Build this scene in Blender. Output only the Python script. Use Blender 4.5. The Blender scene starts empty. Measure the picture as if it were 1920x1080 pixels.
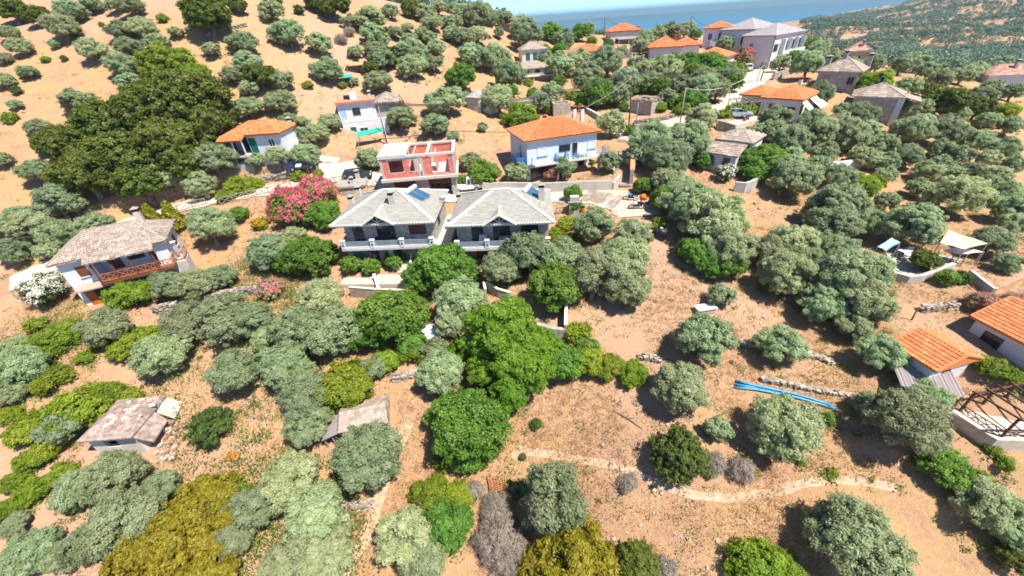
import bpy, math, random
import numpy as np
from mathutils import Vector, Matrix
rnd = random.Random(11)
R = math.radians
scene = bpy.context.scene
C = scene.collection
# ------------------------------------------------------------------ camera
CAM = np.array([0.0, 0.0, 34.0])
TH, ROLL, F = R(33.9), R(3.8), 745.0
_U0 = np.array([0, math.sin(TH), math.cos(TH)]); _R0 = np.array([1.0, 0, 0])
FWD = np.array([0, math.cos(TH), -math.sin(TH)])
RGT = _R0 * math.cos(ROLL) - _U0 * math.sin(ROLL)
UPV = _R0 * math.sin(ROLL) + _U0 * math.cos(ROLL)
cam = bpy.data.cameras.new('camera'); co = bpy.data.objects.new('camera', cam); C.objects.link(co)
m = Matrix.Identity(4)
for i in range(3):
    m[i][0] = RGT[i]; m[i][1] = UPV[i]; m[i][2] = -FWD[i]; m[i][3] = CAM[i]
co.matrix_world = m
cam.sensor_width = 36; cam.lens = 36 * F / 1920; cam.clip_start = .5; cam.clip_end = 60000
scene.camera = co
scene.cycles.filter_width = 1.7
# ------------------------------------------------------------------ sky, sun, exposure
SUNV = Vector((math.cos(R(61)) * math.sin(R(126)), math.cos(R(61)) * math.cos(R(126)), math.sin(R(61))))
w = bpy.data.worlds.new('World'); scene.world = w; w.use_nodes = True
nt = w.node_tree; bg = nt.nodes['Background']
sky = nt.nodes.new('ShaderNodeTexSky'); sky.sky_type = 'NISHITA'; sky.sun_disc = False
sky.sun_elevation = R(61); sky.sun_rotation = R(126); sky.altitude = 3000; sky.air_density = .45; sky.dust_density = 0; sky.ozone_density = 6.0
nt.links.new(sky.outputs[0], bg.inputs[0]); bg.inputs[1].default_value = 0.145
sl = bpy.data.lights.new('sun', 'SUN'); sl.energy = 3.3; sl.angle = R(.5); sl.color = (1, .95, .87)
so = bpy.data.objects.new('sun', sl); C.objects.link(so); so.rotation_euler = SUNV.to_track_quat('Z', 'Y').to_euler()
scene.view_settings.view_transform = 'Standard'; scene.view_settings.look = 'None'
scene.view_settings.exposure = 1.54; scene.view_settings.gamma = 1; scene.view_settings.use_curve_mapping = False
# ------------------------------------------------------------------ pixel rays of the photograph
def ray(px, py):
    return FWD + RGT * ((px - 960) / F) + UPV * ((540 - py) / F)
def project(P):
    d = np.asarray(P) - CAM; z = d @ FWD
    return 960 + F * (d @ RGT) / z, 540 - F * (d @ UPV) / z, z
# ------------------------------------------------------------------ terrain height field
_cp = [(960,1075,28.6),(400,1075,29),(0,1000,29),(1400,900,29.5),(1900,1000,27),(1050,800,33.5),(600,800,34),(740,510,47),
 (250,800,34.5),(0,600,42),(200,565,43),(480,530,46),(1300,600,39),(1000,620,40),(1900,700,31),(1600,760,32),(1750,520,40.5),
 (1900,450,45),(1500,500,44),(1150,380,53),(790,360,57),(300,400,56),(0,500,48),(0,300,55),(470,290,61),(620,310,63),(1040,335,60),
 (1250,240,70),(1380,225,70),(1430,160,88),(1490,85,130),(1000,155,105),(1180,80,130),(1580,165,78),(1650,230,70),(1850,250,72),
 (1900,150,110),(1700,350,58),(680,245,72),(900,210,78),(550,80,80),(400,60,72),(100,100,68),(100,20,80),(700,60,92),(800,100,95),
 (900,30,125),(960,50,140),(1090,60,150),(1300,65,150),(200,250,60),(450,180,68),(600,180,72),(1550,110,120),(1600,100,220),
 (1900,120,190),(1900,60,400),(1900,20,600),(1750,60,450),(1700,20,900),(1500,55,500),(1600,50,600),(1480,46,1300),(1560,30,1300),
 (1900,-60,800),(1740,0,1100),(400,-80,110),(0,-100,120)]
_P = [CAM + d * ray(px, py) for px, py, d in _cp]
_P += [CAM + np.array(v, float) for v in [(0,500,-70),(200,700,-85),(0,1200,-110),(-600,1500,-110),(500,1600,-110),(900,2500,-120),
 (0,4000,-130),(2500,4000,-130),(-300,300,40),(-800,800,40),(-2000,2000,-100),(700,500,-10),(1000,700,30),(900,300,-20),(400,150,-30),(2500,1500,40),
 (0,-20,-38),(-60,-20,-33),(60,-20,-35),(0,-100,-55),(200,-100,-45),(-200,-100,-30),(-150,50,-8),(-200,100,10),(200,50,-32),
 (0,260,-22),(60,330,-40),(140,260,-32),(220,420,-45),(-60,230,2)]]
_P = np.array(_P)
def _warp(x, y):
    r = np.hypot(x, y) + 1e-9; s = np.log1p(r / 50) * 40 / r
    return x * s, y * s
_X, _Y = _warp(_P[:, 0], _P[:, 1])
def _phi(d2): return .5 * d2 * np.log(d2 + 1e-9)
_n = len(_P)
_A = np.zeros((_n + 3, _n + 3)); _A[:_n, :_n] = _phi((_X[:, None] - _X) ** 2 + (_Y[:, None] - _Y) ** 2) + np.eye(_n) * 8.0
_A[:_n, _n:] = np.c_[np.ones(_n), _X, _Y]; _A[_n:, :_n] = _A[:_n, _n:].T
_wt = np.linalg.solve(_A, np.r_[_P[:, 2], 0, 0, 0])
_lat = np.random.RandomState(5).rand(512, 512)
def vnoise(x, y):
    xi = np.floor(x).astype(int); yi = np.floor(y).astype(int); fx = x - xi; fy = y - yi
    fx = fx * fx * (3 - 2 * fx); fy = fy * fy * (3 - 2 * fy)
    g = lambda a, b: _lat[a & 511, b & 511]
    return (g(xi, yi) * (1 - fx) + g(xi + 1, yi) * fx) * (1 - fy) + (g(xi, yi + 1) * (1 - fx) + g(xi + 1, yi + 1) * fx) * fy - .5
PADS = []      # (polygon world xy, height or None, blend width)
def ground0(x, y):
    x = np.atleast_1d(np.asarray(x, float)); y = np.atleast_1d(np.asarray(y, float))
    X, Y = _warp(x, y)
    out = np.empty(x.shape); xf, yf = X.ravel(), Y.ravel(); of = out.ravel()
    for i in range(0, xf.size, 20000):
        a, b = xf[i:i + 20000], yf[i:i + 20000]
        of[i:i + 20000] = _phi((a[:, None] - _X) ** 2 + (b[:, None] - _Y) ** 2) @ _wt[:_n] + _wt[_n] + _wt[_n + 1] * a + _wt[_n + 2] * b
    out = of.reshape(x.shape)
    return out
def relief(x, y):
    r = np.hypot(x, y)
    k = np.clip((400 - r) / 300, 0.25, 1)
    far = np.clip((r - 200) / 300, 0, 1)
    return (vnoise(x / 9, y / 9) * .9 + vnoise(x / 3.1 + 40, y / 3.1) * .38 + vnoise(x / 1.1, y / 1.1 + 70) * .13) * k * .8 + far * (vnoise(x / 60, y / 60 + 9) * 14 + vnoise(x / 24, y / 24) * 5)
def _seg_d(x, y, a, b):
    ax, ay = a; bx, by = b; dx, dy = bx - ax, by - ay
    t = np.clip(((x - ax) * dx + (y - ay) * dy) / (dx * dx + dy * dy + 1e-9), 0, 1)
    return np.hypot(x - ax - t * dx, y - ay - t * dy), t
def ground(x, y):
    x = np.atleast_1d(np.asarray(x, float)); y = np.atleast_1d(np.asarray(y, float))
    z0 = ground0(x, y); z = z0 + relief(x, y)
    # dry stone terraces on the near slopes
    r = np.hypot(x, y); kk = np.clip((95 - r) / 40, 0, 1) * np.clip(vnoise(x / 22 + 3, y / 22) * 4 + .3, 0, 1)
    q = z0 / 1.5 + vnoise(x / 14, y / 14 + 5) * 1.3; fr = q - np.floor(q); st = np.clip((fr - .78) / .22, 0, 1); st = st * st * (3 - 2 * st)
    z = z + kk * (st - fr) * .75
    for poly, zz, bw in PADS:
        best = np.full(x.shape, 1e9); zt = np.zeros(x.shape)
        for (a, b, za, zb) in poly:
            d, t = _seg_d(x, y, a, b); upd = d < best
            zt = np.where(upd, za + (zb - za) * t, zt); best = np.where(upd, d, best)
        k = np.clip(1 - (best - zz) / bw, 0, 1); k = k * k * (3 - 2 * k)
        z = z * (1 - k) + zt * k
    return z
def gz(x, y): return float(ground(x, y)[0])
def hit(px, py, h=0.0):
    """point along the photograph's ray that stands h above the ground"""
    d = ray(px, py); t = np.r_[np.arange(14, 160, .4), np.arange(160, 2500, 6.0)]
    P = CAM + t[:, None] * d
    g = P[:, 2] - ground(P[:, 0], P[:, 1]) - h
    i = np.argmax(g < 0)
    if g[i] >= 0: i = len(t) - 1
    if i == 0: return P[0]
    a = g[i - 1] / (g[i - 1] - g[i] + 1e-12)
    return P[i - 1] + a * (P[i] - P[i - 1])
def hit_z(px, py, z):
    d = ray(px, py); return CAM + d * ((z - CAM[2]) / d[2])
# ------------------------------------------------------------------ object helpers
def link(name, me, parent=None, mat=None):
    o = bpy.data.objects.new(name, me); C.objects.link(o)
    if mat is not None and me is not None and not me.materials: me.materials.append(mat)
    if parent is not None: o.parent = parent
    return o
def tag(o, label=None, cat=None, group=None, kind=None):
    if label: o['label'] = label
    if cat: o['category'] = cat
    if group: o['group'] = group
    if kind: o['kind'] = kind
    return o
def thing(name, label, cat, loc=(0, 0, 0), rz=0.0, group=None):
    o = bpy.data.objects.new(name, None); C.objects.link(o); o.empty_display_size = .3
    o.location = [float(v) for v in loc]; o.rotation_euler = (0, 0, rz)
    return tag(o, label, cat, group)
def mesh_np(name, V, Q, tint=None, smooth=False):
    """V (n,3), Q (m,k) all faces with k corners"""
    me = bpy.data.meshes.new(name); V = np.asarray(V, np.float32); Q = np.asarray(Q, np.int32)
    me.vertices.add(len(V)); me.vertices.foreach_set('co', V.ravel())
    k = Q.shape[1]; me.loops.add(Q.size); me.loops.foreach_set('vertex_index', Q.ravel())
    me.polygons.add(len(Q)); me.polygons.foreach_set('loop_start', np.arange(len(Q), dtype=np.int32) * k)
    me.polygons.foreach_set('loop_total', np.full(len(Q), k, np.int32))
    if tint is not None:
        a = me.attributes.new('tint', 'FLOAT', 'POINT'); a.data.foreach_set('value', np.asarray(tint, np.float32))
    me.update(calc_edges=True)
    me.polygons.foreach_set('use_smooth', np.full(len(Q), bool(smooth)))
    return me
class MB:
    """collects boxes, bars, tubes and polygons into ONE mesh"""
    def __init__(s): s.v = []; s.f = []; s.t = []
    def add(s, vs, fs, t=0.5):
        b = len(s.v); s.v += [tuple(map(float, v)) for v in vs]; s.f += [[i + b for i in f] for f in fs]; s.t += [t] * len(vs); return s
    def hexa(s, p, t=.5):   # 8 points: bottom loop 0-3, top loop 4-7
        return s.add(p, [(3, 2, 1, 0), (4, 5, 6, 7), (0, 1, 5, 4), (1, 2, 6, 5), (2, 3, 7, 6), (3, 0, 4, 7)], t)
    def box(s, x0, x1, y0, y1, z0, z1, t=.5):
        return s.hexa([(x0, y0, z0), (x1, y0, z0), (x1, y1, z0), (x0, y1, z0), (x0, y0, z1), (x1, y0, z1), (x1, y1, z1), (x0, y1, z1)], t)
    def bar(s, a, b, w=.05, h=None, t=.5):
        a = Vector(a); b = Vector(b); d = (b - a).normalized(); h = h or w
        up = Vector((0, 0, 1)) if abs(d.z) < .95 else Vector((0, 1, 0))
        x = d.cross(up).normalized() * w / 2; y = x.cross(d).normalized() * h / 2
        return s.hexa([a - x - y, a + x - y, a + x + y, a - x + y, b - x - y, b + x - y, b + x + y, b - x + y], t)
    def tube(s, pts, rad, n=8, cap=True, t=.5):
        pts = [Vector(p) for p in pts]; rad = rad if isinstance(rad, (list, tuple)) else [rad] * len(pts); vs = []; fs = []
        for i, p in enumerate(pts):
            d = (pts[min(i + 1, len(pts) - 1)] - pts[max(i - 1, 0)]).normalized()
            up = Vector((0, 0, 1)) if abs(d.z) < .9 else Vector((1, 0, 0))
            x = d.cross(up).normalized(); y = x.cross(d).normalized()
            for j in range(n):
                a = 2 * math.pi * j / n; vs.append(p + (x * math.cos(a) + y * math.sin(a)) * rad[i])
        for i in range(len(pts) - 1):
            for j in range(n): fs.append((i * n + j, i * n + (j + 1) % n, (i + 1) * n + (j + 1) % n, (i + 1) * n + j))
        if cap: fs += [tuple(range(n - 1, -1, -1)), tuple((len(pts) - 1) * n + j for j in range(n))]
        return s.add(vs, fs, t)
    def lathe(s, prof, n=12, c=(0, 0, 0), t=.5):
        vs = []; fs = []
        for r, z in prof:
            for j in range(n):
                a = 2 * math.pi * j / n; vs.append((c[0] + r * math.cos(a), c[1] + r * math.sin(a), c[2] + z))
        for i in range(len(prof) - 1):
            for j in range(n): fs.append((i * n + j, i * n + (j + 1) % n, (i + 1) * n + (j + 1) % n, (i + 1) * n + j))
        fs += [tuple(range(n - 1, -1, -1)), tuple((len(prof) - 1) * n + j for j in range(n))]
        return s.add(vs, fs, t)
    def poly(s, pts, th=None, t=.5):
        """flat polygon, with thickness th straight down when given"""
        n = len(pts)
        if not th: return s.add(pts, [tuple(range(n))], t)
        lo = [(p[0], p[1], p[2] - th) for p in pts]
        return s.add(list(pts) + lo, [tuple(range(n)), tuple(range(2 * n - 1, n - 1, -1))] + [(i, i + n, (i + 1) % n + n, (i + 1) % n) for i in range(n)], t)
    def build(s, name, mat, parent=None, smooth=False):
        me = bpy.data.meshes.new(name); me.from_pydata(s.v, [], s.f)
        a = me.attributes.new('tint', 'FLOAT', 'POINT'); a.data.foreach_set('value', s.t)
        me.update()
        if smooth: me.shade_smooth()
        return link(name, me, parent, mat)
# ------------------------------------------------------------------ materials
def nodes(mat):
    mat.use_nodes = True; n = mat.node_tree; return n, n.nodes, n.links
def ramp(nn, stops):
    r = nn.new('ShaderNodeValToRGB'); e = r.color_ramp.elements
    while len(e) < len(stops): e.new(.5)
    for k, (p, c) in zip(e, stops): k.position = p; k.color = (*c, 1)
    return r
def noise(nn, ln, vec, scale, detail=3, rough=.6):
    t = nn.new('ShaderNodeTexNoise'); t.inputs['Scale'].default_value = scale; t.inputs['Detail'].default_value = detail; t.inputs['Roughness'].default_value = rough
    if vec is not None: ln.new(vec, t.inputs['Vector'])
    return t
def mixc(nn, ln, fac, a, b, mode='MIX'):
    mx = nn.new('ShaderNodeMix'); mx.data_type = 'RGBA'; mx.blend_type = mode
    for s, v in ((0, fac), (6, a), (7, b)):
        if hasattr(v, 'default_value') or hasattr(v, 'links'): ln.new(v, mx.inputs[s])
        else: mx.inputs[s].default_value = v if s == 0 else (*v, 1)
    return mx.outputs[2]
_mats = {}
def surf(name, col, rough=.8, vary=.12, scale=2.0, metal=0, bump=0.0, spec=.3, stain=None):
    """painted, plastered or plain surface with procedural wear"""
    if name in _mats: return _mats[name]
    mt = bpy.data.materials.new(name); n, nn, ln = nodes(mt); b = nn['Principled BSDF']
    tc = nn.new('ShaderNodeTexCoord'); a = noise(nn, ln, tc.outputs['Object'], scale, 5)
    lo = tuple(c * (1 - vary * 1.6) for c in col); hi = tuple(min(1, c * (1 + vary)) for c in col)
    rp = ramp(nn, [(.3, lo), (.7, hi)]); ln.new(a.outputs[0], rp.inputs[0]); out = rp.outputs[0]
    if stain:
        a2 = noise(nn, ln, tc.outputs['Object'], scale * .35, 6, .7); r2 = ramp(nn, [(.5, (0, 0, 0)), (.68, (1, 1, 1))]); ln.new(a2.outputs[0], r2.inputs[0])
        out = mixc(nn, ln, r2.outputs[0], out, stain)
    ln.new(out, b.inputs['Base Color']); b.inputs['Roughness'].default_value = rough; b.inputs['Metallic'].default_value = metal
    b.inputs['Specular IOR Level'].default_value = spec
    if bump:
        bp = nn.new('ShaderNodeBump'); bp.inputs['Strength'].default_value = bump; bp.inputs['Distance'].default_value = .05
        a3 = noise(nn, ln, tc.outputs['Object'], scale * 6, 4); ln.new(a3.outputs[0], bp.inputs['Height']); ln.new(bp.outputs[0], b.inputs['Normal'])
    _mats[name] = mt; return mt
def tinted(name, stops, rough=.8, scale=3.0, bump=.3, spec=.2):
    """pieces (tiles, slates, stones) whose colour varies piece by piece through the tint attribute"""
    if name in _mats: return _mats[name]
    mt = bpy.data.materials.new(name); n, nn, ln = nodes(mt); b = nn['Principled BSDF']
    at = nn.new('ShaderNodeAttribute'); at.attribute_name = 'tint'
    tc = nn.new('ShaderNodeTexCoord'); a = noise(nn, ln, tc.outputs['Object'], scale, 5, .65)
    mth = nn.new('ShaderNodeMath'); mth.operation = 'MULTIPLY_ADD'; ln.new(a.outputs[0], mth.inputs[0]); mth.inputs[1].default_value = .5
    ad = nn.new('ShaderNodeMath'); ad.operation = 'ADD'; ad.inputs[1].default_value = -.25; ln.new(at.outputs['Fac'], ad.inputs[0]); ln.new(ad.outputs[0], mth.inputs[2])
    rp = ramp(nn, stops); ln.new(mth.outputs[0], rp.inputs[0]); ln.new(rp.outputs[0], b.inputs['Base Color'])
    b.inputs['Roughness'].default_value = rough; b.inputs['Specular IOR Level'].default_value = spec
    if bump:
        bp = nn.new('ShaderNodeBump'); bp.inputs['Strength'].default_value = bump; bp.inputs['Distance'].default_value = .04
        a3 = noise(nn, ln, tc.outputs['Object'], scale * 5, 4); ln.new(a3.outputs[0], bp.inputs['Height']); ln.new(bp.outputs[0], b.inputs['Normal'])
    _mats[name] = mt; return mt
def masonry(name, stones, mortar, scale=2.6, flat=1.7):
    """rubble stone wall: voronoi stones with recessed joints"""
    if name in _mats: return _mats[name]
    mt = bpy.data.materials.new(name); n, nn, ln = nodes(mt); b = nn['Principled BSDF']
    tc = nn.new('ShaderNodeTexCoord'); mp = nn.new('ShaderNodeMapping'); mp.inputs['Scale'].default_value = (1, 1, flat); ln.new(tc.outputs['Object'], mp.inputs[0])
    v1 = nn.new('ShaderNodeTexVoronoi'); v1.inputs['Scale'].default_value = scale; ln.new(mp.outputs[0], v1.inputs['Vector'])
    v2 = nn.new('ShaderNodeTexVoronoi'); v2.feature = 'DISTANCE_TO_EDGE'; v2.inputs['Scale'].default_value = scale; ln.new(mp.outputs[0], v2.inputs['Vector'])
    sp = nn.new('ShaderNodeSeparateColor'); ln.new(v1.outputs['Color'], sp.inputs[0])
    k = len(stones); rp = ramp(nn, [((i + .5) / k, c) for i, c in enumerate(stones)]); ln.new(sp.outputs[0], rp.inputs[0])
    r2 = ramp(nn, [(.02, (0, 0, 0)), (.07, (1, 1, 1))]); ln.new(v2.outputs['Distance'], r2.inputs[0])
    a = noise(nn, ln, tc.outputs['Object'], 9, 4); r3 = ramp(nn, [(.25, (.75, .75, .75)), (.75, (1.1, 1.1, 1.1))]); ln.new(a.outputs[0], r3.inputs[0])
    c1 = mixc(nn, ln, r2.outputs[0], mortar, rp.outputs[0]); c2 = mixc(nn, ln, 1.0, c1, r3.outputs[0], 'MULTIPLY')
    ln.new(c2, b.inputs['Base Color']); b.inputs['Roughness'].default_value = .9; b.inputs['Specular IOR Level'].default_value = .15
    bp = nn.new('ShaderNodeBump'); bp.inputs['Strength'].default_value = .7; bp.inputs['Distance'].default_value = .08
    ln.new(r2.outputs[0], bp.inputs['Height']); ln.new(bp.outputs[0], b.inputs['Normal'])
    _mats[name] = mt; return mt
def leafmat(name, dark, mid, light, objvar=.16, trans=.55):
    if name in _mats: return _mats[name]
    mt = bpy.data.materials.new(name); n, nn, ln = nodes(mt); nn.remove(nn['Principled BSDF'])
    at = nn.new('ShaderNodeAttribute'); at.attribute_name = 'tint'
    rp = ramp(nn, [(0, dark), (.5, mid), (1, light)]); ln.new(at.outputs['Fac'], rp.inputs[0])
    oi = nn.new('ShaderNodeObjectInfo'); hs = nn.new('ShaderNodeHueSaturation')
    mr = nn.new('ShaderNodeMapRange'); mr.inputs[3].default_value = 1 - objvar * 1.3; mr.inputs[4].default_value = 1 + objvar; ln.new(oi.outputs['Random'], mr.inputs[0])
    mh = nn.new('ShaderNodeMath'); mh.operation = 'MULTIPLY'; mh.inputs[1].default_value = 7.31; ln.new(oi.outputs['Random'], mh.inputs[0])
    fr = nn.new('ShaderNodeMath'); fr.operation = 'FRACT'; ln.new(mh.outputs[0], fr.inputs[0])
    m2 = nn.new('ShaderNodeMapRange'); m2.inputs[3].default_value = .5 - objvar * .13; m2.inputs[4].default_value = .5 + objvar * .13; ln.new(fr.outputs[0], m2.inputs[0])
    ln.new(m2.outputs[0], hs.inputs['Hue']); ln.new(mr.outputs[0], hs.inputs['Value']); ln.new(rp.outputs[0], hs.inputs['Color'])
    df = nn.new('ShaderNodeBsdfDiffuse'); tr = nn.new('ShaderNodeBsdfTranslucent'); ms = nn.new('ShaderNodeMixShader'); ms.inputs[0].default_value = trans
    ln.new(hs.outputs[0], df.inputs[0]); ln.new(hs.outputs[0], tr.inputs[0]); ln.new(df.outputs[0], ms.inputs[1]); ln.new(tr.outputs[0], ms.inputs[2])
    gl = nn.new('ShaderNodeBsdfGlossy'); gl.inputs['Roughness'].default_value = .5; m3 = nn.new('ShaderNodeMixShader'); m3.inputs[0].default_value = .02
    ln.new(ms.outputs[0], m3.inputs[1]); ln.new(gl.outputs[0], m3.inputs[2]); ln.new(m3.outputs[0], nn['Material Output'].inputs[0])
    _mats[name] = mt; return mt
# ------------------------------------------------------------------ roads and level platforms (set before the ground is meshed)
def path3(pix, zoff=0.0):
    out = []
    for p in pix:
        q = hit(p[0], p[1]); out.append((q[0], q[1], float(ground0(q[0], q[1])[0]) + zoff))
    return out
ROADS = [  # pixels of the centre line, half width, name, label kind
 ('road', [(20,535),(90,500),(180,452),(240,415),(330,392),(420,368),(500,362),(580,350),(650,322),(700,335),(760,350),(840,365),(930,372),(1010,372),(1100,372),(1160,382)], 2.4, 'concrete'),
 ('yard_track', [(1095,365),(1150,372),(1190,385),(1200,400)], 3.0, 'gravel'),
 ('dirt_track', [(640,318),(600,300),(560,292)], 1.6, 'concrete'),
 ('village_road', [(1160,262),(1215,243),(1270,233),(1330,222),(1375,196),(1400,165),(1425,140),(1455,112),(1478,88),(1490,72)], 2.8, 'concrete'),
]
road3 = []
for nm, pix, hw, kind in ROADS:
    pts = path3(pix); road3.append(pts)
    z = np.array([p[2] for p in pts]); zs = z.copy()
    for _ in range(2): zs[1:-1] = (zs[:-2] + zs[1:-1] * 2 + zs[2:]) / 4
    pts[:] = [(p[0], p[1], float(b)) for p, b in zip(pts, zs)]
    PADS.append(([((a[0], a[1]), (b[0], b[1]), a[2], b[2]) for a, b in zip(pts[:-1], pts[1:])], hw + .9, 1.8))
# ------------------------------------------------------------------ the ground, one sheet to the horizon
def graded(lo, hi, step, outlo, outhi, g=1.09):
    core = list(np.arange(lo, hi + 1e-6, step)); s = step; a = []; v = lo
    while v > outlo: s *= g; v -= s; a.append(v)
    s = step; b = []; v = core[-1]
    while v < outhi: s *= g; v += s; b.append(v)
    return np.array(a[::-1] + core + b)
gx = graded(-95, 110, .55, -3500, 4500); gy = graded(4, 100, .55, -300, 5000)
GX, GY = np.meshgrid(gx, gy); GZ = ground(GX.ravel(), GY.ravel())
_i = np.arange(len(gx) * len(gy)).reshape(len(gy), len(gx))
Q = np.stack([_i[:-1, :-1].ravel(), _i[:-1, 1:].ravel(), _i[1:, 1:].ravel(), _i[1:, :-1].ravel()], 1)
def ground_material():
    mt = bpy.data.materials.new('dry_hillside'); n, nn, ln = nodes(mt); b = nn['Principled BSDF']
    g = nn.new('ShaderNodeNewGeometry'); pos = g.outputs['Position']
    big = noise(nn, ln, pos, .055, 4, .6); med = noise(nn, ln, pos, .32, 5, .65); fine = noise(nn, ln, pos, 2.2, 6, .72); tiny = noise(nn, ln, pos, 9, 4, .7)
    soil = ramp(nn, [(.25, (.27, .145, .085)), (.5, (.41, .235, .142)), (.75, (.50, .325, .215))]); ln.new(fine.outputs[0], soil.inputs[0])
    straw = ramp(nn, [(.25, (.32, .19, .085)), (.55, (.46, .29, .135)), (.8, (.59, .415, .225))]); ln.new(tiny.outputs[0], straw.inputs[0])
    f1 = ramp(nn, [(.37, (0, 0, 0)), (.57, (1, 1, 1))]); ln.new(med.outputs[0], f1.inputs[0])
    c = mixc(nn, ln, f1.outputs[0], soil.outputs[0], straw.outputs[0])
    red = ramp(nn, [(.5, (0, 0, 0)), (.72, (.75, .75, .75))]); ln.new(big.outputs[0], red.inputs[0])
    c = mixc(nn, ln, red.outputs[0], c, (.37, .195, .12))
    pk = noise(nn, ln, pos, .026, 3, .5); fk = ramp(nn, [(.46, (0, 0, 0)), (.66, (.7, .7, .7))]); ln.new(pk.outputs[0], fk.inputs[0]); c = mixc(nn, ln, fk.outputs[0], c, (.47, .30, .205))
    # low dry scrub and grey leaf litter
    sc = noise(nn, ln, pos, .7, 6, .75); f2 = ramp(nn, [(.58, (0, 0, 0)), (.72, (.7, .7, .7))]); ln.new(sc.outputs[0], f2.inputs[0])
    c = mixc(nn, ln, f2.outputs[0], c, (.25, .165, .105))
    f3 = ramp(nn, [(.60, (0, 0, 0)), (.75, (.55, .55, .55))])
    m4 = noise(nn, ln, pos, .19, 5, .7); ln.new(m4.outputs[0], f3.inputs[0]); c = mixc(nn, ln, f3.outputs[0], c, (.24, .20, .08))
    # pale limestone specks
    v = nn.new('ShaderNodeTexVoronoi'); v.inputs['Scale'].default_value = 2.3; ln.new(pos, v.inputs['Vector'])
    f4 = ramp(nn, [(.10, (1, 1, 1)), (.17, (0, 0, 0))]); ln.new(v.outputs['Distance'], f4.inputs[0])
    f5 = ramp(nn, [(.5, (0, 0, 0)), (.6, (1, 1, 1))]); m5 = noise(nn, ln, pos, .5, 3); ln.new(m5.outputs[0], f5.inputs[0])
    mm = nn.new('ShaderNodeMath'); mm.operation = 'MULTIPLY'; ln.new(f4.outputs[0], mm.inputs[0]); ln.new(f5.outputs[0], mm.inputs[1])
    c = mixc(nn, ln, mm.outputs[0], c, (.58, .49, .41))
    ln.new(c, b.inputs['Base Color']); b.inputs['Roughness'].default_value = .95; b.inputs['Specular IOR Level'].default_value = .1
    bp = nn.new('ShaderNodeBump'); bp.inputs['Strength'].default_value = .8; bp.inputs['Distance'].default_value = .16
    ad = nn.new('ShaderNodeMath'); ad.operation = 'ADD'; ln.new(fine.outputs[0], ad.inputs[0]); ln.new(tiny.outputs[0], ad.inputs[1])
    ln.new(ad.outputs[0], bp.inputs['Height']); ln.new(bp.outputs[0], b.inputs['Normal'])
    return mt
GM = ground_material()
go = link('ground', mesh_np('ground', np.c_[GX.ravel(), GY.ravel(), GZ], Q, smooth=True), None, GM); tag(go, kind='structure')
SEA = CAM[2] - 80
sm = bpy.data.materials.new('sea'); n_, nn_, ln_ = nodes(sm); b_ = nn_['Principled BSDF']
b_.inputs['Base Color'].default_value = (.005, .155, .20, 1); b_.inputs['Roughness'].default_value = .28; b_.inputs['Specular IOR Level'].default_value = .35
tc_ = nn_.new('ShaderNodeTexCoord'); ns_ = noise(nn_, ln_, tc_.outputs['Object'], .05, 5, .6); bp_ = nn_.new('ShaderNodeBump'); bp_.inputs['Strength'].default_value = .5; bp_.inputs['Distance'].default_value = 2
ln_.new(ns_.outputs[0], bp_.inputs['Height']); ln_.new(bp_.outputs[0], b_.inputs['Normal'])
S = 14000; sg = np.linspace(-S, S, 9); sx, sy = np.meshgrid(sg, (sg + S) * .62 - 3000); _j = np.arange(81).reshape(9, 9)
sea = link('sea', mesh_np('sea', np.c_[sx.ravel(), sy.ravel(), np.full(81, SEA)], np.stack([_j[:-1, :-1].ravel(), _j[:-1, 1:].ravel(), _j[1:, 1:].ravel(), _j[1:, :-1].ravel()], 1)), None, sm); tag(sea, kind='structure')
# road strips
M_conc_road = surf('pale_concrete_road', (.56, .47, .38), .9, .12, .6, bump=.2, stain=(.46, .36, .27))
M_gravel = surf('gravel_yard', (.48, .375, .285), .95, .18, 1.2, bump=.5, stain=(.46, .36, .26))
def strip(name, pts, hw, mat, off=.11, sub=14):
    P = []
    for a, b in zip(pts[:-1], pts[1:]):
        for k in range(sub): P.append([a[i] + (b[i] - a[i]) * k / sub for i in range(3)])
    P.append(list(pts[-1])); P = np.array(P)
    for _ in range(12): P[1:-1, :2] = (P[:-2, :2] + P[1:-1, :2] + P[2:, :2]) / 3
    T = np.gradient(P[:, :2], axis=0); T /= np.linalg.norm(T, axis=1)[:, None]; N = np.c_[-T[:, 1], T[:, 0]]
    cols = np.linspace(-1, 1, 15); V = []; wob = hw * (.09 * np.sin(np.arange(len(P)) * .9) + .05 * np.sin(np.arange(len(P)) * 2.3))
    for i in range(len(P)):
        for c in cols:
            q = P[i, :2] + N[i] * c * (hw + wob[i] * (abs(c) == 1)); V.append((q[0], q[1], 0))
    V = np.array(V, float); V[:, 2] = ground(V[:, 0], V[:, 1]) + off
    k = len(cols); F_ = [(i * k + j, i * k + j + 1, (i + 1) * k + j + 1, (i + 1) * k + j) for i in range(len(P) - 1) for j in range(k - 1)]
    o = link(name, mesh_np(name, V, np.array(F_)[:, ::-1], smooth=True), None, mat); tag(o, kind='structure'); return o
for (nm, pix, hw, kind), pts in zip(ROADS, road3):
    strip(nm, pts, hw, M_conc_road if kind == 'concrete' else M_gravel)
M_path = surf('beaten_earth_path', (.47, .315, .205), .95, .15, 1.5, bump=.3)
strip('footpath', path3([(960,855),(1000,845),(1080,862),(1140,870),(1200,890),(1260,920),(1330,935),(1400,933),(1470,918),(1530,902),(1600,900),(1680,915)]), .28, M_path, .035, 8)
strip('dirt_footpath', path3([(640,1080),(690,1010),(710,930),(745,850),(770,780)]), .45, M_path, .035, 8)
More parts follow.
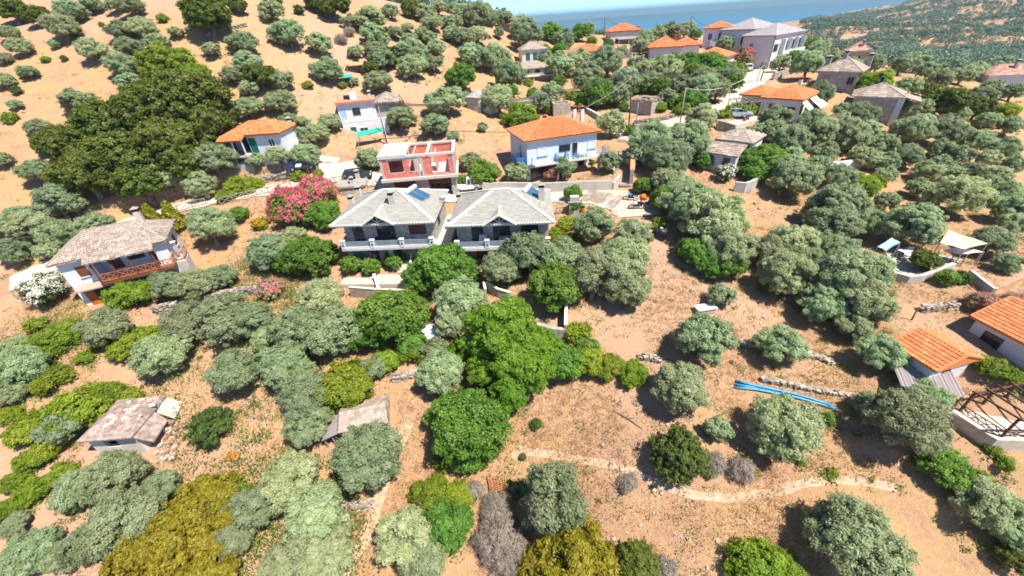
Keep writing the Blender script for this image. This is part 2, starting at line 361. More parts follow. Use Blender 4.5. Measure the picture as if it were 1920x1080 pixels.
# ------------------------------------------------------------------ trees and shrubs
def unit(v): return v / (np.linalg.norm(v, axis=1)[:, None] + 1e-9)
def leaves(rs, c, out, L, W, up=.25, rand=.5, outw=.95):
    n = len(c); nn_ = unit(out * outw + rs.normal(size=(n, 3)) * rand + np.array([0, 0, up])); d = unit(np.cross(nn_, rs.normal(size=(n, 3)))); s = np.cross(nn_, d)
    l = L * rs.uniform(.6, 1.25, (n, 1)); w_ = W * rs.uniform(.7, 1.2, (n, 1))
    V = np.stack([c - d * l * .5, c + s * w_ * .5 + d * l * .08, c + d * l * .5, c - s * w_ * .5 + d * l * .08], 1)
    return V
def crown_mesh(name, seed, ell, cz, nlobe, nleaf, L, W, lr=(.34, .52), clump=.13, nclump=26, cone=False, flower=None, up=.25, bottom=-.6, rag=.2):
    rs = np.random.RandomState(seed); ell = np.array(ell)
    if cone:
        u = unit(rs.normal(size=(nleaf, 3))); h = 1 - np.sqrt(rs.uniform(0, 1, nleaf)); a = rs.uniform(0, 2 * np.pi, nleaf)
        bumps = 1 + .13 * np.sin(a * 5 + h * 14) + .08 * np.sin(a * 11 - h * 23); r = (1 - h) ** .75 * bumps * rs.uniform(.75, 1.05, nleaf) * ell[0]
        c = np.c_[r * np.cos(a), r * np.sin(a), h * ell[2] + .05]; out = unit(np.c_[np.cos(a), np.sin(a), np.full(nleaf, .7)])
        V = leaves(rs, c, out, L, W, .5); ti = np.clip(rs.normal(.5, .2, nleaf), 0, 1)
    else:
        # lobes: one every so often over an ellipsoid, unequal
        ga = np.pi * (3 - 5 ** .5); k = np.arange(nlobe)
        zz = np.clip(1 - (k + .5) / nlobe * 1.62 + rs.normal(0, .12, nlobe), bottom, 1); rr = np.sqrt(np.clip(1 - zz ** 2, 0, 1)); aa = k * ga + rs.normal(0, .35, nlobe)
        rad = rs.uniform(lr[0], lr[1], nlobe)
        lc = np.c_[rr * np.cos(aa), rr * np.sin(aa), zz] * (1.02 - rad[:, None]) * rs.uniform(.78, 1.2, (nlobe, 1)) * ell
        lc[:, 2] = np.where(lc[:, 2] < -.35 * ell[2], -.35 * ell[2] + .2 * (lc[:, 2] + .35 * ell[2]), lc[:, 2])
        # clumps on the lobes
        cl = []; co_ = []; cr = []; lid = []
        for i in range(nlobe):
            u = unit(rs.normal(size=(nclump, 3)) + np.array([0, 0, .45])); p = lc[i] + u * rad[i] * np.array([1, 1, .85]) * rs.uniform(.85, 1.0 + rag, (nclump, 1))
            d = np.linalg.norm((p[:, None] - lc[None]) / (rad[None, :, None] * np.array([1, 1, .85])), axis=2); d[:, i] = 9
            ok = d.min(1) > .72; cl.append(p[ok]); co_.append(u[ok]); lid += [i] * ok.sum()
        cl = np.concatenate(cl); co_ = np.concatenate(co_); lid = np.array(lid)
        ctint = rs.normal(.5, .13, len(cl)) + rs.normal(0, .08, nlobe)[lid]
        j = rs.randint(0, len(cl), nleaf); sig = clump * rs.uniform(.6, 1.25, len(cl))[j][:, None]
        off = rs.normal(size=(nleaf, 3)); off = off / np.linalg.norm(off, axis=1)[:, None] * rs.uniform(.2, 1, (nleaf, 1)) ** .6 * sig
        c = cl[j] + off * np.array([1, 1, .8]); out = unit(co_[j] + off / sig * .9)
        V = leaves(rs, c, out, L, W, up); ti = np.clip(ctint[j] + rs.normal(0, .16, nleaf), 0, 1)
        # thin inner foliage so that the heart of the crown is not hollow
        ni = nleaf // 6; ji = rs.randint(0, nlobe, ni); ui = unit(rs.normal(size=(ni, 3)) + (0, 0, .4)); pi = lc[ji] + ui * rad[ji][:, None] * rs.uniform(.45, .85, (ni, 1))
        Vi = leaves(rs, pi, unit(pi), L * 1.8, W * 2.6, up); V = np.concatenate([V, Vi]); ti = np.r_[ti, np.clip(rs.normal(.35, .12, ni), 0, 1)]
        V[..., 2] += cz
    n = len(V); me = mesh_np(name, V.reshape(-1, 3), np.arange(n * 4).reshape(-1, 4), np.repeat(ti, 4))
    fl = None
    if flower:
        nf, fs = flower; top = c[(out[:, 2] > -.15)]; q = rs.randint(0, len(top), nf // 9)
        fc = (top[q][:, None] + rs.normal(0, .05, (nf // 9, 9, 3))).reshape(-1, 3); fo = unit(fc - np.array([0, 0, 0])); fc = fc + fo * .05 + (0, 0, 0 if cone else cz)
        FV = leaves(rs, fc, fo, fs, fs, .3); fl = mesh_np(name + '_bloom', FV.reshape(-1, 3), np.arange(len(FV) * 4).reshape(-1, 4), np.repeat(rs.uniform(0, 1, len(FV)), 4))
    return me, fl
def trunk_mesh(name, seed, h, r0, spread, nl=5, fork=.35):
    rs = random.Random(seed); mb = MB(); z = h * fork
    ln_ = rs.uniform(-.08, .08); mb.tube([(0, 0, -.35), (ln_ * .3, .02, z * .45), (ln_, .04, z)], [r0 * 1.35, r0 * .95, r0 * .85], 7)
    for i in range(nl):
        a = 2 * math.pi * (i + rs.random() * .6) / nl; s = spread * rs.uniform(.5, 1); x, y = math.cos(a) * s, math.sin(a) * s; hh = h * rs.uniform(.8, 1.1)
        mb.tube([(ln_, .04, z * .8), (x * .45 + rs.uniform(-.06, .06), y * .45, z + (hh - z) * .45), (x, y, hh)], [r0 * .6, r0 * .38, r0 * .12], 5)
        mb.tube([(x * .45, y * .45, z + (hh - z) * .45), (x * .6 + rs.uniform(-.25, .25), y * .6 + rs.uniform(-.25, .25), hh * .98)], [r0 * .3, r0 * .08], 4)
    for i in range(46):
        a = rs.uniform(0, 6.28); e = rs.uniform(-.15, 1.2); r = rs.uniform(.72, 1.0); p = (math.cos(a) * math.cos(e) * r, math.sin(a) * math.cos(e) * r, h * .95 + .75 * math.sin(e) * r)
        q = (p[0] * .45 + rs.uniform(-.1, .1), p[1] * .45 + rs.uniform(-.1, .1), z + (p[2] - z) * .5); mb.tube([q, ((p[0] + q[0]) / 2 + rs.uniform(-.05, .05), (p[1] + q[1]) / 2, (p[2] + q[2]) / 2 + .03), p], [.02, .013, .005], 3, False)
    me = bpy.data.meshes.new(name); me.from_pydata(mb.v, [], mb.f); me.update(); me.shade_smooth(); return me
BARK = surf('bark', (.24, .19, .155), .95, .3, 5, bump=.8, spec=.1)
LM = {
 'olive': leafmat('olive_leaf', (.27, .33, .145), (.40, .475, .235), (.56, .615, .385), .19),
 'oak': leafmat('dark_oak_leaf', (.085, .12, .012), (.165, .21, .026), (.29, .325, .06), .1),
 'fig': leafmat('fig_leaf', (.085, .175, .02), (.18, .345, .04), (.35, .50, .09), .12),
 'lime': leafmat('lime_green_leaf', (.13, .20, .012), (.27, .37, .022), (.45, .50, .05), .12),
 'pine': leafmat('pine_needle', (.09, .20, .014), (.20, .38, .025), (.34, .50, .05), .06),
 'mustard': leafmat('mustard_leaf', (.19, .165, .012), (.37, .315, .02), (.53, .45, .05), .06),
 'bush': leafmat('dark_bush_leaf', (.07, .11, .02), (.135, .195, .035), (.22, .275, .055), .12),
 'thuja': leafmat('thuja_leaf', (.15, .17, .01), (.30, .29, .015), (.46, .42, .03), .05),
 'dry': leafmat('dry_twig', (.27, .235, .185), (.45, .39, .31), (.58, .51, .42), .08),
 'pink': leafmat('pink_bloom', (.62, .05, .16), (.78, .10, .22), (.85, .26, .34), .03, .3),
 'coral': leafmat('coral_bloom', (.55, .10, .14), (.68, .18, .20), (.75, .30, .28), .03, .3),
 'white': leafmat('white_bloom', (.62, .58, .44), (.78, .75, .62), (.88, .86, .78), .03, .3),
 'orange': leafmat('orange_bloom', (.60, .16, .01), (.75, .24, .02), (.85, .36, .05), .03, .3),
}
# kind: (leaf material, ellipsoid, crown centre height, lobes, leaves hi, leaves lo, leaf length, width, lobe radii, trunk)
KIND = {
 'O': dict(mat='olive', ell=(1, 1, .78), cz=.92, nlobe=17, hi=25000, lo=6500, L=.08, W=.038, lr=(.25, .47), clump=.145, n=9, nclump=23, trunk=(1.0, .11, .5), noun='olive_tree'),
 'D': dict(mat='oak', ell=(1, 1, .72), cz=.85, nlobe=24, hi=20000, lo=5000, L=.085, W=.05, lr=(.26, .4), clump=.12, n=3, trunk=(.8, .12, .5), noun='evergreen_oak'),
 'F': dict(mat='fig', ell=(1, 1, .72), cz=.82, nlobe=17, hi=24000, lo=5000, L=.078, W=.05, lr=(.3, .45), clump=.16, n=4, trunk=(.8, .08, .5), noun='broadleaf_tree'),
 'L': dict(mat='lime', ell=(1, 1, .66), cz=.72, nlobe=15, hi=20000, lo=4200, L=.078, W=.046, lr=(.28, .45), clump=.16, n=4, trunk=(.7, .06, .45), noun='leafy_tree'),
 'P': dict(mat='pine', ell=(1, 1, .85), cz=1.0, nlobe=20, hi=20000, lo=5000, L=.11, W=.03, lr=(.28, .42), clump=.14, n=3, trunk=(1.0, .09, .4), noun='pine_tree'),
 'M': dict(mat='mustard', ell=(1, 1, .6), cz=.6, nlobe=20, hi=18000, lo=4000, L=.09, W=.04, lr=(.26, .4), clump=.12, n=3, trunk=(.5, .08, .5), noun='spreading_shrub'),
 'B': dict(mat='bush', ell=(1, 1, .8), cz=.66, nlobe=18, hi=14000, lo=3500, L=.085, W=.045, lr=(.28, .42), clump=.11, n=3, trunk=(.5, .07, .4), noun='round_bush'),
 'Y': dict(mat='lime', ell=(1, 1, .55), cz=.42, nlobe=12, hi=14000, lo=3000, L=.085, W=.05, lr=(.28, .48), clump=.17, n=4, trunk=(.35, .05, .4), noun='leafy_shrub'),
 'C': dict(mat='thuja', ell=(.95, .95, 2.5), cz=0, nlobe=0, hi=9000, lo=2500, L=.16, W=.09, lr=(0, 0), clump=.1, n=2, trunk=(.5, .08, .2), noun='conifer', cone=True),
 'X': dict(mat='dry', ell=(1, 1, .6), cz=.5, nlobe=13, hi=7000, lo=1800, L=.16, W=.02, lr=(.28, .46), clump=.2, n=2, trunk=(.5, .05, .6), noun='dry_bush'),
 'K': dict(mat='fig', ell=(1, 1, .66), cz=.7, nlobe=17, hi=8000, lo=2200, L=.12, W=.045, lr=(.28, .45), clump=.15, n=2, trunk=(.5, .06, .5), noun='flowering_shrub', flower=(9000, .05), bloom='pink'),
 'A': dict(mat='olive', ell=(1, 1, .6), cz=.62, nlobe=15, hi=7000, lo=2200, L=.11, W=.05, lr=(.28, .45), clump=.15, n=1, trunk=(.5, .06, .5), noun='flowering_shrub', flower=(5200, .05), bloom='coral'),
 'W': dict(mat='bush', ell=(1, 1, .75), cz=.72, nlobe=16, hi=8000, lo=2200, L=.12, W=.045, lr=(.28, .42), clump=.14, n=1, trunk=(.5, .06, .5), noun='flowering_shrub', flower=(9500, .055), bloom='white'),
 'R': dict(mat='lime', ell=(1, 1, .6), cz=.5, nlobe=10, hi=3000, lo=1500, L=.12, W=.07, lr=(.3, .45), clump=.16, n=1, trunk=(.3, .05, .4), noun='flowering_shrub', flower=(3200, .075), bloom='orange'),
}
_tm = {}
def tree_meshes(kind, var, lod):
    key = (kind, var, lod)
    if key not in _tm:
        k = KIND[kind]; n = k[lod]; sc = 1.0 if lod == 'hi' else (1.75 if lod == 'lo' else 1.75)
        nm = k['noun'] + '_crown'
        if lod == 'hi': L, W = k['L'], k['W']
        else: L, W = k['L'] * 1.45, k['W'] * 2.1
        me, fl = crown_mesh(nm, hash(kind) % 97 * 0 + ord(kind) * 13 + var * 7, k['ell'], k['cz'], k['nlobe'], n, L, W, k['lr'], k['clump'], k.get('nclump', 24), cone=k.get('cone', False),
                            flower=(k['flower'] if lod == 'hi' else (k['flower'][0] // 3, k['flower'][1] * 1.7)) if k.get('flower') else None)
        me.materials.append(LM[k['mat']])
        if fl: fl.materials.append(LM[k['bloom']])
        tm = trunk_mesh(k['noun'] + '_trunk', ord(kind) + var, k['trunk'][0], k['trunk'][1], k['trunk'][2]); tm.materials.append(BARK)
        _tm[key] = (me, fl, tm)
    return _tm[key]
TREES = []
def plant(kind, px, py, wpx, sx=1.0, sz=1.0):
    k = KIND[kind]; u, v = (px - 960) / F, (540 - py) / F
    if kind == 'O' and py < 330 and px < 900: sz *= .82; wpx *= .95
    d = 40.0; Rr = 2.0
    for _ in range(4):
        hc = max(.12, Rr * k['cz'] * sz) if not k.get('cone') else Rr * 1.0
        P = hit(px, py, hc); d = (P - CAM) @ FWD; Rr = 1.03 * wpx * d / (2 * F * math.sqrt(1 + .55 * u * u))
    base = np.array([P[0], P[1], gz(P[0], P[1])])
    lod = 'hi' if wpx > 52 else 'lo'
    var = rnd.randrange(k['n']) if lod == 'hi' else rnd.randrange(min(3, k['n']))
    me, fl, tm = tree_meshes(kind, var, lod)
    root = bpy.data.objects.new(k['noun'], None); C.objects.link(root); root.location = base; root.rotation_euler = (rnd.gauss(0, .07), rnd.gauss(0, .07), rnd.uniform(0, 6.28)); root.empty_display_size = .2
    s = Rr; root.scale = (s * sx, s / max(sx, .6) ** .5, s * sz * rnd.uniform(.92, 1.08))
    if kind == 'C': root.rotation_euler = (0, 0, 0)
    c = bpy.data.objects.new('crown', me); C.objects.link(c); c.parent = root
    if kind != 'Y' or wpx > 60:
        t = bpy.data.objects.new('trunk', tm); C.objects.link(t); t.parent = root
    if fl: f = bpy.data.objects.new('blossom', fl); C.objects.link(f); f.parent = root
    TREES.append(dict(o=root, kind=kind, px=px, py=py, w=wpx, R=Rr, d=d)); return root
# ------------------------------------------------------------------ building frame from the eaves seen in the photograph
def eaves(FL, FR, H, BR=None, D=None, BL=None, zfix=None, ref=None):
    """FL, FR, BR: pixels of the eave corners; H: height of the eaves above the ground at the front"""
    P = hit(FL[0], FL[1], H); z = P[2] if zfix is None else zfix
    if ref: z = hit(ref[0], ref[1], ref[2])[2] + (H - ref[2])
    A = hit_z(FL[0], FL[1], z); B = hit_z(FR[0], FR[1], z)
    e = (B - A)[:2]; W = float(np.hypot(*e)); rz = math.atan2(e[1], e[0]); nrm = np.array([-e[1], e[0]]) / W
    if D is None:
        Q = hit_z(BR[0], BR[1], z) if BR else hit_z(BL[0], BL[1], z); D = float((Q - (B if BR else A))[:2] @ nrm)
    return dict(o=np.array([A[0], A[1], z - H]), rz=rz, W=W, D=D, H=H)
# ------------------------------------------------------------------ building kit
def eaves2(FL, d, rz, W, D, H):
    A = CAM + d * ray(*FL); return dict(o=np.array([A[0], A[1], A[2] - H]), rz=R(rz), W=W, D=D, H=H)
TERRA = tinted('orange_roof_tile', [(0, (.40, .115, .04)), (.45, (.58, .19, .07)), (.75, (.66, .245, .10)), (1, (.72, .34, .18))], .8, 1.2, .2)
TERRA_OLD = tinted('old_red_tile', [(0, (.24, .12, .085)), (.5, (.42, .23, .17)), (1, (.52, .36, .29))], .9, 1.2, .4)
SLATE = tinted('pale_grey_slate', [(0, (.20, .195, .165)), (.4, (.275, .265, .225)), (.7, (.325, .31, .265)), (1, (.40, .375, .315))], .75, 1.0, .25)
SLATE_BEIGE = tinted('beige_stone_slab', [(0, (.215, .165, .13)), (.4, (.305, .24, .19)), (.7, (.37, .30, .24)), (1, (.45, .38, .315))], .9, 1.0, .4)
SLATE_DARK = tinted('grey_brown_sheet', [(0, (.20, .17, .17)), (.5, (.27, .235, .23)), (1, (.34, .30, .29))], .7, .6, .1)
CAPW = surf('cream_mortar', (.70, .65, .56), .85, .08, 2)
WHITE = surf('white_plaster', (.62, .625, .61), .85, .06, .8, bump=.05, stain=(.52, .52, .49))
CREAM = surf('cream_plaster', (.64, .59, .51), .85, .07, .8, stain=(.56, .50, .42))
PINKW = surf('pale_pink_plaster', (.64, .585, .55), .85, .05, .6, stain=(.54, .47, .42))
GREYW = surf('bare_cement', (.46, .43, .39), .9, .12, 1.1, bump=.2, stain=(.34, .31, .28))
CONC = surf('pale_concrete', (.47, .43, .37), .88, .1, 1.0, bump=.15, stain=(.44, .40, .35))
CONCL = surf('new_pale_concrete', (.55, .49, .41), .88, .07, 1.0, bump=.1)
STONE = masonry('grey_rubble_wall', [(.30, .28, .25), (.40, .37, .32), (.48, .44, .38), (.36, .31, .26)], (.52, .48, .42), 2.3)
STONEB = masonry('beige_rubble_wall', [(.34, .28, .22), (.46, .38, .30), (.54, .47, .39), (.40, .32, .25)], (.50, .42, .34), 2.6)
DRYSTONE = tinted('dry_stone', [(0, (.22, .17, .135)), (.5, (.33, .27, .22)), (1, (.46, .40, .34))], .95, 2, .5)
WOOD = surf('brown_stained_wood', (.17, .055, .025), .6, .25, 4)
WOODL = surf('orange_brown_wood', (.42, .13, .035), .6, .2, 4)
WOODG = surf('grey_weathered_wood', (.32, .26, .21), .9, .2, 5)
GLASS = surf('dark_window_glass', (.022, .028, .034), .12, .1, 1, spec=.6)
DARKF = surf('dark_aluminium', (.04, .042, .046), .4, .1, 2)
GREENP = surf('dark_green_paint', (.012, .13, .10), .5, .1, 2)
WHITEP = surf('white_paint', (.66, .66, .64), .5, .05, 2)
BLUEP = surf('blue_paint', (.04, .24, .50), .5, .1, 2)
STEEL = surf('galvanised_steel', (.45, .46, .46), .4, .1, 3, metal=.6)
RUST = surf('rusty_iron', (.11, .055, .04), .8, .3, 4)
BLACK = surf('black_plastic', (.012, .013, .015), .45, .1, 2)
ROLLER = surf('brown_roller_shutter', (.10, .032, .024), .55, .12, 2)
def _clip(poly2, axis, val):
    o = 1 - axis; xs = []
    n = len(poly2)
    for i in range(n):
        p, q = poly2[i], poly2[(i + 1) % n]
        if (p[axis] - val) * (q[axis] - val) <= 0 and abs(p[axis] - q[axis]) > 1e-9:
            t = (val - p[axis]) / (q[axis] - p[axis]); xs.append(p[o] + (q[o] - p[o]) * t)
    return (min(xs), max(xs)) if len(xs) > 1 else None
def cover(poly, style, mat, parent, seed=1, bw=.26, rows=.38, name=None):
    """real tiles or slates over one roof slope (first two points = the eave), joined as one part"""
    rs = random.Random(seed); P = [Vector(p) for p in poly]; a = (P[1] - P[0]).normalized()
    n = a.cross(P[2] - P[0]).normalized()
    if n.z < 0: n = -n
    b = n.cross(a)
    if b.dot(P[2] - P[0]) < 0: b = -b
    q2 = [((p - P[0]).dot(a), (p - P[0]).dot(b)) for p in P]; V = []; Fq = []; T = []
    W3 = lambda u, v, h: P[0] + a * u + b * v + n * h
    if style == 'tile':
        u0, u1 = min(q[0] for q in q2), max(q[0] for q in q2); k = int((u1 - u0) / bw); bw = (u1 - u0) / max(k, 1)
        for i in range(k):
            uc = u0 + (i + .5) * bw; r = _clip(q2, 1 - 1, uc)
            if not r or r[1] - r[0] < .1: continue
            v0, v1 = r[0] - .04, r[1]; m = max(1, int(round((v1 - v0) / rows)))
            for j in range(m):
                va = v0 + (v1 - v0) * j / m; vb = min(v1, v0 + (v1 - v0) * (j + 1) / m + .04); t = rs.gauss(.5, .14); base = len(V); h = .02 + rs.uniform(-.006, .006)
                for (v, dz) in ((va, .065), (vb, 0)):
                    for (du, hh) in ((-.5, 0), (-.3, .075), (.3, .075), (.5, 0)): V.append(W3(uc + du * bw, v, h + hh + dz))
                T += [t] * 8; Fq += [(base + c, base + c + 1, base + c + 5, base + c + 4) for c in range(3)] + [(base + 3, base + 2, base + 1, base)]
    else:
        v0, v1 = min(q[1] for q in q2), max(q[1] for q in q2); m = max(1, int((v1 - v0) / rows)); dv = (v1 - v0) / m
        for j in range(m):
            v = v0 + (j + .35) * dv; r = _clip(q2, 1, v)
            if not r: continue
            u = r[0]; jag = .05 if style == 'slab' else .015
            while u < r[1] - .05:
                w_ = min(rs.uniform(.7, 1.5) * bw, r[1] - u)
                if r[1] - u - w_ < bw * .35: w_ = r[1] - u
                va = v0 + j * dv - .03 + rs.uniform(-jag, jag); vb = v0 + (j + 1) * dv + .02; t = rs.gauss(.5, .2 if style == 'slab' else .11); base = len(V); lift = rs.uniform(0, .02) + (.02 if style == 'slab' else .006)
                g = .012; LL = .055 if style == 'slab' else .035
                for (uu, vv, hh) in ((u + g, va, LL + lift), (u + w_ - g, va + rs.uniform(-jag, jag), LL + lift), (u + w_ - g, vb, .016 + lift), (u + g, vb, .016 + lift), (u + g, va, 0), (u + w_ - g, va, 0)):
                    V.append(W3(uu, vv, hh))
                T += [t] * 6; Fq += [(base, base + 1, base + 2, base + 3), (base + 4, base + 5, base + 1, base), (base + 4, base, base + 3, base + 3), (base + 1, base + 5, base + 2, base + 2)][:2]
                u += w_
    o = link(name or ('roof_tiles' if style == 'tile' else 'roof_slates'), mesh_np('roof_cover', np.array([tuple(v) for v in V]), np.array(Fq), T), parent, mat); o['kind'] = 'stuff'; return o
class Bld:
    def __init__(s, name, label, cat, e, group=None):
        s.W, s.D, s.H = e['W'], e['D'], e['H']; s.root = thing(name, label, cat, e['o'], e['rz'], group); s.e = e
        BUILDINGS.append(s)
    def walls(s, mat, x0, x1, y0, y1, z0, z1, name='wall', th=.25):
        """four walls as a closed box"""
        return MB().box(x0, x1, y0, y1, z0, z1).build(name, mat, s.root)
    def hip(s, x0, x1, y0, y1, z, rise, li=None, ri=None, style='tile', mat=None, capmat=None, cap=.2, axis='x', bw=.26, rows=.38, fascia=None, sides=(1, 1, 1, 1), th=.16, seed=1, gablemat=None):
        if axis == 'y':
            mp = lambda x, y, zz: (y, x, zz); X0, X1, Y0, Y1 = y0, y1, x0, x1
        else:
            mp = lambda x, y, zz: (x, y, zz); X0, X1, Y0, Y1 = x0, x1, y0, y1
        h = (Y1 - Y0) / 2; li = h if li is None else li; ri = h if ri is None else ri; ym = (Y0 + Y1) / 2
        A, B, Cc, Dd = (X0, Y0, z), (X1, Y0, z), (X1, Y1, z), (X0, Y1, z); E, G = (X0 + li, ym, z + rise), (X1 - ri, ym, z + rise)
        if E[0] > G[0] - .02: E = G = ((E[0] + G[0]) / 2, ym, z + rise)
        pts = [mp(*p) for p in (A, B, Cc, Dd, E, G)]
        mb = MB(); lo = [(p[0], p[1], p[2] - th) for p in pts[:4]]
        fc = [(0, 1, 5, 4), (1, 2, 5), (2, 3, 4, 5), (3, 0, 4), (9, 8, 7, 6), (0, 6, 7, 1), (1, 7, 8, 2), (2, 8, 9, 3), (3, 9, 6, 0)]
        if E == G: fc[0] = (0, 1, 5); fc[2] = (2, 3, 5); fc[3] = (3, 0, 5)
        mb.add(pts + lo, fc); roof = mb.build('roof', fascia or mat, s.root)
        sl = [[A, B, G, E], [B, Cc, G], [Cc, Dd, E, G], [Dd, A, E]]
        for i, pl in enumerate(sl):
            if not sides[i]: continue
            if (i == 1 and ri < .05) or (i == 3 and li < .05): continue
            cover([mp(*p) for p in pl], style, mat, roof, seed * 7 + i, bw, rows)
        if cap:
            cm = capmat or mat; edges = [(A, E), (Dd, E), (B, G), (Cc, G)]
            if E != G: edges.append((E, G))
            for p, q in edges:
                a_, b_ = Vector(mp(*p)), Vector(mp(*q))
                up = Vector((0, 0, .06)); MB().bar(a_ + up, b_ + up, cap, .1, .5).build('ridge_cap' if p is E else 'hip_cap', cm, roof)
        return roof
    def face(s, f, x0, x1, y0, y1):
        return {'front': ((x0, y0), (1, 0), (0, -1)), 'right': ((x1, y0), (0, 1), (1, 0)), 'left': ((x0, y1), (0, -1), (-1, 0)), 'back': ((x1, y1), (-1, 0), (0, 1))}[f]
    def opening(s, box, f, u, z, w_, h, kind='window', frame=WHITEP, pane=GLASS, shut=None, mull=1, sill=None, shade=None):
        (ox, oy), (tx, ty), (nx, ny) = s.face(f, *box); P = lambda a, d, zz: (ox + tx * a + nx * d, oy + ty * a + ny * d, zz)
        def slab(mb, a0, a1, d0, d1, z0, z1):
            return mb.hexa([P(a0, d1, z0), P(a1, d1, z0), P(a1, d0, z0), P(a0, d0, z0), P(a0, d1, z1), P(a1, d1, z1), P(a1, d0, z1), P(a0, d0, z1)])
        fw = .07; mb = MB()
        for a0, a1, z0, z1 in ((u, u + fw, z, z + h), (u + w_ - fw, u + w_, z, z + h), (u + fw, u + w_ - fw, z + h - fw, z + h), (u + fw, u + w_ - fw, z, z + fw)): slab(mb, a0, a1, -.02, .07, z0, z1)
        for k in range(mull):
            a = u + w_ * (k + 1) / (mull + 1); slab(mb, a - .03, a + .03, -.02, .06, z + fw, z + h - fw)
        fr = mb.build(kind, frame, s.root)
        for k in range(mull + 1):
            a0 = u + fw + (w_ - 2 * fw) * k / (mull + 1); a1 = u + fw + (w_ - 2 * fw) * (k + 1) / (mull + 1)
            slab(MB(), a0 + .002, a1 - .002, -.02, .025, z + fw + .002, z + h - fw - .002).build('pane' if pane in (GLASS,) else ('door_leaf' if kind == 'door' else 'shutter'), pane, fr)
        if sill: slab(MB(), u - .08, u + w_ + .08, -.02, .14, z - .07, z - .003).build('sill', sill, fr)
        if shut:
            for a0, a1 in ((u - w_ * .48, u - .03), (u + w_ + .03, u + w_ * 1.48)):
                mb = slab(MB(), a0, a1, .02, .06, z, z + h)
                for k in range(5): slab(mb, a0 + .05, a1 - .05, .06, .075, z + .06 + k * (h - .1) / 5, z + .02 + (k + .8) * (h - .1) / 5)
                mb.build('shutter', shut, fr)
        if kind == 'door': slab(MB(), u + w_ * .8, u + w_ * .8 + .04, .025, .1, z + 1.0, z + 1.12).build('handle', STEEL, fr)
        return fr
    def rail(s, pts, h, mat, z, bars=4, post=1.5, pm=None, th=.035):
        mb = MB(); pts = [Vector((p[0], p[1], z)) for p in pts]
        for a, b in zip(pts[:-1], pts[1:]):
            for k in range(bars): mb.bar(a + Vector((0, 0, h * (k + 1) / bars)), b + Vector((0, 0, h * (k + 1) / bars)), th)
            n = max(1, int((b - a).length / post))
            for k in range(n + 1): p = a + (b - a) * k / n; mb.bar(p, p + Vector((0, 0, h)), th * 1.2)
        return mb.build('railing', mat, s.root)
    def chimney(s, x, y, z0, z1, w_=.55, mat=CONC, capm=CONCL, d=None, open_=True):
        d = d or w_; ch = MB().box(x - w_ / 2, x + w_ / 2, y - d / 2, y + d / 2, z0, z1 - .45).build('chimney', mat, s.root)
        mb = MB()
        for sx in (-1, 1):
            for sy in (-1, 1): mb.box(x + sx * w_ * .4 - .06, x + sx * w_ * .4 + .06, y + sy * d * .4 - .06, y + sy * d * .4 + .06, z1 - .45, z1 - .12)
        mb.box(x - w_ * .28, x + w_ * .28, y - d * .28, y + d * .28, z1 - .448, z1 - .2); mb.build('flue', surf('soot', (.03, .03, .03)), ch)
        MB().add([(x - w_ * .68, y - d * .68, z1 - .12), (x + w_ * .68, y - d * .68, z1 - .12), (x + w_ * .68, y + d * .68, z1 - .12), (x - w_ * .68, y + d * .68, z1 - .12), (x, y, z1 + .12)], [(3, 2, 1, 0), (0, 1, 4), (1, 2, 4), (2, 3, 4), (3, 0, 4)]).build('chimney_cap', capm, ch)
        return ch
    def box(s, name, mat, *a): return MB().box(*a).build(name, mat, s.root)
    def world(s, x, y, z):
        c, sn = math.cos(s.e['rz']), math.sin(s.e['rz']); o = s.e['o']; return (o[0] + c * x - sn * y, o[1] + sn * x + c * y, o[2] + z)
BUILDINGS = []
def solar_heater(label, loc, rz, tilt, group=None):
    t = thing('solar_water_heater', label, 'solar heater', loc, rz, group)
    ca, sa = math.cos(tilt), math.sin(tilt)
    for x in (-1.02, .02):
        pts = []
        for (xx, l, hh) in ((x, 0, .06), (x + 1.0, 0, .06), (x + 1.0, 1.95, .06), (x, 1.95, .06), (x, 0, .15), (x + 1.0, 0, .15), (x + 1.0, 1.95, .15), (x, 1.95, .15)): pts.append((xx, l * ca - hh * sa, l * sa + hh * ca))
        p = MB().hexa(pts).build('collector', STEEL, t)
        q = []
        for (xx, l, hh) in ((x + .04, .04, .15), (x + .96, .04, .15), (x + .96, 1.91, .15), (x + .04, 1.91, .15), (x + .04, .04, .158), (x + .96, .04, .158), (x + .96, 1.91, .158), (x + .04, 1.91, .158)): q.append((xx, l * ca - hh * sa, l * sa + hh * ca))
        MB().hexa(q).build('absorber_pane', surf('solar_blue_glass', (.035, .10, .17), .15, .1, .8, spec=.6), p)
    zt = 2.0 * sa + .28; yt = 2.0 * ca + .1
    MB().tube([(-1.15, yt, zt), (-1.08, yt, zt), (1.08, yt, zt), (1.15, yt, zt)], [.16, .27, .27, .16], 12).build('water_tank', surf('tank_enamel', (.62, .63, .62), .3, .04, 2), t, True)
    mb = MB()
    for x in (-.9, .9): mb.bar((x, .1, .02), (x, yt, zt - .25), .05); mb.bar((x, yt, zt - .25), (x, yt, -.1), .05); mb.bar((x, .1, .02), (x, yt, -.05), .04)
    mb.build('stand', STEEL, t); return t
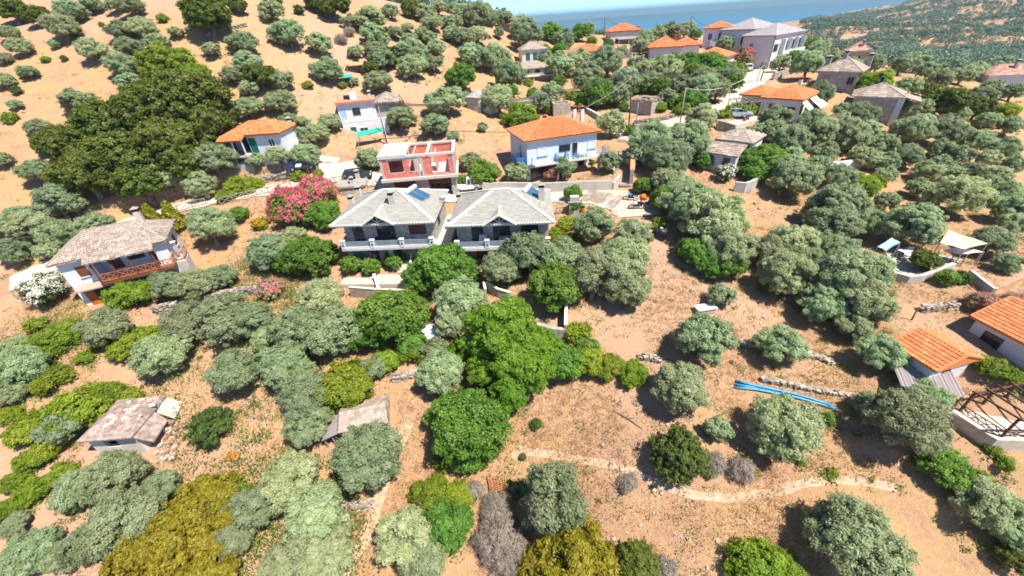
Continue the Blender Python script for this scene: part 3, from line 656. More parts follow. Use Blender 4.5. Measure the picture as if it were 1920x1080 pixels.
# ------------------------------------------------------------------ the two stone houses in front
DIAMOND = surf('dark_inlay', (.03, .04, .05), .4)
def twin(label, e, right):
    b = Bld('stone_house', label, 'house', e); W, D, H = b.W, b.D, 6.0; oh = .55; r = b.root
    bx = (oh, W - oh, 1.9, D - .5); zf = 3.05
    b.walls(STONE, *bx, -3.0, H - .1)
    b.walls(STONE, oh + .3, oh + .75, .55, 1.9, -3, zf - .26, 'pier'); b.walls(STONE, W / 2 - .25, W / 2 + .25, .55, 1.9, -3, zf - .26, 'pier'); b.walls(STONE, W - oh - .75, W - oh - .3, .55, 1.9, -3, zf - .26, 'pier')
    rise = 2.15
    roof = b.hip(0, W, 0, D, H, rise, style='slate', mat=SLATE, capmat=CAPW, cap=.36, bw=.62, rows=.23, fascia=CONCL, seed=3 + right)
    # white eave edging stones
    mb = MB(); k = int(W / .33)
    for i in range(k): mb.box(i * W / k + .02, (i + .72) * W / k, -.06, .12, H - .02, H + .09)
    o = mb.build('eave_stones', CAPW, roof); o['kind'] = 'stuff'
    # gablet over the balcony
    gx_ = W * (.465 if not right else .49); hw = 1.75; zt = H + 1.12; sl = rise / (D / 2); yb = 1.12 / sl
    g = MB().add([(gx_ - hw, -.05, H + .05), (gx_ + hw, -.05, H + .05), (gx_, -.05, zt), (gx_, yb, zt)], [(0, 2, 3), (2, 1, 3)]).build('gablet', SLATE, r)
    for sg in (-1, 1):
        MB().bar((gx_ + sg * (hw + .1), -.12, H + .02), (gx_, -.12, zt + .06), .3, .16).build('gablet_rim', CAPW, g)
        cover([(gx_ + sg * hw, -.05, H + .05), (gx_ + sg * hw * .999, -.04, H + .052), (gx_, yb, zt), (gx_, -.05, zt)], 'slate', SLATE, g, 5, .5, .3) if False else None
    MB().bar((gx_, -.1, zt + .05), (gx_, yb + .1, zt + .05), .22, .12).build('ridge_cap', CAPW, g)
    MB().add([(gx_ - hw * .8, .25, H - .05), (gx_ + hw * .8, .25, H - .05), (gx_, .25, zt - .28)], [(0, 1, 2)]).build('gablet_recess', surf('dark_timber_boards', (.05, .05, .055), .7), g)
    mb = MB(); mb.bar((gx_ - hw * .62, .1, H + .12), (gx_ + hw * .62, .1, H + .12), .12, .14); mb.bar((gx_, .1, H + .12), (gx_, .1, zt - .2), .1)
    for sg in (-1, 1): mb.bar((gx_, .1, H + .2), (gx_ + sg * .62, .1, H + .62), .08)
    mb.build('truss', CONCL, g)
    # balcony
    b.box('balcony_slab', CONCL, oh - .1, W - oh + .1, .12, 1.9, zf - .25, zf)
    n = 4 if not right else 4; xs = [oh - .05 + (W - 2 * oh - .35) * i / 3 for i in range(4)]
    for x in xs:
        p = b.box('balcony_pier', WHITE, x, x + .45, .1, .45, zf, zf + .95)
        MB().box(x - .05, x + .5, .05, .5, zf + .95, zf + 1.03).build('pier_cap', CAPW, p)
        MB().add([(x + .225, .095, zf + .28), (x + .36, .095, zf + .47), (x + .225, .095, zf + .66), (x + .09, .095, zf + .47)], [(0, 1, 2, 3)]).build('diamond_inlay', DIAMOND, p)
    for x0, x1 in zip(xs[:-1], xs[1:]):
        b.box('parapet', WHITE, x0 + .455, x1 - .005, .16, .36, zf, zf + .22)
        b.rail([(x0 + .45, .26), (x1, .26)], .62, surf('grey_blue_rail', (.38, .43, .46), .4), zf + .22, 4, 9, th=.045)
    # doors and windows of the balcony
    fr = DARKF
    if not right:
        b.opening(bx, 'front', .95, zf + .02, 1.2, 2.15, 'door', fr, GLASS); b.opening(bx, 'front', 3.8, zf + .02, 2.1, 2.15, 'door', fr, GLASS); b.opening(bx, 'front', 7.6, zf + .75, 1.95, 1.4, 'window', fr, ROLLER)
    else:
        b.opening(bx, 'front', 1.7, zf + .02, 1.35, 2.15, 'door', fr, GLASS); b.opening(bx, 'front', 4.2, zf + .02, 1.95, 2.15, 'door', fr, GLASS); b.opening(bx, 'front', 7.4, zf + .5, 2.0, 1.65, 'window', fr, GLASS, mull=1)
    b.opening(bx, 'front', 2.0, .3, 1.3, 1.9, 'door', fr, ROLLER); b.opening(bx, 'front', 7.9, .3, 1.5, 1.9, 'door', fr, ROLLER)
    b.opening(bx, 'front', 4.9, .3, 1.2, 1.9, 'door', fr, GLASS)
    b.opening(bx, 'right', 2.0, zf + .8, .9, 1.2, 'window', fr, GLASS); b.opening(bx, 'left', 2.2, zf + .8, .9, 1.2, 'window', fr, GLASS)
    # chimneys
    if not right:
        b.chimney(W * .56, D * .30, H + .6, H + 2.75, .62, CONC, SLATE); b.chimney(W * .03, D * .62, H - 1.2, H + 1.3, .55, CONCL, SLATE); b.chimney(W * .05, D * .84, H - 1.2, H + 1.7, .55, CONCL, SLATE)
        b.box('side_terrace', CONCL, W - oh, W + 1.1, 1.0, D - .3, -3, zf - .3)
    else:
        b.chimney(W * .895, D * .52, H - .2, H + 2.6, .7, CONC, SLATE, d=.6); b.chimney(W * .035, D * .68, H - 1.2, H + 1.3, .5, CONCL, SLATE)
    return b
eA = eaves((618, 425), (814, 417), 6.0, (837, 357)); eB = eaves((839, 425), (1040, 417), 6.0, (1036, 356))
tA = twin('stone house with grey slate roof, left of the pair, chimney mid slope', eA, 0)
tB = twin('stone house with grey slate roof, right of the pair, chimney at right eave', eB, 1)
def roofz(b, x, y, rise=2.15): return b.H + min(rise, rise / (b.D / 2) * min(x, b.W - x, y, b.D - y))
def roof_at(b, px, py):
    d = ray(px, py); c, sn = math.cos(b.e['rz']), math.sin(b.e['rz']); o = b.e['o']
    for t_ in np.arange(30, 70, .03):
        p = CAM + t_ * d; q = p - o; x_, y_ = c * q[0] + sn * q[1], -sn * q[0] + c * q[1]
        if 0 < x_ < b.W and 0 < y_ < b.D and q[2] < roofz(b, x_, y_): return p
    return p
def on_roof(b, px, py, ang):
    p = roof_at(b, px, py); u = R(ang) + b.e['rz']; return p + np.array([math.sin(u), -math.cos(u), 0]) * .9 + np.array([0, 0, -.30])
solar_heater('solar panels with water tank on the roof of the left stone house', on_roof(tA, 786, 368, 72), eA['rz'] + R(72), R(24))
solar_heater('solar panels with water tank behind the right chimney of the right stone house', on_roof(tB, 1004, 366, 72), eB['rz'] + R(72), R(24))
def sat_dish(label, loc, rz, group=None):
    t = thing('satellite_dish', label, 'satellite dish', loc, rz, group)
    prof = [(.02, 0), (.2, .03), (.36, .1), (.45, .16)]; mb = MB().lathe(prof, 14)
    o = mb.build('dish', surf('dish_grey', (.6, .6, .58), .5), t, True); o.rotation_euler = (R(-62), 0, 0); o.location = (0, -.15, .7)
    MB().tube([(0, 0, -.4), (0, 0, .7)], .035, 6).build('mast', STEEL, t); MB().bar((0, -.2, .55), (0, -.75, .75), .03).build('feed_arm', STEEL, t); return t
sat_dish('satellite dish on the right eave of the left stone house', tA.world(tA.W + .1, tA.D * .55, 5.9), eA['rz'] + .5)
sat_dish('satellite dish standing lower in the gap between the two stone houses', tA.world(tA.W + .75, tA.D * .30, 3.2), eA['rz'] + .2)
# ------------------------------------------------------------------ unfinished brick house over stone garages
BRICK = bpy.data.materials.new('red_hollow_brick'); n_, nn_, ln_ = nodes(BRICK); b_ = nn_['Principled BSDF']
tc_ = nn_.new('ShaderNodeTexCoord'); mp_ = nn_.new('ShaderNodeMapping'); mp_.inputs['Rotation'].default_value = (R(90), 0, 0); ln_.new(tc_.outputs['Object'], mp_.inputs[0])
a_ = noise(nn_, ln_, tc_.outputs['Object'], 1.6, 5); r_ = ramp(nn_, [(.3, (.62, .18, .125)), (.6, (.70, .21, .145)), (.8, (.72, .38, .30))]); ln_.new(a_.outputs[0], r_.inputs[0])
at_ = nn_.new('ShaderNodeAttribute'); at_.attribute_name = 'tint'; hv_ = nn_.new('ShaderNodeHueSaturation'); ln_.new(r_.outputs[0], hv_.inputs['Color'])
mr_ = nn_.new('ShaderNodeMapRange'); mr_.inputs[3].default_value = .7; mr_.inputs[4].default_value = 1.3; ln_.new(at_.outputs['Fac'], mr_.inputs[0]); ln_.new(mr_.outputs[0], hv_.inputs['Value']); ln_.new(hv_.outputs[0], b_.inputs['Base Color']); b_.inputs['Roughness'].default_value = .9
e = eaves((707, 296), (851, 284), 6.2, (859, 263)); gb = Bld('unfinished_house', 'unfinished house, red brick storey on stone garages', 'house', e); W, D = gb.W, max(gb.D, 6.6)
MORT = surf('brick_mortar', (.52, .42, .36), .95)
zs = 3.1
gb.walls(STONE, .2, 1.35, .2, D, -2, zs - .25, 'stone_wall'); gb.walls(STONE, W * .43, W * .6, .2, D, -2, zs - .25, 'stone_wall'); gb.walls(STONE, W - .9, W - .2, .2, D, -2, zs - .25, 'stone_wall')
gb.walls(GREYW, 1.35, W - .9, D - .4, D, -2, zs - .25, 'rear_wall'); gb.box('garage_floor', GREYW, 1.35, W - .9, .3, D - .4, -.3, .05)
gb.box('floor_slab', CONCL, -.15, W + .15, -.25, D + .1, zs - .25, zs + .12)
gd = gb.box('garage_door', ROLLER, 1.355, W * .43 - .005, .45, .52, .0, zs - .26)
mb = MB()
for k in range(9): mb.box(1.4, W * .43 - .05, .43, .45, .1 + k * .3, .3 + k * .3)
mb.build('door_slats', ROLLER, gd)
gd = gb.box('garage_door', ROLLER, W * .6 + .005, W - .905, .45, .52, zs - 1.2, zs - .26); tag(gd, 'roller door half open')
def brick_panel(x0, x1, y, z0, z1, face='x'):
    mb = MB(); rs = random.Random(int(x0 * 91 + y * 17 + z0 * 7)); bh = .24; bl = .36; k = max(1, int((z1 - z0) / bh)); bh = (z1 - z0) / k
    for r_i in range(k):
        a = x0 - (bl / 2 if r_i % 2 else 0)
        while a < x1 - .02:
            u0, u1 = max(a, x0), min(a + bl, x1)
            if u1 - u0 > .05:
                t = rs.gauss(.5, .16)
                if face == 'x': mb.box(u0 + .01, u1 - .01, y, y + .2, z0 + r_i * bh + .01, z0 + (r_i + 1) * bh - .01, t)
                else: mb.box(y, y + .2, u0 + .01, u1 - .01, z0 + r_i * bh + .01, z0 + (r_i + 1) * bh - .01, t)
            a += bl
    o = mb.build('brick_panel', BRICK, gb.root); o['kind'] = 'stuff'
    m2 = MB()
    if face == 'x': m2.box(x0, x1, y + .02, y + .18, z0, z1)
    else: m2.box(y + .02, y + .18, x0, x1, z0, z1)
    m2.build('mortar', MORT, o); return o
z0, z1 = zs + .12, 6.2
# front wall with two openings, cross walls and the rear wall
for a in ((.15, 1.2, z0, z1 - .3), (1.2, 3.1, z0, z0 + .75), (3.1, 3.9, z0, z1 - .3), (3.9, 4.9, z0, z0 + .75), (5.75, 6.9, z0, z1 - .55), (6.9, W - 1.0, z0, z0 + .25), (W - .95, W - .35, z0, z1 - .35)): brick_panel(a[0], a[1], .1, a[2], a[3])
for a in ((.15, W * .3, z0, z1 - .3), (W * .32, W * .62, z0, z1 - .35), (W * .66, W - .3, z0, z1 - .3)): brick_panel(a[0], a[1], D - .3, a[2], a[3])
for xx, ya, yb, zt in ((.12, .4, D - .4, z1 - .3), (W * .42, 2.2, D - .4, z1 - .35), (W * .72, 1.8, D * .6, z1 - .4), (W - .32, .4, D * .42, z1 - .3), (W - .32, D * .52, D - .35, z1 - .3)): brick_panel(ya, yb, xx, z0, zt, 'y')
for xx, yy in ((.1, .05), (4.95, .05), (5.45, .05), (W - .35, .05), (.1, D - .35), (W * .62, D - .35), (W - .35, D - .35), (W * .42, 2.0)): gb.box('column', CONC, xx, xx + .3, yy, yy + .3, z0, z1 - .3)
gb.box('roof_slab', CONCL, -.05, W * .36, -.05, D + .05, z1 - .28, z1 + .16)
for a in ((W * .36, W + .05, -.02, .38), (W * .36, W + .05, D - .4, D)): gb.box('ring_beam', CONCL, a[0], a[1], a[2], a[3], z1 - .28, z1)
gb.box('ring_beam', CONCL, W - .4, W + .05, .385, D - .405, z1 - .281, z1 - .002); gb.box('ring_beam', CONCL, W * .62, W * .62 + .35, .385, D - .405, z1 - .281, z1 - .002)
gb.box('lintel', CONCL, 1.0, 4.95, .08, .32, z1 - .6, z1 - .29)
mb = MB()
for k in range(7): mb.bar((rnd.uniform(W * .64, W - .8), rnd.uniform(1.9, D * .55), .1), (rnd.uniform(W * .64, W - .8), rnd.uniform(1.9, D * .5), rnd.uniform(.6, 1.6)), .12)
mb.build('stored_planks', WOODG, gb.root)
# ------------------------------------------------------------------ white two storey house with the big orange roof
e = eaves((983.5, 266), (1128, 246), 6.4, None, None, (951, 242)); oh_ = Bld('white_house', 'two storey white house with bright orange roof and blue balcony rails', 'house', e); b = oh_; W, D = b.W, b.D
bx = (.45, W - .45, .5, D - .45); b.walls(surf('pale_blue_plaster', (.55, .61, .63), .85, .05, .8), *bx, 2.9, 6.3, 'upper_wall'); b.walls(WHITE, .45, 4.9, .9, D - .45, -3, 2.9, 'lower_wall'); b.walls(WHITE, 4.9, W - .45, 2.4, D - .45, -3, 2.9, 'lower_wall')
b.hip(0, W, 0, D, 6.4, 1.75, style='tile', mat=TERRA, bw=.3, rows=.4, fascia=TERRA, seed=9, cap=.22)
zf = 3.05
b.box('balcony', CONCL, 1.2, 4.9, -.75, .5, zf - .2, zf); b.box('balcony', CONCL, 6.4, W + .6, -.75, .5, zf - .2, zf + .001); b.box('balcony', CONCL, -.95, .45, .6, 3.4, zf - .2, zf)
TEALR = surf('pale_blue_rail', (.42, .55, .62), .5)
b.rail([(1.25, .45), (1.25, -.7), (4.85, -.7)], .95, STEEL, zf, 3, 1.1, th=.03); b.rail([(6.45, .45), (6.45, -.7)], 1.0, BLUEP, zf, 6, .6, th=.06); b.rail([(4.87, -.7), (4.87, .45)], 1.0, BLUEP, zf, 6, .6, th=.06)
b.rail([(6.45, -.7), (W + .55, -.7)], .95, TEALR, zf, 3, 1.1, th=.03); b.rail([(W + .55, -.7), (W + .55, .45)], 1.0, BLUEP, zf, 6, .6, th=.07)
b.rail([(.45, .62), (-.92, .62), (-.92, 3.35), (.45, 3.35)], 1.0, BLUEP, zf, 6, .5, th=.06)
for x in (4.7, W - .55): b.box('column', WHITE, x, x + .3, -.7, -.4, -3, zf - .2)
b.opening(bx, 'front', 5.0, zf + 1.1, 1.75, .95, 'window', DARKF, GLASS, mull=2); b.opening(bx, 'front', 7.0, zf + .02, 1.0, 2.2, 'door', WHITEP, GLASS, mull=0); b.opening(bx, 'front', 9.6, zf + .95, 1.25, 1.15, 'window', WHITEP, WHITEP, mull=0, sill=BLUEP)
b.opening(bx, 'front', 1.6, zf + .9, 1.5, 1.2, 'window', WHITEP, WHITEP, mull=0, sill=BLUEP)
b.opening(bx, 'left', D - 4.2, zf + .02, .95, 2.1, 'door', WHITEP, BLUEP, mull=0)
b2 = (.45, 4.9, .9, D - .45); b.opening(b2, 'front', .6, .35, 3.3, 1.9, 'window', DARKF, GLASS, mull=2)
b3 = (4.9, W - .45, 2.4, D - .45); b.opening(b3, 'front', 1.4, 1.0, 1.7, 1.1, 'window', WHITEP, GLASS, mull=3); b.opening(b3, 'front', 4.6, .05, 1.0, 2.1, 'door', WOOD, GLASS, mull=0)
REDC = surf('red_chimney_pot', (.45, .05, .04), .7)
for x, y, z in ((5.2, D * .62, 8.5),): b.chimney(x, y, 7.2, z, .45, PINKW, REDC)
for x, y in ((W * .90, D * .78), (W * .985, D * .70)): b.chimney(x, y, 5.6, 9.0, .5, PINKW, REDC)
mb = MB(); mb.tube([(.02, .02, 6.25), (.42, .44, 5.9), (.42, .44, 0)], .05, 6); mb.build('downpipe', surf('grey_pipe', (.3, .33, .36), .5), b.root)
b.box('terrace', CONC, .3, W + 1.4, -2.9, .9, -3, -.02); b.box('terrace', CONC, 4.9, W + .4, .9, 2.4, -3, -.021)
# ------------------------------------------------------------------ white house with stone slab roof at the left
e = eaves((86, 500), (310, 451), 5.4, None, 6.6); lh = Bld('white_house', 'white house with brown stone roof and wooden balcony, far left', 'house', e); b = lh; W, D = b.W, b.D
bx = (.4, W - .4, .5, D - .4)
# the balcony is a recess: walls stand either side of it
b.walls(WHITE, .4, 3.0, .5, D - .4, -3, 5.3); b.walls(WHITE, 3.0, W - 1.6, .5, D - .4, -3, 2.55); b.walls(WHITE, 3.0, W - 1.6, 2.4, D - .4, 2.55, 5.3); b.walls(WHITE, W - 1.6, W - .4, .5, D - .4, -3, 5.29)
b.hip(0, W, 0, D, 5.4, 1.75, li=D * .45, ri=D * .40, style='slab', mat=SLATE_BEIGE, capmat=SLATE_BEIGE, cap=.2, bw=.34, rows=.27, fascia=SLATE_BEIGE, seed=21)
# porch roof over the balcony
pr = MB().add([(2.75, -.75, 5.02), (W - 1.2, -.75, 5.02), (W - 1.2, .3, 5.52), (2.75, .3, 5.52), (2.75, -.75, 4.9), (W - 1.2, -.75, 4.9), (W - 1.2, .3, 5.4), (2.75, .3, 5.4)], [(0, 1, 2, 3), (7, 6, 5, 4), (0, 4, 5, 1), (1, 5, 6, 2), (3, 2, 6, 7), (0, 3, 7, 4)]).build('porch_roof', SLATE_BEIGE, b.root)
cover([(2.75, -.75, 5.02), (W - 1.2, -.75, 5.02), (W - 1.2, .35, 5.545), (2.75, .35, 5.545)], 'slab', SLATE_BEIGE, pr, 31, .34, .27)
b.box('balcony_floor', WOOD, 3.0, W - .3, -.55, .5, 2.36, 2.56)
for x in (3.1, 4.6, 6.2, W - 1.7): b.box('balcony_post', WOOD, x, x + .14, -.5, -.36, 2.56, 4.95)
mb = MB(); xs = np.linspace(3.1, W - .35, 9)
for z in (2.72, 3.5): mb.bar((3.1, -.45, z), (W - .35, -.45, z), .07)
for x0, x1 in zip(xs[:-1], xs[1:]): mb.bar((x0, -.45, 2.72), (x1, -.45, 3.5), .05); mb.bar((x1, -.45, 2.72), (x0, -.45, 3.5), .05); mb.bar((x1, -.45, 2.6), (x1, -.45, 3.55), .07)
mb.build('balcony_railing', WOODL, b.root)
mb = MB()
for a, c in (((W - .35, -.45), (W - .35, .9)), ((W - .35, .9), (W + .5, .9)), ((W + .5, .9), (W + .5, 2.6))):
    for z in (2.72, 3.5): mb.bar((*a, z), (*c, z), .07)
    mb.bar((*a, 2.72), (*c, 3.5), .05); mb.bar((*c, 2.72), (*a, 3.5), .05); mb.bar((*c, 2.5), (*c, 3.55), .08)
mb.build('landing_railing', WOODL, b.root); b.box('landing', CONC, W - .4, W + .55, .6, 2.7, -2, 2.5)
b4 = (3.0, W - 1.6, 2.4, D - .4)
b.opening(b4, 'front', .5, 2.7, 1.1, 2.1, 'door', WOOD, WOOD); b.opening(b4, 'front', 2.2, 3.3, 1.5, 1.3, 'window', WOOD, GLASS); b.opening(b4, 'front', 4.1, 2.7, .9, 2.1, 'door', WOODL, WOOD, mull=0)
b.opening(bx, 'front', 1.15, 3.35, .85, 1.15, 'window', WOOD, WOOD, mull=0, sill=WHITE)
dd = b.opening(bx, 'front', 1.3, -.05, 1.7, 2.05, 'door', WOOD, GLASS, shut=WOODL)
cn = MB().add([(.8, -.35, 2.2), (3.7, -.35, 2.2), (3.7, .5, 2.62), (.8, .5, 2.62), (.8, -.35, 2.08), (3.7, -.35, 2.08), (3.7, .5, 2.5), (.8, .5, 2.5)], [(0, 1, 2, 3), (7, 6, 5, 4), (0, 4, 5, 1), (1, 5, 6, 2), (0, 3, 7, 4)]).build('door_canopy', SLATE_BEIGE, b.root)
b.opening(bx, 'front', 5.2, .5, 1.3, 1.3, 'window', WOOD, GLASS, shut=WOODL)
b.opening(bx, 'right', 3.2, 3.3, .75, 1.2, 'window', WOOD, WOOD, mull=0, sill=WHITE); b.opening(bx, 'right', 2.3, .6, .5, .6, 'window', WOOD, GLASS, mull=0)
b.chimney(W - 2.1, D * .58, 6.4, 8.4, .55, CONC, SLATE_BEIGE)
MB().lathe([(.05, 0), (.28, .02), (.34, .08)], 12, (W + .1, 1.2, 4.6)).build('lamp_dish', WHITEP, b.root)
# ------------------------------------------------------------------ the other houses
# cottage under the oaks
e = eaves((414, 257), (523.5, 250), 3.8, (525, 234)); b = Bld('cottage', 'small white cottage with orange hip roof beside the dark oaks', 'house', e); W, D = b.W, b.D
bx = (3.3, W - .3, .5, D - .4); b.walls(WHITE, *bx, -3, 3.7); b.walls(WHITE, .3, 3.3, 2.2, D - .4, -3, 3.7)
b.hip(0, W, 0, D, 3.8, 1.35, li=D * .45, ri=D * .42, mat=TERRA, bw=.3, rows=.42, fascia=TERRA, seed=4)
pr = MB().add([(-.2, -1.3, 3.35), (3.4, -1.3, 3.35), (3.4, .1, 3.85), (-.2, .1, 3.85), (-.2, -1.3, 3.22), (3.4, -1.3, 3.22), (3.4, .1, 3.7), (-.2, .1, 3.7)], [(0, 1, 2, 3), (7, 6, 5, 4), (0, 4, 5, 1), (1, 5, 6, 2), (0, 3, 7, 4)]).build('porch_roof', TERRA, b.root)
cover([(-.2, -1.3, 3.35), (3.4, -1.3, 3.35), (3.4, .05, 3.83), (-.2, .05, 3.83)], 'tile', TERRA, pr, 8, .3, .42)
b.box('porch_floor', CONC, 0, 3.299, -1.0, 2.199, .95, 1.15); b.box('porch_base', GREYW, .3, 3.29, -.8, 2.19, -3, .949)
mb = MB()
for x in (.1, 1.7, 3.15): mb.box(x, x + .14, -1.0, -.86, 1.15, 3.25)
mb.build('porch_posts', WHITEP, b.root)
b.opening((.3, 3.3, 2.2, D - .4), 'front', 1.0, 1.2, 1.0, 2.0, 'door', BLUEP, GLASS); b.opening(bx, 'front', .15, 1.3, 1.0, 2.0, 'door', GREENP, GREENP); b.opening(bx, 'front', 3.0, 1.9, .9, 1.1, 'window', WHITEP, GLASS, sill=WHITE)
b.opening((.3, 3.29, -.8, 2.19), 'front', 1.2, .1, 1.0, .7, 'window', DARKF, GLASS)
b.chimney(W * .9, D * .86, 3.9, 5.0, .45, GREYW, CONC)
# white house with the flat red-edged terrace
e = eaves2((629, 197), 68, 14, 6.4, 6.5, 5.8); b = Bld('flat_roof_house', 'white house with flat red-edged terrace roof and stone-slab wing', 'house', e); W, D = b.W, b.D
bx = (0, W, .9, D); b.walls(WHITE, *bx, 2.9, 5.8); b.walls(WHITE, .3, W + 1.6, -.6, D, -3, 2.8)
b.box('roof_slab', surf('red_terrace', (.55, .24, .15), .9, .1, 1, stain=(.42, .25, .18)), -.15, W + .1, .5, D, 5.8, 6.0); b.box('roof_edge', surf('red_paint', (.52, .16, .10), .8), -.18, W + .12, .42, .498, 5.74, 6.06)
b.box('balcony', CONCL, 0, W + 1.5, -.6, .9, 2.8, 2.95); b.rail([(.05, -.55), (W + 1.4, -.55)], .95, surf('grey_blue_rail', (.3, .36, .42)), 2.95, 4, 1.2, th=.04)
b.opening(bx, 'front', 2.4, 3.7, 1.3, 1.2, 'window', DARKF, GLASS); b.opening(bx, 'front', .4, 2.97, .9, 2.0, 'door', WHITEP, surf('pale_blue', (.3, .42, .6))); b.opening(bx, 'front', 5.0, 2.97, .9, 2.0, 'door', WHITEP, WHITEP, mull=0)
b.opening((.3, W + 1.6, -.6, D), 'front', 1.2, .6, .9, 1.5, 'door', DARKF, GREENP, mull=0); b.opening((.3, W + 1.6, -.6, D), 'front', 2.7, .8, 1.4, 1.1, 'window', WHITEP, GLASS)
b.walls(STONEB, W + .1, W + 4.2, 1.2, D + 1, -2, 5.2, 'wing_wall'); b.hip(W - .2, W + 4.7, .6, D + 1.5, 5.3, 1.3, style='slab', mat=SLATE_BEIGE, cap=0, bw=.5, rows=.45, fascia=SLATE_BEIGE, seed=41)
bt = b.box('water_tank', surf('tank_enamel', (.62, .63, .62)), 2.4, 3.5, 2.5, 3.5, 6.0, 7.2); b.chimney(5.7, 4, 6.0, 7.1, .5, CONC, CONC)
MB().tube([(1.2, 4.2, 6.35), (2.2, 4.2, 6.35)], .33, 10).build('barrel', BLACK, b.root)
# tall white house with green shutters
e = eaves2((977, 94), 105, 8, 7.4, 6.0, 6.8); b = Bld('tower_house', 'tall cream house with stone roof and green shutters', 'house', e); W, D = b.W, b.D
bx = (.35, W - .35, .4, D - .3); b.walls(CREAM, *bx, -3, 6.7); b.hip(0, W, 0, D, 6.8, 1.7, style='slate', mat=SLATE_BEIGE, capmat=SLATE_BEIGE, bw=.6, rows=.45, fascia=CONCL, seed=51)
for u, s_ in ((1.0, GREENP), (2.95, GREENP), (4.9, GLASS)): b.opening(bx, 'front', u, 4.2, 1.1, 1.7, 'window', DARKF if s_ is GLASS else GREENP, s_, sill=WHITE)
b.walls(STONE, -1.6, W + .2, -3.2, .4, -3, 2.6, 'lower_wall')
lo = MB().add([(-2.1, -3.6, 2.7), (W + .5, -3.6, 2.7), (W - 1.2, .38, 4.1), (.2, .38, 4.1), (-2.1, -3.6, 2.55), (W + .5, -3.6, 2.55)], [(0, 1, 2, 3), (0, 4, 5, 1), (0, 3, 4), (1, 5, 2)]).build('lower_roof', SLATE_BEIGE, b.root)
cover([(-2.1, -3.6, 2.7), (W + .5, -3.6, 2.7), (W - 1.2, .38, 4.1), (.2, .38, 4.1)], 'slate', SLATE_BEIGE, lo, 6, .6, .45)
b.box('porch_roof', CONCL, -1.4, W - .2, -5.6, -3.25, .9, 1.1); b.box('porch_wall', STONEB, -1.2, W - .4, -4.2, -3.22, -3.4, .9)
for x in (-1.2, 2.0, W - .6): b.box('porch_post', CONC, x, x + .25, -5.4, -5.15, -3.5, .9)
for u in (1.8, 4.6): b.opening((-1.6, W + .2, -3.2, .4), 'front', u, 1.6, 1.2, .7, 'window', DARKF, GLASS)
b.walls(CREAM, -4.6, -.4, .8, 3.5, -3, 2.7, 'side_wall'); b.box('side_roof', CONC, -4.8, -.3, .6, 3.8, 2.7, 2.9)
# simple hip houses in the village
def village(name, label, FL, d, rz, W, D, H, rise, wall, tile='tile', mat=TERRA, wins=(), group=None, bw=.4, rows=.55, chim=None, li=None, ri=None, capmat=None, seed=1, oh=.45):
    b = Bld(name, label, 'house', eaves2(FL, d, rz, W, D, H), group); bx = (oh, W - oh, oh, D - oh); b.walls(wall, *bx, -5, H - .1)
    b.hip(0, W, 0, D, H, rise, li=li, ri=ri, style=tile, mat=mat, capmat=capmat, bw=bw, rows=rows, fascia=mat if tile == 'tile' else CONCL, seed=seed)
    for w_ in wins: b.opening(bx, *w_[:5], **(w_[5] if len(w_) > 5 else {}))
    for c in chim or (): b.chimney(*c)
    b.bx = bx; return b
b = village('bungalow', 'pale house with orange hip roof on the ridge below the sea', (1144, 60), 128, 0, 10.4, 8.5, 4.2, 2.0, CREAM, seed=61, wins=[('front', 1.5, 1.2, 1.2, 1.2), ('right', 2, 1.2, 1.2, 1.2)])
b.box('veranda_roof', SLATE_DARK, 2.2, 9.2, -2.6, .4, 2.0, 2.12)
for x in (2.4, 5.6, 9.0): b.box('veranda_post', CONC, x, x + .15, -2.5, -2.35, -4, 2.0)
b = village('bungalow', 'white bungalow with orange roof and pink-tiled porch gable', (1079, 99), 112, 6, 9.5, 8, 3.0, 1.7, WHITE, seed=62, wins=[('front', 1.2, .4, 1.0, 2.0, dict(kind='door', pane=GLASS)), ('front', 3.0, .6, 1.6, 1.6), ('front', 6.0, .8, 1.2, 1.2)])
b.hip(-3.2, 1.6, -1.8, 3.5, 2.6, 1.1, li=0, ri=1.2, axis='x', mat=TERRA_OLD, bw=.4, rows=.5, fascia=TERRA, seed=63); b.walls(WHITE, -2.6, .4, -1.0, 3.2, -4, 2.4, 'porch_wall')
b.box('shed_roof', SLATE_DARK, 9.6, 14.0, -1.5, 3.0, 2.2, 2.35); b.walls(PINKW, 13.2, 16.5, 0, 4.5, -4, 3.2, 'annex_wall'); b.box('shed_wall', GREYW, 9.9, 13.1, 1, 2.9, -3, 2.2)
b = village('bungalow', 'long orange-roofed house behind the pink bush and dark fence', (1216, 90), 108, -14, 9.2, 9.5, 3.4, 2.3, surf('grey_plaster', (.50, .52, .52)), seed=64, wins=[('front', 5.8, 1.0, 1.2, 1.2)], chim=[(7.4, 6.2, 4.2, 6.6, .5, REDC, REDC)])
b.hip(6.5, 14.5, 4.0, 11.5, 3.3, 1.7, mat=TERRA, bw=.4, rows=.55, fascia=TERRA, seed=65); b.walls(WHITE, 7.2, 13.8, 4.6, 10.8, -5, 3.2, 'wing_wall')
b = village('bungalow', 'low orange-roofed house left of the dark pink bush', (1294, 107), 98, -42, 8.6, 8.5, 3.0, 1.7, WHITE, seed=66, wins=[('front', 2, .8, 1.2, 1.2), ('right', 2, .8, 1.2, 1.3)])
b = village('white_house', 'tall white house with orange roof behind the grey hotel', (1318, 54), 112, -28, 8.2, 8.5, 8.0, 1.5, WHITE, seed=67, wins=[('front', 1.2, 5.2, 1.1, 1.6), ('front', 3.8, 5.0, 1.1, 1.9), ('front', 1.4, 1.8, 1.2, 1.5)])
b.box('awning', surf('turquoise_awning', (.03, .42, .42), .7), .2, 4.4, -1.3, .4, 2.4, 2.5); b.box('balcony', WHITE, 2.6, 6.8, -1.2, .44, 3.8, 4.9)
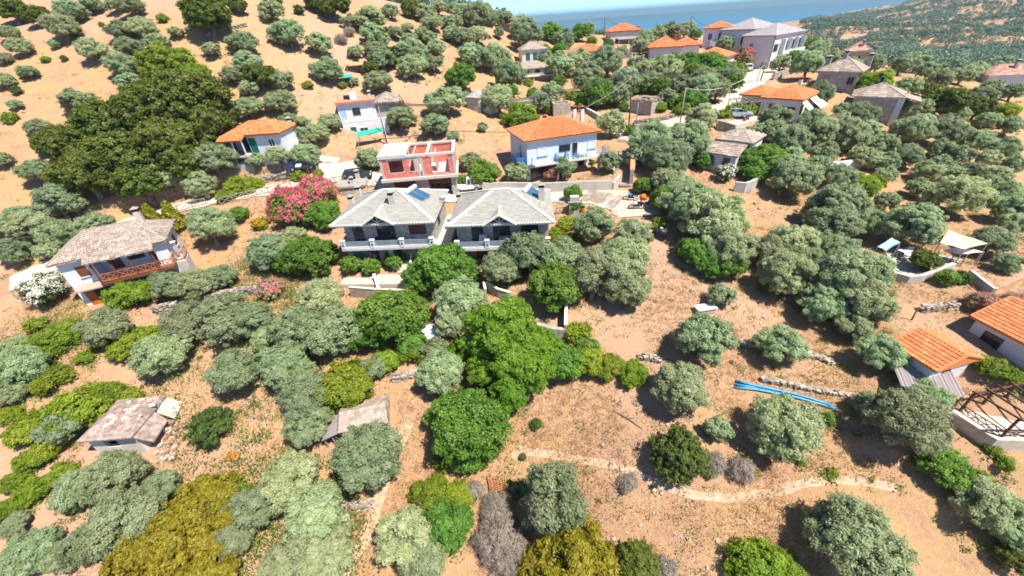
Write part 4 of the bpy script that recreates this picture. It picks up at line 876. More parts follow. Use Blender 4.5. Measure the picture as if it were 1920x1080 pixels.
# grey roofed hotel in two blocks
GREYR = tinted('mauve_grey_tile', [(0, (.28, .25, .245)), (.5, (.37, .33, .325)), (1, (.45, .41, .40))], .8, 1, .2)
b = village('hotel_wing', 'rear hotel block with dark grey hip roof and white walls', (1349, 57), 110, -50, 9.5, 17, 8.6, 2.3, WHITE, mat=GREYR, seed=68, bw=.45, wins=[('front', 1.2, 5.2, 1.0, 1.9), ('front', 5.6, 5.2, 1.1, 1.9), ('front', 1.5, 1.6, 1.2, 1.5)])
b.box('balcony', WHITE, -.6, 2.8, -1.0, .44, 4.2, 5.0); MB().bar((.5, .3, 8.3), (.5, .3, -2), .14).build('downpipe', DARKF, b.root)
b = village('hotel', 'front hotel block with grey roof and rows of balconies', (1389.5, 68), 101, -52, 8.4, 19.5, 8.4, 2.2, PINKW, mat=GREYR, seed=69, bw=.45, wins=[('front', 1.8, 5.4, 1.1, 1.3), ('front', 5.8, 1.0, 1.0, 1.8)])
W, D = b.W, b.D
for k in range(5):
    u = .8 + k * 3.7
    b.opening(b.bx, 'right', u, 4.9, 1.5 if k else 2.4, 2.0 if k else 1.6, 'window', DARKF, GLASS); b.opening(b.bx, 'right', u + .2, .8, 1.5, 2.1, 'door', DARKF, GLASS)
b.box('balcony', WHITE, W - .44, W + 1.0, 4.6, D - 1.2, 3.9, 4.15); b.box('balcony_wall', WHITE, W + .88, W + 1.0, 4.6, D - 1.2, 4.151, 4.9)
for k in range(4): b.box('balcony_divider', WHITE, W - .43, W + .6, 4.9 + k * 4.2, 5.1 + k * 4.2, 4.151, 7.4)
b.box('terrace_wall', CREAM, W - .43, W + 1.5, 8, D - .5, -4, 2.0)
for x, y in ((W - .36, .42), (.4, .36)): MB().bar((x, y, 8.3), (x, y, -3), .13).build('downpipe', DARKF, b.root)
# old stone houses by the street
b = village('stone_house', 'old stone house with pale slab pyramid roof and end chimneys', (1530, 133), 78, -46, 7.4, 8.0, 3.9, 2.1, STONE, 'slab', SLATE_BEIGE, seed=71, bw=.55, rows=.5, wins=[('front', 1.0, 1.2, 1.0, 2.0, dict(kind='door', frame=WOODG, pane=WOODG)), ('front', 5.0, 1.6, 1.0, 1.4, dict(frame=WOODG)), ('right', 1.2, 2.0, .9, 1.1, dict(frame=WOODG))],
            chim=[(.4, 6.8, 3.8, 6.0, .8, STONE, SLATE), (3.4, 3.6, 5.2, 7.2, .6, STONE, SLATE), (7.0, 7.3, 3.8, 6.4, .7, STONE, SLATE)])
b = village('stone_house', 'long stone house with beige slab roof and open porch', (1597, 180), 70, -40, 7.4, 7.2, 3.6, 1.7, STONE, 'slab', SLATE_BEIGE, seed=72, bw=.55, rows=.5, chim=[(3.4, 6.4, 3.8, 6.0, .5, DARKF, DARKF)])
pr = MB().add([(7.2, 1.6, 3.5), (9.6, 1.6, 2.9), (9.6, 6.6, 2.9), (7.2, 6.6, 3.5), (7.2, 1.6, 3.4), (9.6, 1.6, 2.8), (9.6, 6.6, 2.8), (7.2, 6.6, 3.4)], [(0, 1, 2, 3), (7, 6, 5, 4), (0, 4, 5, 1), (1, 5, 6, 2)]).build('porch_roof', SLATE_BEIGE, b.root)
for y in (1.8, 4.0, 6.4): b.box('porch_post', WOODG, 9.3, 9.45, y, y + .15, -3, 2.85)
b.walls(WHITE, 6.4, 7.3, .3, .6, -3, 3.5, 'end_wall')
b = village('ruin', 'small ruined house with patchy red and grey roof by the big green tree', (1588, 96), 105, -30, 5.4, 6, 3.2, 2.0, STONEB, 'slab', TERRA_OLD, seed=73, bw=.6, rows=.5, wins=[('front', 2, .8, 1, 1.2, dict(frame=WOODG))], chim=[(3.2, 1.6, 4.0, 5.6, .5, STONE, SLATE)])
b = village('stone_house', 'house with old reddish roof among olives at the right edge', (1855, 142), 100, -12, 13, 8, 3.4, 2.0, surf('bluish_plaster', (.48, .52, .56)), 'slab', TERRA_OLD, seed=74, bw=.6, rows=.5, chim=[(6.5, 2.5, 4.6, 6.6, .7, STONE, SLATE)], wins=[('front', 3, 1, 1.2, 1.2)])
b = village('blue_house', 'blue-grey house with orange roof and white dish high in the grove', (937, 47), 122, -12, 9.0, 7, 3.0, 1.4, surf('slate_blue_plaster', (.16, .24, .30)), seed=75, wins=[('front', 2, .6, 1.2, 1.6, dict(frame=WOODL, pane=WOODL)), ('front', 5.5, 1, 1.2, 1.2)])
# orange-roofed house with the white awnings
e = eaves2((1426, 183), 70, -48, 6.6, 10.5, 3.5); b = Bld('white_house', 'white house with stepped orange roofs and two white awnings', 'house', e); W, D = b.W, b.D
bx = (.35, W - .35, .4, D - .4); b.walls(WHITE, *bx, -3, 3.4); b.hip(0, W, 0, D, 3.5, 1.5, mat=TERRA, bw=.3, rows=.42, fascia=TERRA, seed=81)
b.walls(WHITE, -3.6, .349, 1.4, 8.2, -3, 3.5); b.hip(-4.0, .6, 1.0, 8.6, 3.6, 1.2, mat=TERRA, bw=.3, rows=.42, fascia=TERRA, seed=82)
b.box('plinth', BLUEP, .33, W - .33, .38, D - .38, -3, .35)
b.opening(bx, 'front', 1.2, .5, 1.0, 2.1, 'door', WOOD, WOOD, mull=0); b.opening(bx, 'front', 3.6, 1.1, 1.2, 1.2, 'window', WOOD, GLASS, shut=WOOD); b.opening((-3.6, .35, 1.4, 8.2), 'front', 1.2, .9, 1.4, 1.7, 'window', WOOD, WOOD)
b.opening(bx, 'right', .9, 1.0, 1.4, 1.4, 'window', DARKF, GLASS); b.opening(bx, 'right', 4.0, .5, 2.6, 2.2, 'door', DARKF, GLASS)
for y0, y1, x1, zz in ((.5, 2.9, W + 1.2, 2.0), (4.8, 9.2, W + 1.9, 1.7)):
    MB().add([(W - .3, y0, 3.2), (x1, y0, zz), (x1, y1, zz), (W - .3, y1, 3.2), (W - .3, y0, 3.16), (x1, y0, zz - .04), (x1, y1, zz - .04), (W - .3, y1, 3.16)], [(0, 1, 2, 3), (7, 6, 5, 4), (0, 4, 5, 1), (1, 5, 6, 2), (2, 6, 7, 3)]).build('awning', surf('cream_canvas', (.74, .70, .60), .9, .05), b.root)
b.chimney(3.4, 8.2, 4.2, 6.0, .5, WHITE, REDC)
# stone roofed white house behind the broadleaf trees
e = eaves2((1341, 260), 58.5, -46, 5.2, 5.8, 2.9); b = Bld('stone_roof_house', 'low white house with stone slab roof below the parked silver car', 'house', e); W, D = b.W, b.D
b.walls(WHITE, .3, W - .3, .4, D - .3, -3, 2.8); b.hip(0, W, 0, D, 2.9, 1.2, style='slab', mat=SLATE_BEIGE, cap=0, bw=.65, rows=.5, fascia=SLATE_BEIGE, seed=91)
pr = MB().add([(-1.2, -3.2, 1.7), (W - .6, -3.2, 1.7), (W - .6, .3, 2.7), (-1.2, .3, 2.7), (-1.2, -3.2, 1.58), (W - .6, -3.2, 1.58)], [(0, 1, 2, 3), (0, 4, 5, 1)]).build('annex_roof', SLATE_BEIGE, b.root)
cover([(-1.2, -3.2, 1.7), (W - .6, -3.2, 1.7), (W - .6, .3, 2.7), (-1.2, .3, 2.7)], 'slab', SLATE_BEIGE, pr, 92, .6, .5)
b.walls(WHITE, -.8, W - .9, -2.8, .399, -3, 1.6, 'annex_wall'); b.opening((-.8, W - .9, -2.8, .4), 'front', 1.0, .5, 1.0, .8, 'window', DARKF, GLASS); b.opening((-.8, W - .9, -2.8, .4), 'front', 3.4, -.6, 1.0, 1.9, 'door', WOODG, WOOD, mull=0)
# ruins of the upper slope
e = eaves2((1184, 187), 79, -50, 4.6, 4.2, 2.1); b = Bld('ruin', 'roofless stone ruin with a collapsed slab roof in dry grass', 'ruin', e); W, D = b.W, b.D
for a in ((0, W, 0, .5), (0, W, D - .5, D), (0, .5, .505, D - .505), (W - .5, W, .505, D - .505)): b.walls(STONEB, *a, -2, 2.0)
mb = MB(); rs = random.Random(4)
for k in range(60):
    t = k / 60 * 4; sd = int(t); u = t - sd; x, y = [(u * W, .1), (W - .1, u * D), (W - u * W, D - .1), (.1, D - u * D)][sd]; dx, dy = W / 2 - x, D / 2 - y; f = rs.uniform(.02, .38)
    x += dx * f; y += dy * f; w_ = rs.uniform(.25, .5); z = 2.02 + .45 * f + rs.uniform(0, .1); mb.box(x - w_, x + w_, y - w_ * .7, y + w_ * .7, z, z + .07, rs.random())
o = mb.build('roof_slabs', SLATE_BEIGE, b.root); o['kind'] = 'stuff'
e = eaves2((871, 183), 78, -28, 3.2, 5.0, 2.9); b = Bld('ruined_hut', 'grey ruined hut with slab roof behind a leaning olive', 'ruin', e); W, D = b.W, b.D
b.walls(GREYW, .2, W - .2, .2, D - .2, -2, 2.8); b.hip(0, W, 0, D, 2.9, .9, style='slab', mat=tinted('grey_slab', [(0, (.22, .2, .19)), (.5, (.34, .32, .30)), (1, (.46, .43, .40))]), cap=0, axis='y', bw=.5, rows=.5, fascia=GREYW, seed=95)
b.opening((.2, W - .2, .2, D - .2), 'right', .8, .4, 1.1, 1.7, 'door', WOODG, surf('faded_blue', (.30, .40, .55)), mull=0); b.walls(WHITE, W - .2, W + 1.6, 1.5, D, -2, .9, 'side_wall')
e = eaves2((966, 192), 82, 6, 3.4, 3.0, 2.4); b = Bld('shed', 'small pale shed with two dark doorways above the orange roof', 'shed', e); W, D = b.W, b.D
b.walls(CREAM, 0, W, 0, D, -2, 2.4); b.box('flat_roof', SLATE_BEIGE, -.2, W + .2, -.2, D + .2, 2.4, 2.52); b.opening((0, W, 0, D), 'front', .3, .1, .9, 1.8, 'door', WOODG, WOOD, mull=0); b.opening((0, W, 0, D), 'front', 2.1, .7, .7, 1.0, 'window', WOODG, GLASS, mull=0)
e = eaves2((1038, 195), 82, 2, 3.6, 3.0, 2.0); b = Bld('stone_shed', 'roofless stone shed beside the grey wall above the orange roof', 'ruin', e); W, D = b.W, b.D
for a in ((0, W, 0, .4), (0, .4, .405, D), (W - .4, W, .405, D), (.405, W - .405, D - .4, D)): b.walls(STONEB, *a, -2, 2.0)
b.box('lintel', CONC, .9, 2.1, -.02, .42, 1.2, 1.4)
e = eaves2((1240, 172), 88, -20, 3.4, 3.2, 1.6); b = Bld('shed', 'little grey block shed above the stone ruin', 'shed', e); b.walls(GREYW, 0, b.W, 0, b.D, -2, 1.6); b.box('flat_roof', SLATE_BEIGE, -.2, b.W + .2, -.2, b.D + .2, 1.6, 1.72)
# ruins and huts of the near olive grove
e = eaves((144, 830), (246, 822), 2.2, (306, 744)); b = Bld('ruined_house', 'ruined white house with cracked concrete roof, overgrown at left', 'ruin', e); W, D = b.W, b.D
RUINR = surf('mossy_concrete_roof', (.36, .27, .22), .95, .35, 2.4, bump=.6, stain=(.17, .115, .09))
b.walls(CREAM, .3, 1.4, .35, .65, -2, 2.2); b.walls(CREAM, 2.5, W - .2, .35, .65, -2, 2.2); b.walls(CREAM, 1.4, 2.5, .35, .65, -2, .9); b.walls(CREAM, .3, .6, .655, D, -2, 2.2); b.walls(CREAM, W - .5, W - .2, .655, D, -2, 2.2); b.walls(CREAM, .605, W - .505, D - .3, D, -2, 2.2)
b.hip(0, W, 0, D, 2.3, .55, li=1.2, ri=.3, style='tile', mat=RUINR, cap=0, sides=(0, 0, 0, 0), fascia=RUINR); b.walls(GREYW, .65, W - .55, .7, D - .35, -2, .1, 'floor')
sl = MB().hexa([(W + .05, .1, 2.0), (W + 1.0, .3, 1.1), (W + .9, D * .55, 1.3), (W + .1, D * .6, 2.05), (W + .05, .1, 2.14), (W + 1.0, .3, 1.22), (W + .9, D * .55, 1.42), (W + .1, D * .6, 2.2)]).build('fallen_roof_slab', RUINR, b.root)
sl = MB().hexa([(W + .1, D * .62, 1.9), (W + 1.2, D * .62, 1.0), (W + .9, D, 1.2), (W - .1, D, 2.1), (W + .1, D * .62, 2.05), (W + 1.2, D * .62, 1.12), (W + .9, D, 1.34), (W - .1, D, 2.24)]).build('fallen_roof_slab', surf('pale_broken_concrete', (.46, .40, .34), .95, .2, 1.5, bump=.4, stain=(.33, .26, .21)), b.root)
rs = random.Random(9)
for k in range(34):
    x, y = W + .5 + rs.uniform(0, 1.6), -.6 + rs.uniform(0, 3.0); s_ = rs.uniform(.18, .42); wq = b.world(x, y, 0); z = gz(wq[0], wq[1]) - b.e['o'][2] + rs.uniform(-.05, .35)
    o = MB().hexa([(x, y, z), (x + s_, y + .1, z + .1), (x + s_ * .9, y + s_ * .6, z + .15), (x - .05, y + s_ * .6, z), (x, y, z + .22), (x + s_, y + .1, z + .3), (x + s_ * .9, y + s_ * .6, z + .35), (x - .05, y + s_ * .6, z + .22)], rs.random()).build('rubble_block', tinted('rubble', [(0, (.36, .20, .14)), (.4, (.48, .38, .30)), (1, (.64, .56, .48))]), b.root)
for k in range(26):   # loose pieces of the broken roof lying on it and along its cracked edge
    f = rs.random(); x, y = W * rs.uniform(.35, 1.02), D * rs.uniform(.25, .98); zz = 2.32 + min(.5, .55 / (D / 2) * min(y, D - y)); s_ = rs.uniform(.12, .32); q = rs.uniform(0, 3)
    pts = [(x + s_ * math.cos(q + a), y + s_ * math.sin(q + a) * .8, 0) for a in (0, 1.4, 3.0, 4.6)]
    MB().hexa([(p[0], p[1], zz) for p in pts] + [(p[0], p[1], zz + rs.uniform(.06, .14)) for p in pts], rs.random()).build('roof_fragment', tinted('rubble', []), b.root)
e = eaves((634, 812), (728, 792), 1.9, None, 2.9); b = Bld('stone_hut', 'stone hut with rough slab roof among the olives', 'hut', e); W, D = b.W, b.D
b.walls(STONEB, .2, W - .2, .2, D - .2, -2, 1.8); b.hip(0, W, 0, D, 1.9, .75, li=.1, ri=.1, axis='x', style='slab', mat=SLATE_BEIGE, cap=0, bw=.28, rows=.27, fascia=SLATE_BEIGE, seed=98)
MB().add([(W - .2, .2, 1.8), (W - .2, D - .2, 1.8), (W - .2, D / 2, 2.5), (W - .05, .2, 1.8), (W - .05, D - .2, 1.8), (W - .05, D / 2, 2.5)], [(0, 1, 2), (3, 5, 4), (0, 2, 5, 3), (1, 4, 5, 2)]).build('gable', CREAM, b.root)
pr = MB().hexa([(-1.5, .1, 1.2), (.1, .1, 1.75), (.1, 2.2, 1.85), (-1.4, 2.0, 1.3), (-1.5, .1, 1.28), (.1, .1, 1.83), (.1, 2.2, 1.93), (-1.4, 2.0, 1.38)]).build('lean_to_roof', SLATE_DARK, b.root); b.box('lean_to_wall', STONEB, -1.3, .19, 1.9, 2.1, -2, 1.2)
for x in (-1.35, -.7): MB().bar((x, .3, -1.2), (x, .3, 1.3), .1).build('prop', WOODG, b.root)
e = eaves2((795, 640), 39, 20, 1.5, 2.2, 1.7); b = Bld('animal_shed', 'small white sheet-metal shed half hidden behind the fig tree', 'shed', e)
b.walls(WHITE, .05, b.W - .05, .1, b.D - .1, -1.5, 1.6); b.box('sheet_roof', surf('white_sheet_metal', (.72, .74, .76), .4, .05), -.15, b.W + .15, -.2, b.D + .2, 1.6, 1.66)
# terracotta pair at the lower right
e = eaves((1755.5, 697), (1843, 672), 2.6, None, None, (1681, 641)); b = Bld('outbuilding', 'small white outbuilding with gabled terracotta roof', 'outbuilding', e); W, D = b.W, b.D
b.walls(WHITE, .35, W - .35, .3, D - .3, -2, 2.55); b.hip(0, W, 0, D, 2.6, .95, li=0, ri=0, axis='y', mat=TERRA, bw=.24, rows=.36, fascia=TERRA, seed=101, cap=.2)
MB().add([(.35, .32, 2.55), (W - .35, .32, 2.55), (W / 2, .32, 3.42), (.35, .5, 2.55), (W - .35, .5, 2.55), (W / 2, .5, 3.42)], [(0, 1, 2), (5, 4, 3), (0, 2, 5, 3), (1, 4, 5, 2)]).build('gable', WHITE, b.root); b.opening((.35, W - .35, .3, D - .3), 'front', 1.3, 1.5, .7, .45, 'window', WOOD, GLASS, mull=0)
sh = b
e = eaves2((1820, 593), 34.2, -80, 8.5, 6.4, 3.4); b = Bld('white_house', 'white house with terracotta tile roof at the right edge', 'house', e); W, D = b.W, b.D
b.walls(WHITE, .3, W - .3, .4, D - .4, -3, 3.3); b.hip(0, W, 0, D, 3.4, 1.35, li=0, ri=0, mat=TERRA, bw=.24, rows=.36, fascia=TERRA, seed=102, cap=.2)
MB().add([(.32, .4, 3.3), (.32, D - .4, 3.3), (.32, D / 2, 4.6), (.5, .4, 3.3), (.5, D - .4, 3.3), (.5, D / 2, 4.6)], [(0, 2, 1), (3, 4, 5), (0, 3, 5, 2), (1, 2, 5, 4)]).build('gable', WHITE, b.root)
b.opening((.3, W - .3, .4, D - .4), 'front', .9, 1.6, 1.3, 1.1, 'window', DARKF, GLASS, sill=WHITE); b.opening((.3, W - .3, .4, D - .4), 'front', 4.6, .2, 1.0, 2.0, 'door', WOOD, WOOD, mull=0)
# corrugated sheet roof next to the outbuilding
P = hit(1735, 712, 1.2); t = thing('sheet_metal_shelter', 'low shelter with weathered corrugated roof below the terracotta outbuilding', 'shelter', (P[0], P[1], P[2] - 1.2), R(-22))
mb = MB(); nn2 = 34; LW, LD = 3.9, 2.6
for i in range(nn2):
    x0, x1 = -LW / 2 + LW * i / nn2, -LW / 2 + LW * (i + 1) / nn2; z0, z1 = (.05 if i % 2 else 0), (0 if i % 2 else .05)
    mb.add([(x0, -LD / 2, 1.2 + z0), (x1, -LD / 2, 1.2 + z1), (x1, LD / 2, 1.6 + z1), (x0, LD / 2, 1.6 + z0)], [(0, 1, 2, 3)], .5 + .3 * math.sin(i * 2.1))
mb.build('corrugated_roof', SLATE_DARK, t)
for x in (-1.8, 1.8):
    for y in (-1.2, 1.2): MB().bar((x, y, -1), (x, y, 1.18 + (y + 1.2) * .15), .1).build('post', WOODG, t)
TABLE = {
'D': '20,18,72 68,28,58 360,195,150 280,215,140 205,238,125 130,272,115 100,262,70 232,290,140 320,262,130 392,232,105 160,330,125 262,335,125 342,300,105 300,180,90 415,215,60 190,300,110 385,25,95 440,8,40 510,3,34 622,6,62 590,2,40 770,15,38 730,112,30 695,128,34 745,98,28 485,140,58 1250,46,26 1356,36,56 1775,195,85 1830,205,60 1735,487,60 1195,1050,75 1900,1045,70 1738,168,40',
'O': '1110,162,40 1160,178,44 1010,192,40 1206,132,46 1280,162,50 1250,182,36 1346,168,50 1000,66,36 1166,96,24 1212,76,36 1470,102,36 1530,96,44 1600,122,30 1690,122,44 1740,132,44 1790,122,40 1830,132,44 1880,122,40 1682,202,50 1722,206,50 1690,242,50 1656,272,56 1612,292,50 1662,302,50 1792,216,50 1852,226,50 1802,292,50 1762,306,40 1850,346,50 1900,422,60 1742,382,40 1420,250,40 1580,210,40 1500,205,30 1620,420,70 1660,380,50 1530,400,60 120,1045,80 420,935,70 20,730,70 440,1010,80 130,20,70 172,8,50 115,52,78 15,62,50 40,88,55 103,83,28 225,58,55 265,52,62 292,76,52 240,88,58 175,95,65 230,122,70 52,134,46 5,150,50 242,152,52 28,196,34 145,190,70 70,240,55 72,322,80 215,10,42 245,12,58 310,332,75 400,298,88 378,350,60 508,22,52 540,62,70 395,93,42 456,80,62 597,82,54 612,131,60 465,115,60 435,142,44 532,152,50 467,166,42 467,200,60 523,190,64 550,237,66 587,252,62 620,228,46 520,290,56 570,292,62 480,300,40 690,298,55 665,98,32 690,34,62 733,22,36 795,24,40 812,42,42 765,50,26 790,62,30 808,72,32 845,42,40 846,62,38 765,76,36 700,66,50 712,72,40 705,92,48 770,98,64 715,110,52 775,126,58 812,118,44 868,70,46 710,152,56 660,152,26 930,110,56 957,142,60 935,187,58 900,110,42 835,187,76 815,234,60 750,222,60 905,238,20 880,102,52 895,66,42 905,36,58 870,26,46 850,18,36 822,14,34 880,10,38 900,20,40 925,26,36 945,36,34 962,46,26 935,62,20 975,52,46 985,68,54 1020,40,38 1045,45,48 1070,44,38 1105,54,22 1130,50,26 1055,76,38 1050,126,50 1085,116,44 1140,116,60 1100,147,60 1176,150,56 1030,172,44 1200,86,34 1262,62,38 1230,70,38 1285,56,36 1255,132,56 1220,152,40 1322,166,56 1310,224,60 1145,232,52 880,302,44 966,322,44 1055,314,42 1142,302,42 850,255,26 1395,92,22 1437,106,30 1357,82,34 1515,122,58 1570,82,56 1555,112,50 1645,120,42 1718,118,44 1318,150,54 1372,146,44 1220,265,80 1290,268,80 1255,292,80 1200,290,50 1455,222,62 1450,246,56 1522,242,80 1482,266,72 1580,244,74 1490,336,88 1610,216,66 1600,262,60 1628,242,50 1545,290,50 1720,240,76 1772,246,76 1842,180,58 1900,172,50 1830,262,70 1882,280,66 1700,292,60 1742,322,56 1826,322,56 1892,236,52 1665,178,44 1700,165,50 1640,160,44 1760,150,50 1805,140,48 1855,165,44 1570,332,60 1720,352,50 1800,366,112 1560,386,110 1702,424,118 1892,362,72 1765,280,50 1275,352,72 1290,382,104 1340,422,120 1370,472,90 1245,335,50 1560,418,104 1490,452,92 1590,522,136 1480,512,100 1622,562,104 1540,572,90 1895,392,78 1862,452,88 1892,492,60 1650,500,60 1110,425,76 1190,446,72 1160,492,110 1112,522,100 1182,542,80 990,482,92 940,502,72 1052,488,84 862,566,92 842,602,60 600,562,94 620,622,112 560,622,100 532,682,100 572,742,100 580,792,86 440,692,102 700,690,50 432,592,112 350,602,100 470,602,82 310,662,108 200,612,90 40,692,112 30,652,70 112,802,92 392,426,86 372,532,80 320,536,72 412,520,62 60,432,90 40,402,60 112,440,80 182,430,80 20,472,70 110,382,90 500,472,92 552,450,60 212,892,118 150,922,100 252,962,136 182,1012,110 302,920,80 60,1032,110 30,982,60 540,902,110 490,942,92 592,972,118 602,1042,120 540,1060,90 690,852,124 760,1002,106 800,1046,90 832,702,84 816,660,50 1592,1000,168 1852,950,130 1892,1000,90 1700,790,150 1740,745,96 1470,802,132 1276,725,106 1346,802,52 1320,632,108 1466,646,92 1352,554,52 1652,660,90 1630,760,60 560,700,60 500,640,60 660,40,40 740,60,34 820,90,38 870,180,24 1480,300,60 1530,310,50 1850,300,50 1870,330,60 1780,320,50 1640,300,46 1660,330,44 1900,310,50 0,300,50 8,108,40 330,60,34 350,110,30 1510,480,60 1440,470,70 1570,470,80 1640,580,70 1600,610,70 0,420,60 90,470,50',
'F': '1090,186,34 1050,152,24 1182,166,30 1232,126,44 1266,116,40 1302,136,48 1342,142,44 1312,190,30 1372,156,40 1368,130,34 1060,102,24 1022,96,24 1046,72,24 1142,82,20 1490,112,40 1240,160,34 960,170,26 1000,175,26 1210,160,30 1170,200,20 1400,300,60 1450,290,40 865,146,56 1035,60,36 1086,60,36 1050,96,30 1118,114,20 1120,176,60 1245,62,36 1292,122,58 1332,126,58 1250,162,32 1292,186,40 1302,62,26 1527,88,40 1435,300,76 1412,320,50 1366,306,42 1206,348,36 1252,372,60 1300,470,66 1362,492,72 1330,500,50 1452,532,52 1776,520,46 1040,536,96 830,502,100 792,522,66 868,510,60 732,592,130 690,622,80 770,642,56 1052,680,80 1100,652,46 882,802,140 846,782,90 872,850,70 586,480,96 540,490,60 606,400,66 905,328,58 870,340,36 1762,872,100 840,982,88 1556,786,30 1080,385,26 1075,362,34 660,495,40 740,485,40 695,500,36 450,400,34 985,225,40 1180,245,20 1320,300,40',
'L': '1667,82,76 310,124,92 372,142,60 340,110,50 1615,346,66 1640,340,40 1880,212,60 1862,226,44',
'Y': '1026,206,24 1110,76,20 1238,202,30 1280,205,34 1150,190,24 1090,200,24 1340,130,30 1390,130,26 990,155,20 1560,150,30 1500,165,20 1380,208,40 1410,206,34 1360,214,30 130,625,70 60,862,70 190,640,46 30,902,60 160,670,40 20,780,50 85,112,24 20,222,36 306,35,26 578,160,24 640,160,20 190,46,14 975,222,62 1075,180,26 1262,195,26 1370,92,14 1305,58,28 655,722,112 722,680,60 620,750,70 240,652,82 272,626,52 100,642,90 100,712,80 70,610,50 150,772,130 62,802,100 90,842,80 200,745,80 245,745,50 243,553,92 452,352,60 420,370,40 560,330,34 597,325,22 475,345,40 60,922,70 20,952,60 110,890,60 832,862,40 810,932,80 860,930,60 1290,710,50 1862,842,36 1880,870,40 1237,420,32 1100,682,72 1142,690,62 1186,698,58 1065,690,50 1420,1062,112 1470,1065,80 450,930,60 775,655,60 1860,690,60 1895,705,60 1830,675,50 1500,860,28 1560,885,24 1840,900,50 1000,620,40 1085,625,50 560,860,30 1130,300,20 1190,300,24 1110,305,14 1040,440,36 1075,450,30 1065,420,40 880,440,40 1330,885,24',
'P': '932,622,132 980,682,112 912,692,82 860,656,42 960,730,80 1010,660,80 890,640,70',
'M': '392,942,120 332,1000,150 272,1052,140 402,1032,130 440,985,90 1080,1060,160 1020,1065,90 1140,1062,80',
'B': '395,797,86 1276,856,104 1182,243,22 1005,795,24 980,856,14 560,20,20 120,110,16 1555,785,24 1800,520,40 1490,285,30 830,850,44 720,60,20 30,170,26',
'C': '283,405,44 322,405,46 730,198,16 752,196,20',
'X': '940,1010,92 932,952,62 962,1045,70 1180,905,40 1390,880,50 1010,905,40 890,920,40 640,1000,40 560,1000,40 1340,870,50 1500,320,40 700,30,24 640,75,26 655,60,24 780,1065,60 1250,1070,50',
'K': '548,395,84 592,362,76 570,372,70 530,372,50 1395,106,36 1240,94,14 1032,325,28 1296,93,14',
'A': '1850,570,70 1905,570,60 505,542,52 1880,590,50',
'W': '85,545,92 1361,326,38 1188,116,26 705,478,30',
'R': '487,420,36',
}
for kind, s in TABLE.items():
    for it in s.split():
        a = [float(q) for q in it.split(',')]
        plant(kind, *a)
plant('O', 1050, 935, 118, 1.0, 1.35)
# ------------------------------------------------------------------ walls, fences, steps
def wallrun(name, label, pix, h, th, mat, cope=None, cat='wall', top=False, sub=1.2, group=None, ext=1.5, stones=False):
    """a wall that follows the ground along pixels of its foot (or of its top when top)"""
    pts = [hit(p[0], p[1], h if top else 0) for p in pix]; pts = [np.array([p[0], p[1]]) for p in pts]
    base = np.array([pts[0][0], pts[0][1], gz(*pts[0])]); t = thing(name, label, cat, base, 0, group)
    L = [0]
    for a, b in zip(pts[:-1], pts[1:]): L.append(L[-1] + np.hypot(*(b - a)))
    n = max(2, int(L[-1] / sub)); S_ = np.linspace(0, L[-1], n + 1); P2 = np.array([[np.interp(s, L, [q[k] for q in pts]) for k in (0, 1)] for s in S_])
    Z = ground(P2[:, 0], P2[:, 1]); Zt = Z + h
    for _ in range(3): Zt[1:-1] = (Zt[:-2] + Zt[1:-1] + Zt[2:]) / 3
    T = np.gradient(P2, axis=0); T /= np.linalg.norm(T, axis=1)[:, None]; N = np.c_[-T[:, 1], T[:, 0]] * th / 2
    V = []; 
    for i in range(n + 1):
        for s_, z in ((1, Z[i] - ext), (-1, Z[i] - ext), (-1, Zt[i]), (1, Zt[i])): V.append((*(P2[i] + N[i] * s_ - base[:2]), z - base[2]))
    fc = []
    for i in range(n):
        for k in range(4): fc.append((i * 4 + k, i * 4 + (k + 1) % 4, i * 4 + 4 + (k + 1) % 4, i * 4 + 4 + k))
    fc += [(3, 2, 1, 0), tuple(n * 4 + k for k in range(4))]
    mb = MB()
    if stones:
        rs = random.Random(int(base[0] * 10)); s = 0
        while s < L[-1]:
            x = [np.interp(s, L, [q[k] for q in pts]) for k in (0, 1)]; j = min(n, int(s / L[-1] * n)); zg = np.interp(s, S_, Z); zt = np.interp(s, S_, Zt); z = zg - .15
            while z < zt:
                for sd in (-1, 1):
                    w_ = rs.uniform(.09, .22); hh = rs.uniform(.09, .18); c = np.array(x) + N[j] * sd * rs.uniform(.3, 1.15) + T[j] * rs.uniform(-.1, .1); ang = rs.uniform(-.5, .5); d_ = np.array([math.cos(ang), math.sin(ang)]); e_ = np.array([-d_[1], d_[0]])
                    q = [(*(c + d_ * a * w_ + e_ * b_ * w_ * .7 - base[:2]), z - base[2] + zz + rs.uniform(-.04, .04)) for zz in (0, hh) for a, b_ in ((-1, -1), (1, -1), (.9, 1), (-.9, .9))]
                    mb.hexa(q, rs.random())
                z += .17
            s += .2
        o = mb.build('stones', DRYSTONE, t); o['kind'] = 'stuff'; return t
    mb.add(V, fc); mb.build('wall_body', mat, t)
    if cope:
        m2 = MB(); V2 = []
        for i in range(n + 1):
            for s_, z in ((1.25, Zt[i] + .003), (-1.25, Zt[i] + .003), (-1.25, Zt[i] + .09), (1.25, Zt[i] + .09)): V2.append((*(P2[i] + N[i] * s_ - base[:2]), z - base[2]))
        m2.add(V2, fc); m2.build('coping', cope, t)
    return t
wallrun('retaining_wall', 'long pale concrete retaining wall below the blue-railed house', [(905, 361), (960, 360), (1037, 361), (1100, 358), (1146, 357)], 1.45, .3, CONC)
wallrun('retaining_wall', 'end of the retaining wall turning uphill beside the rubble slope', [(1148, 357), (1163, 340)], 1.1, .3, CONC)
wallrun('garden_wall', 'stone garden wall with white coping in front of the left stone house', [(660, 556), (706, 560), (742, 562), (768, 563)], 1.3, .2, STONEB, CAPW)
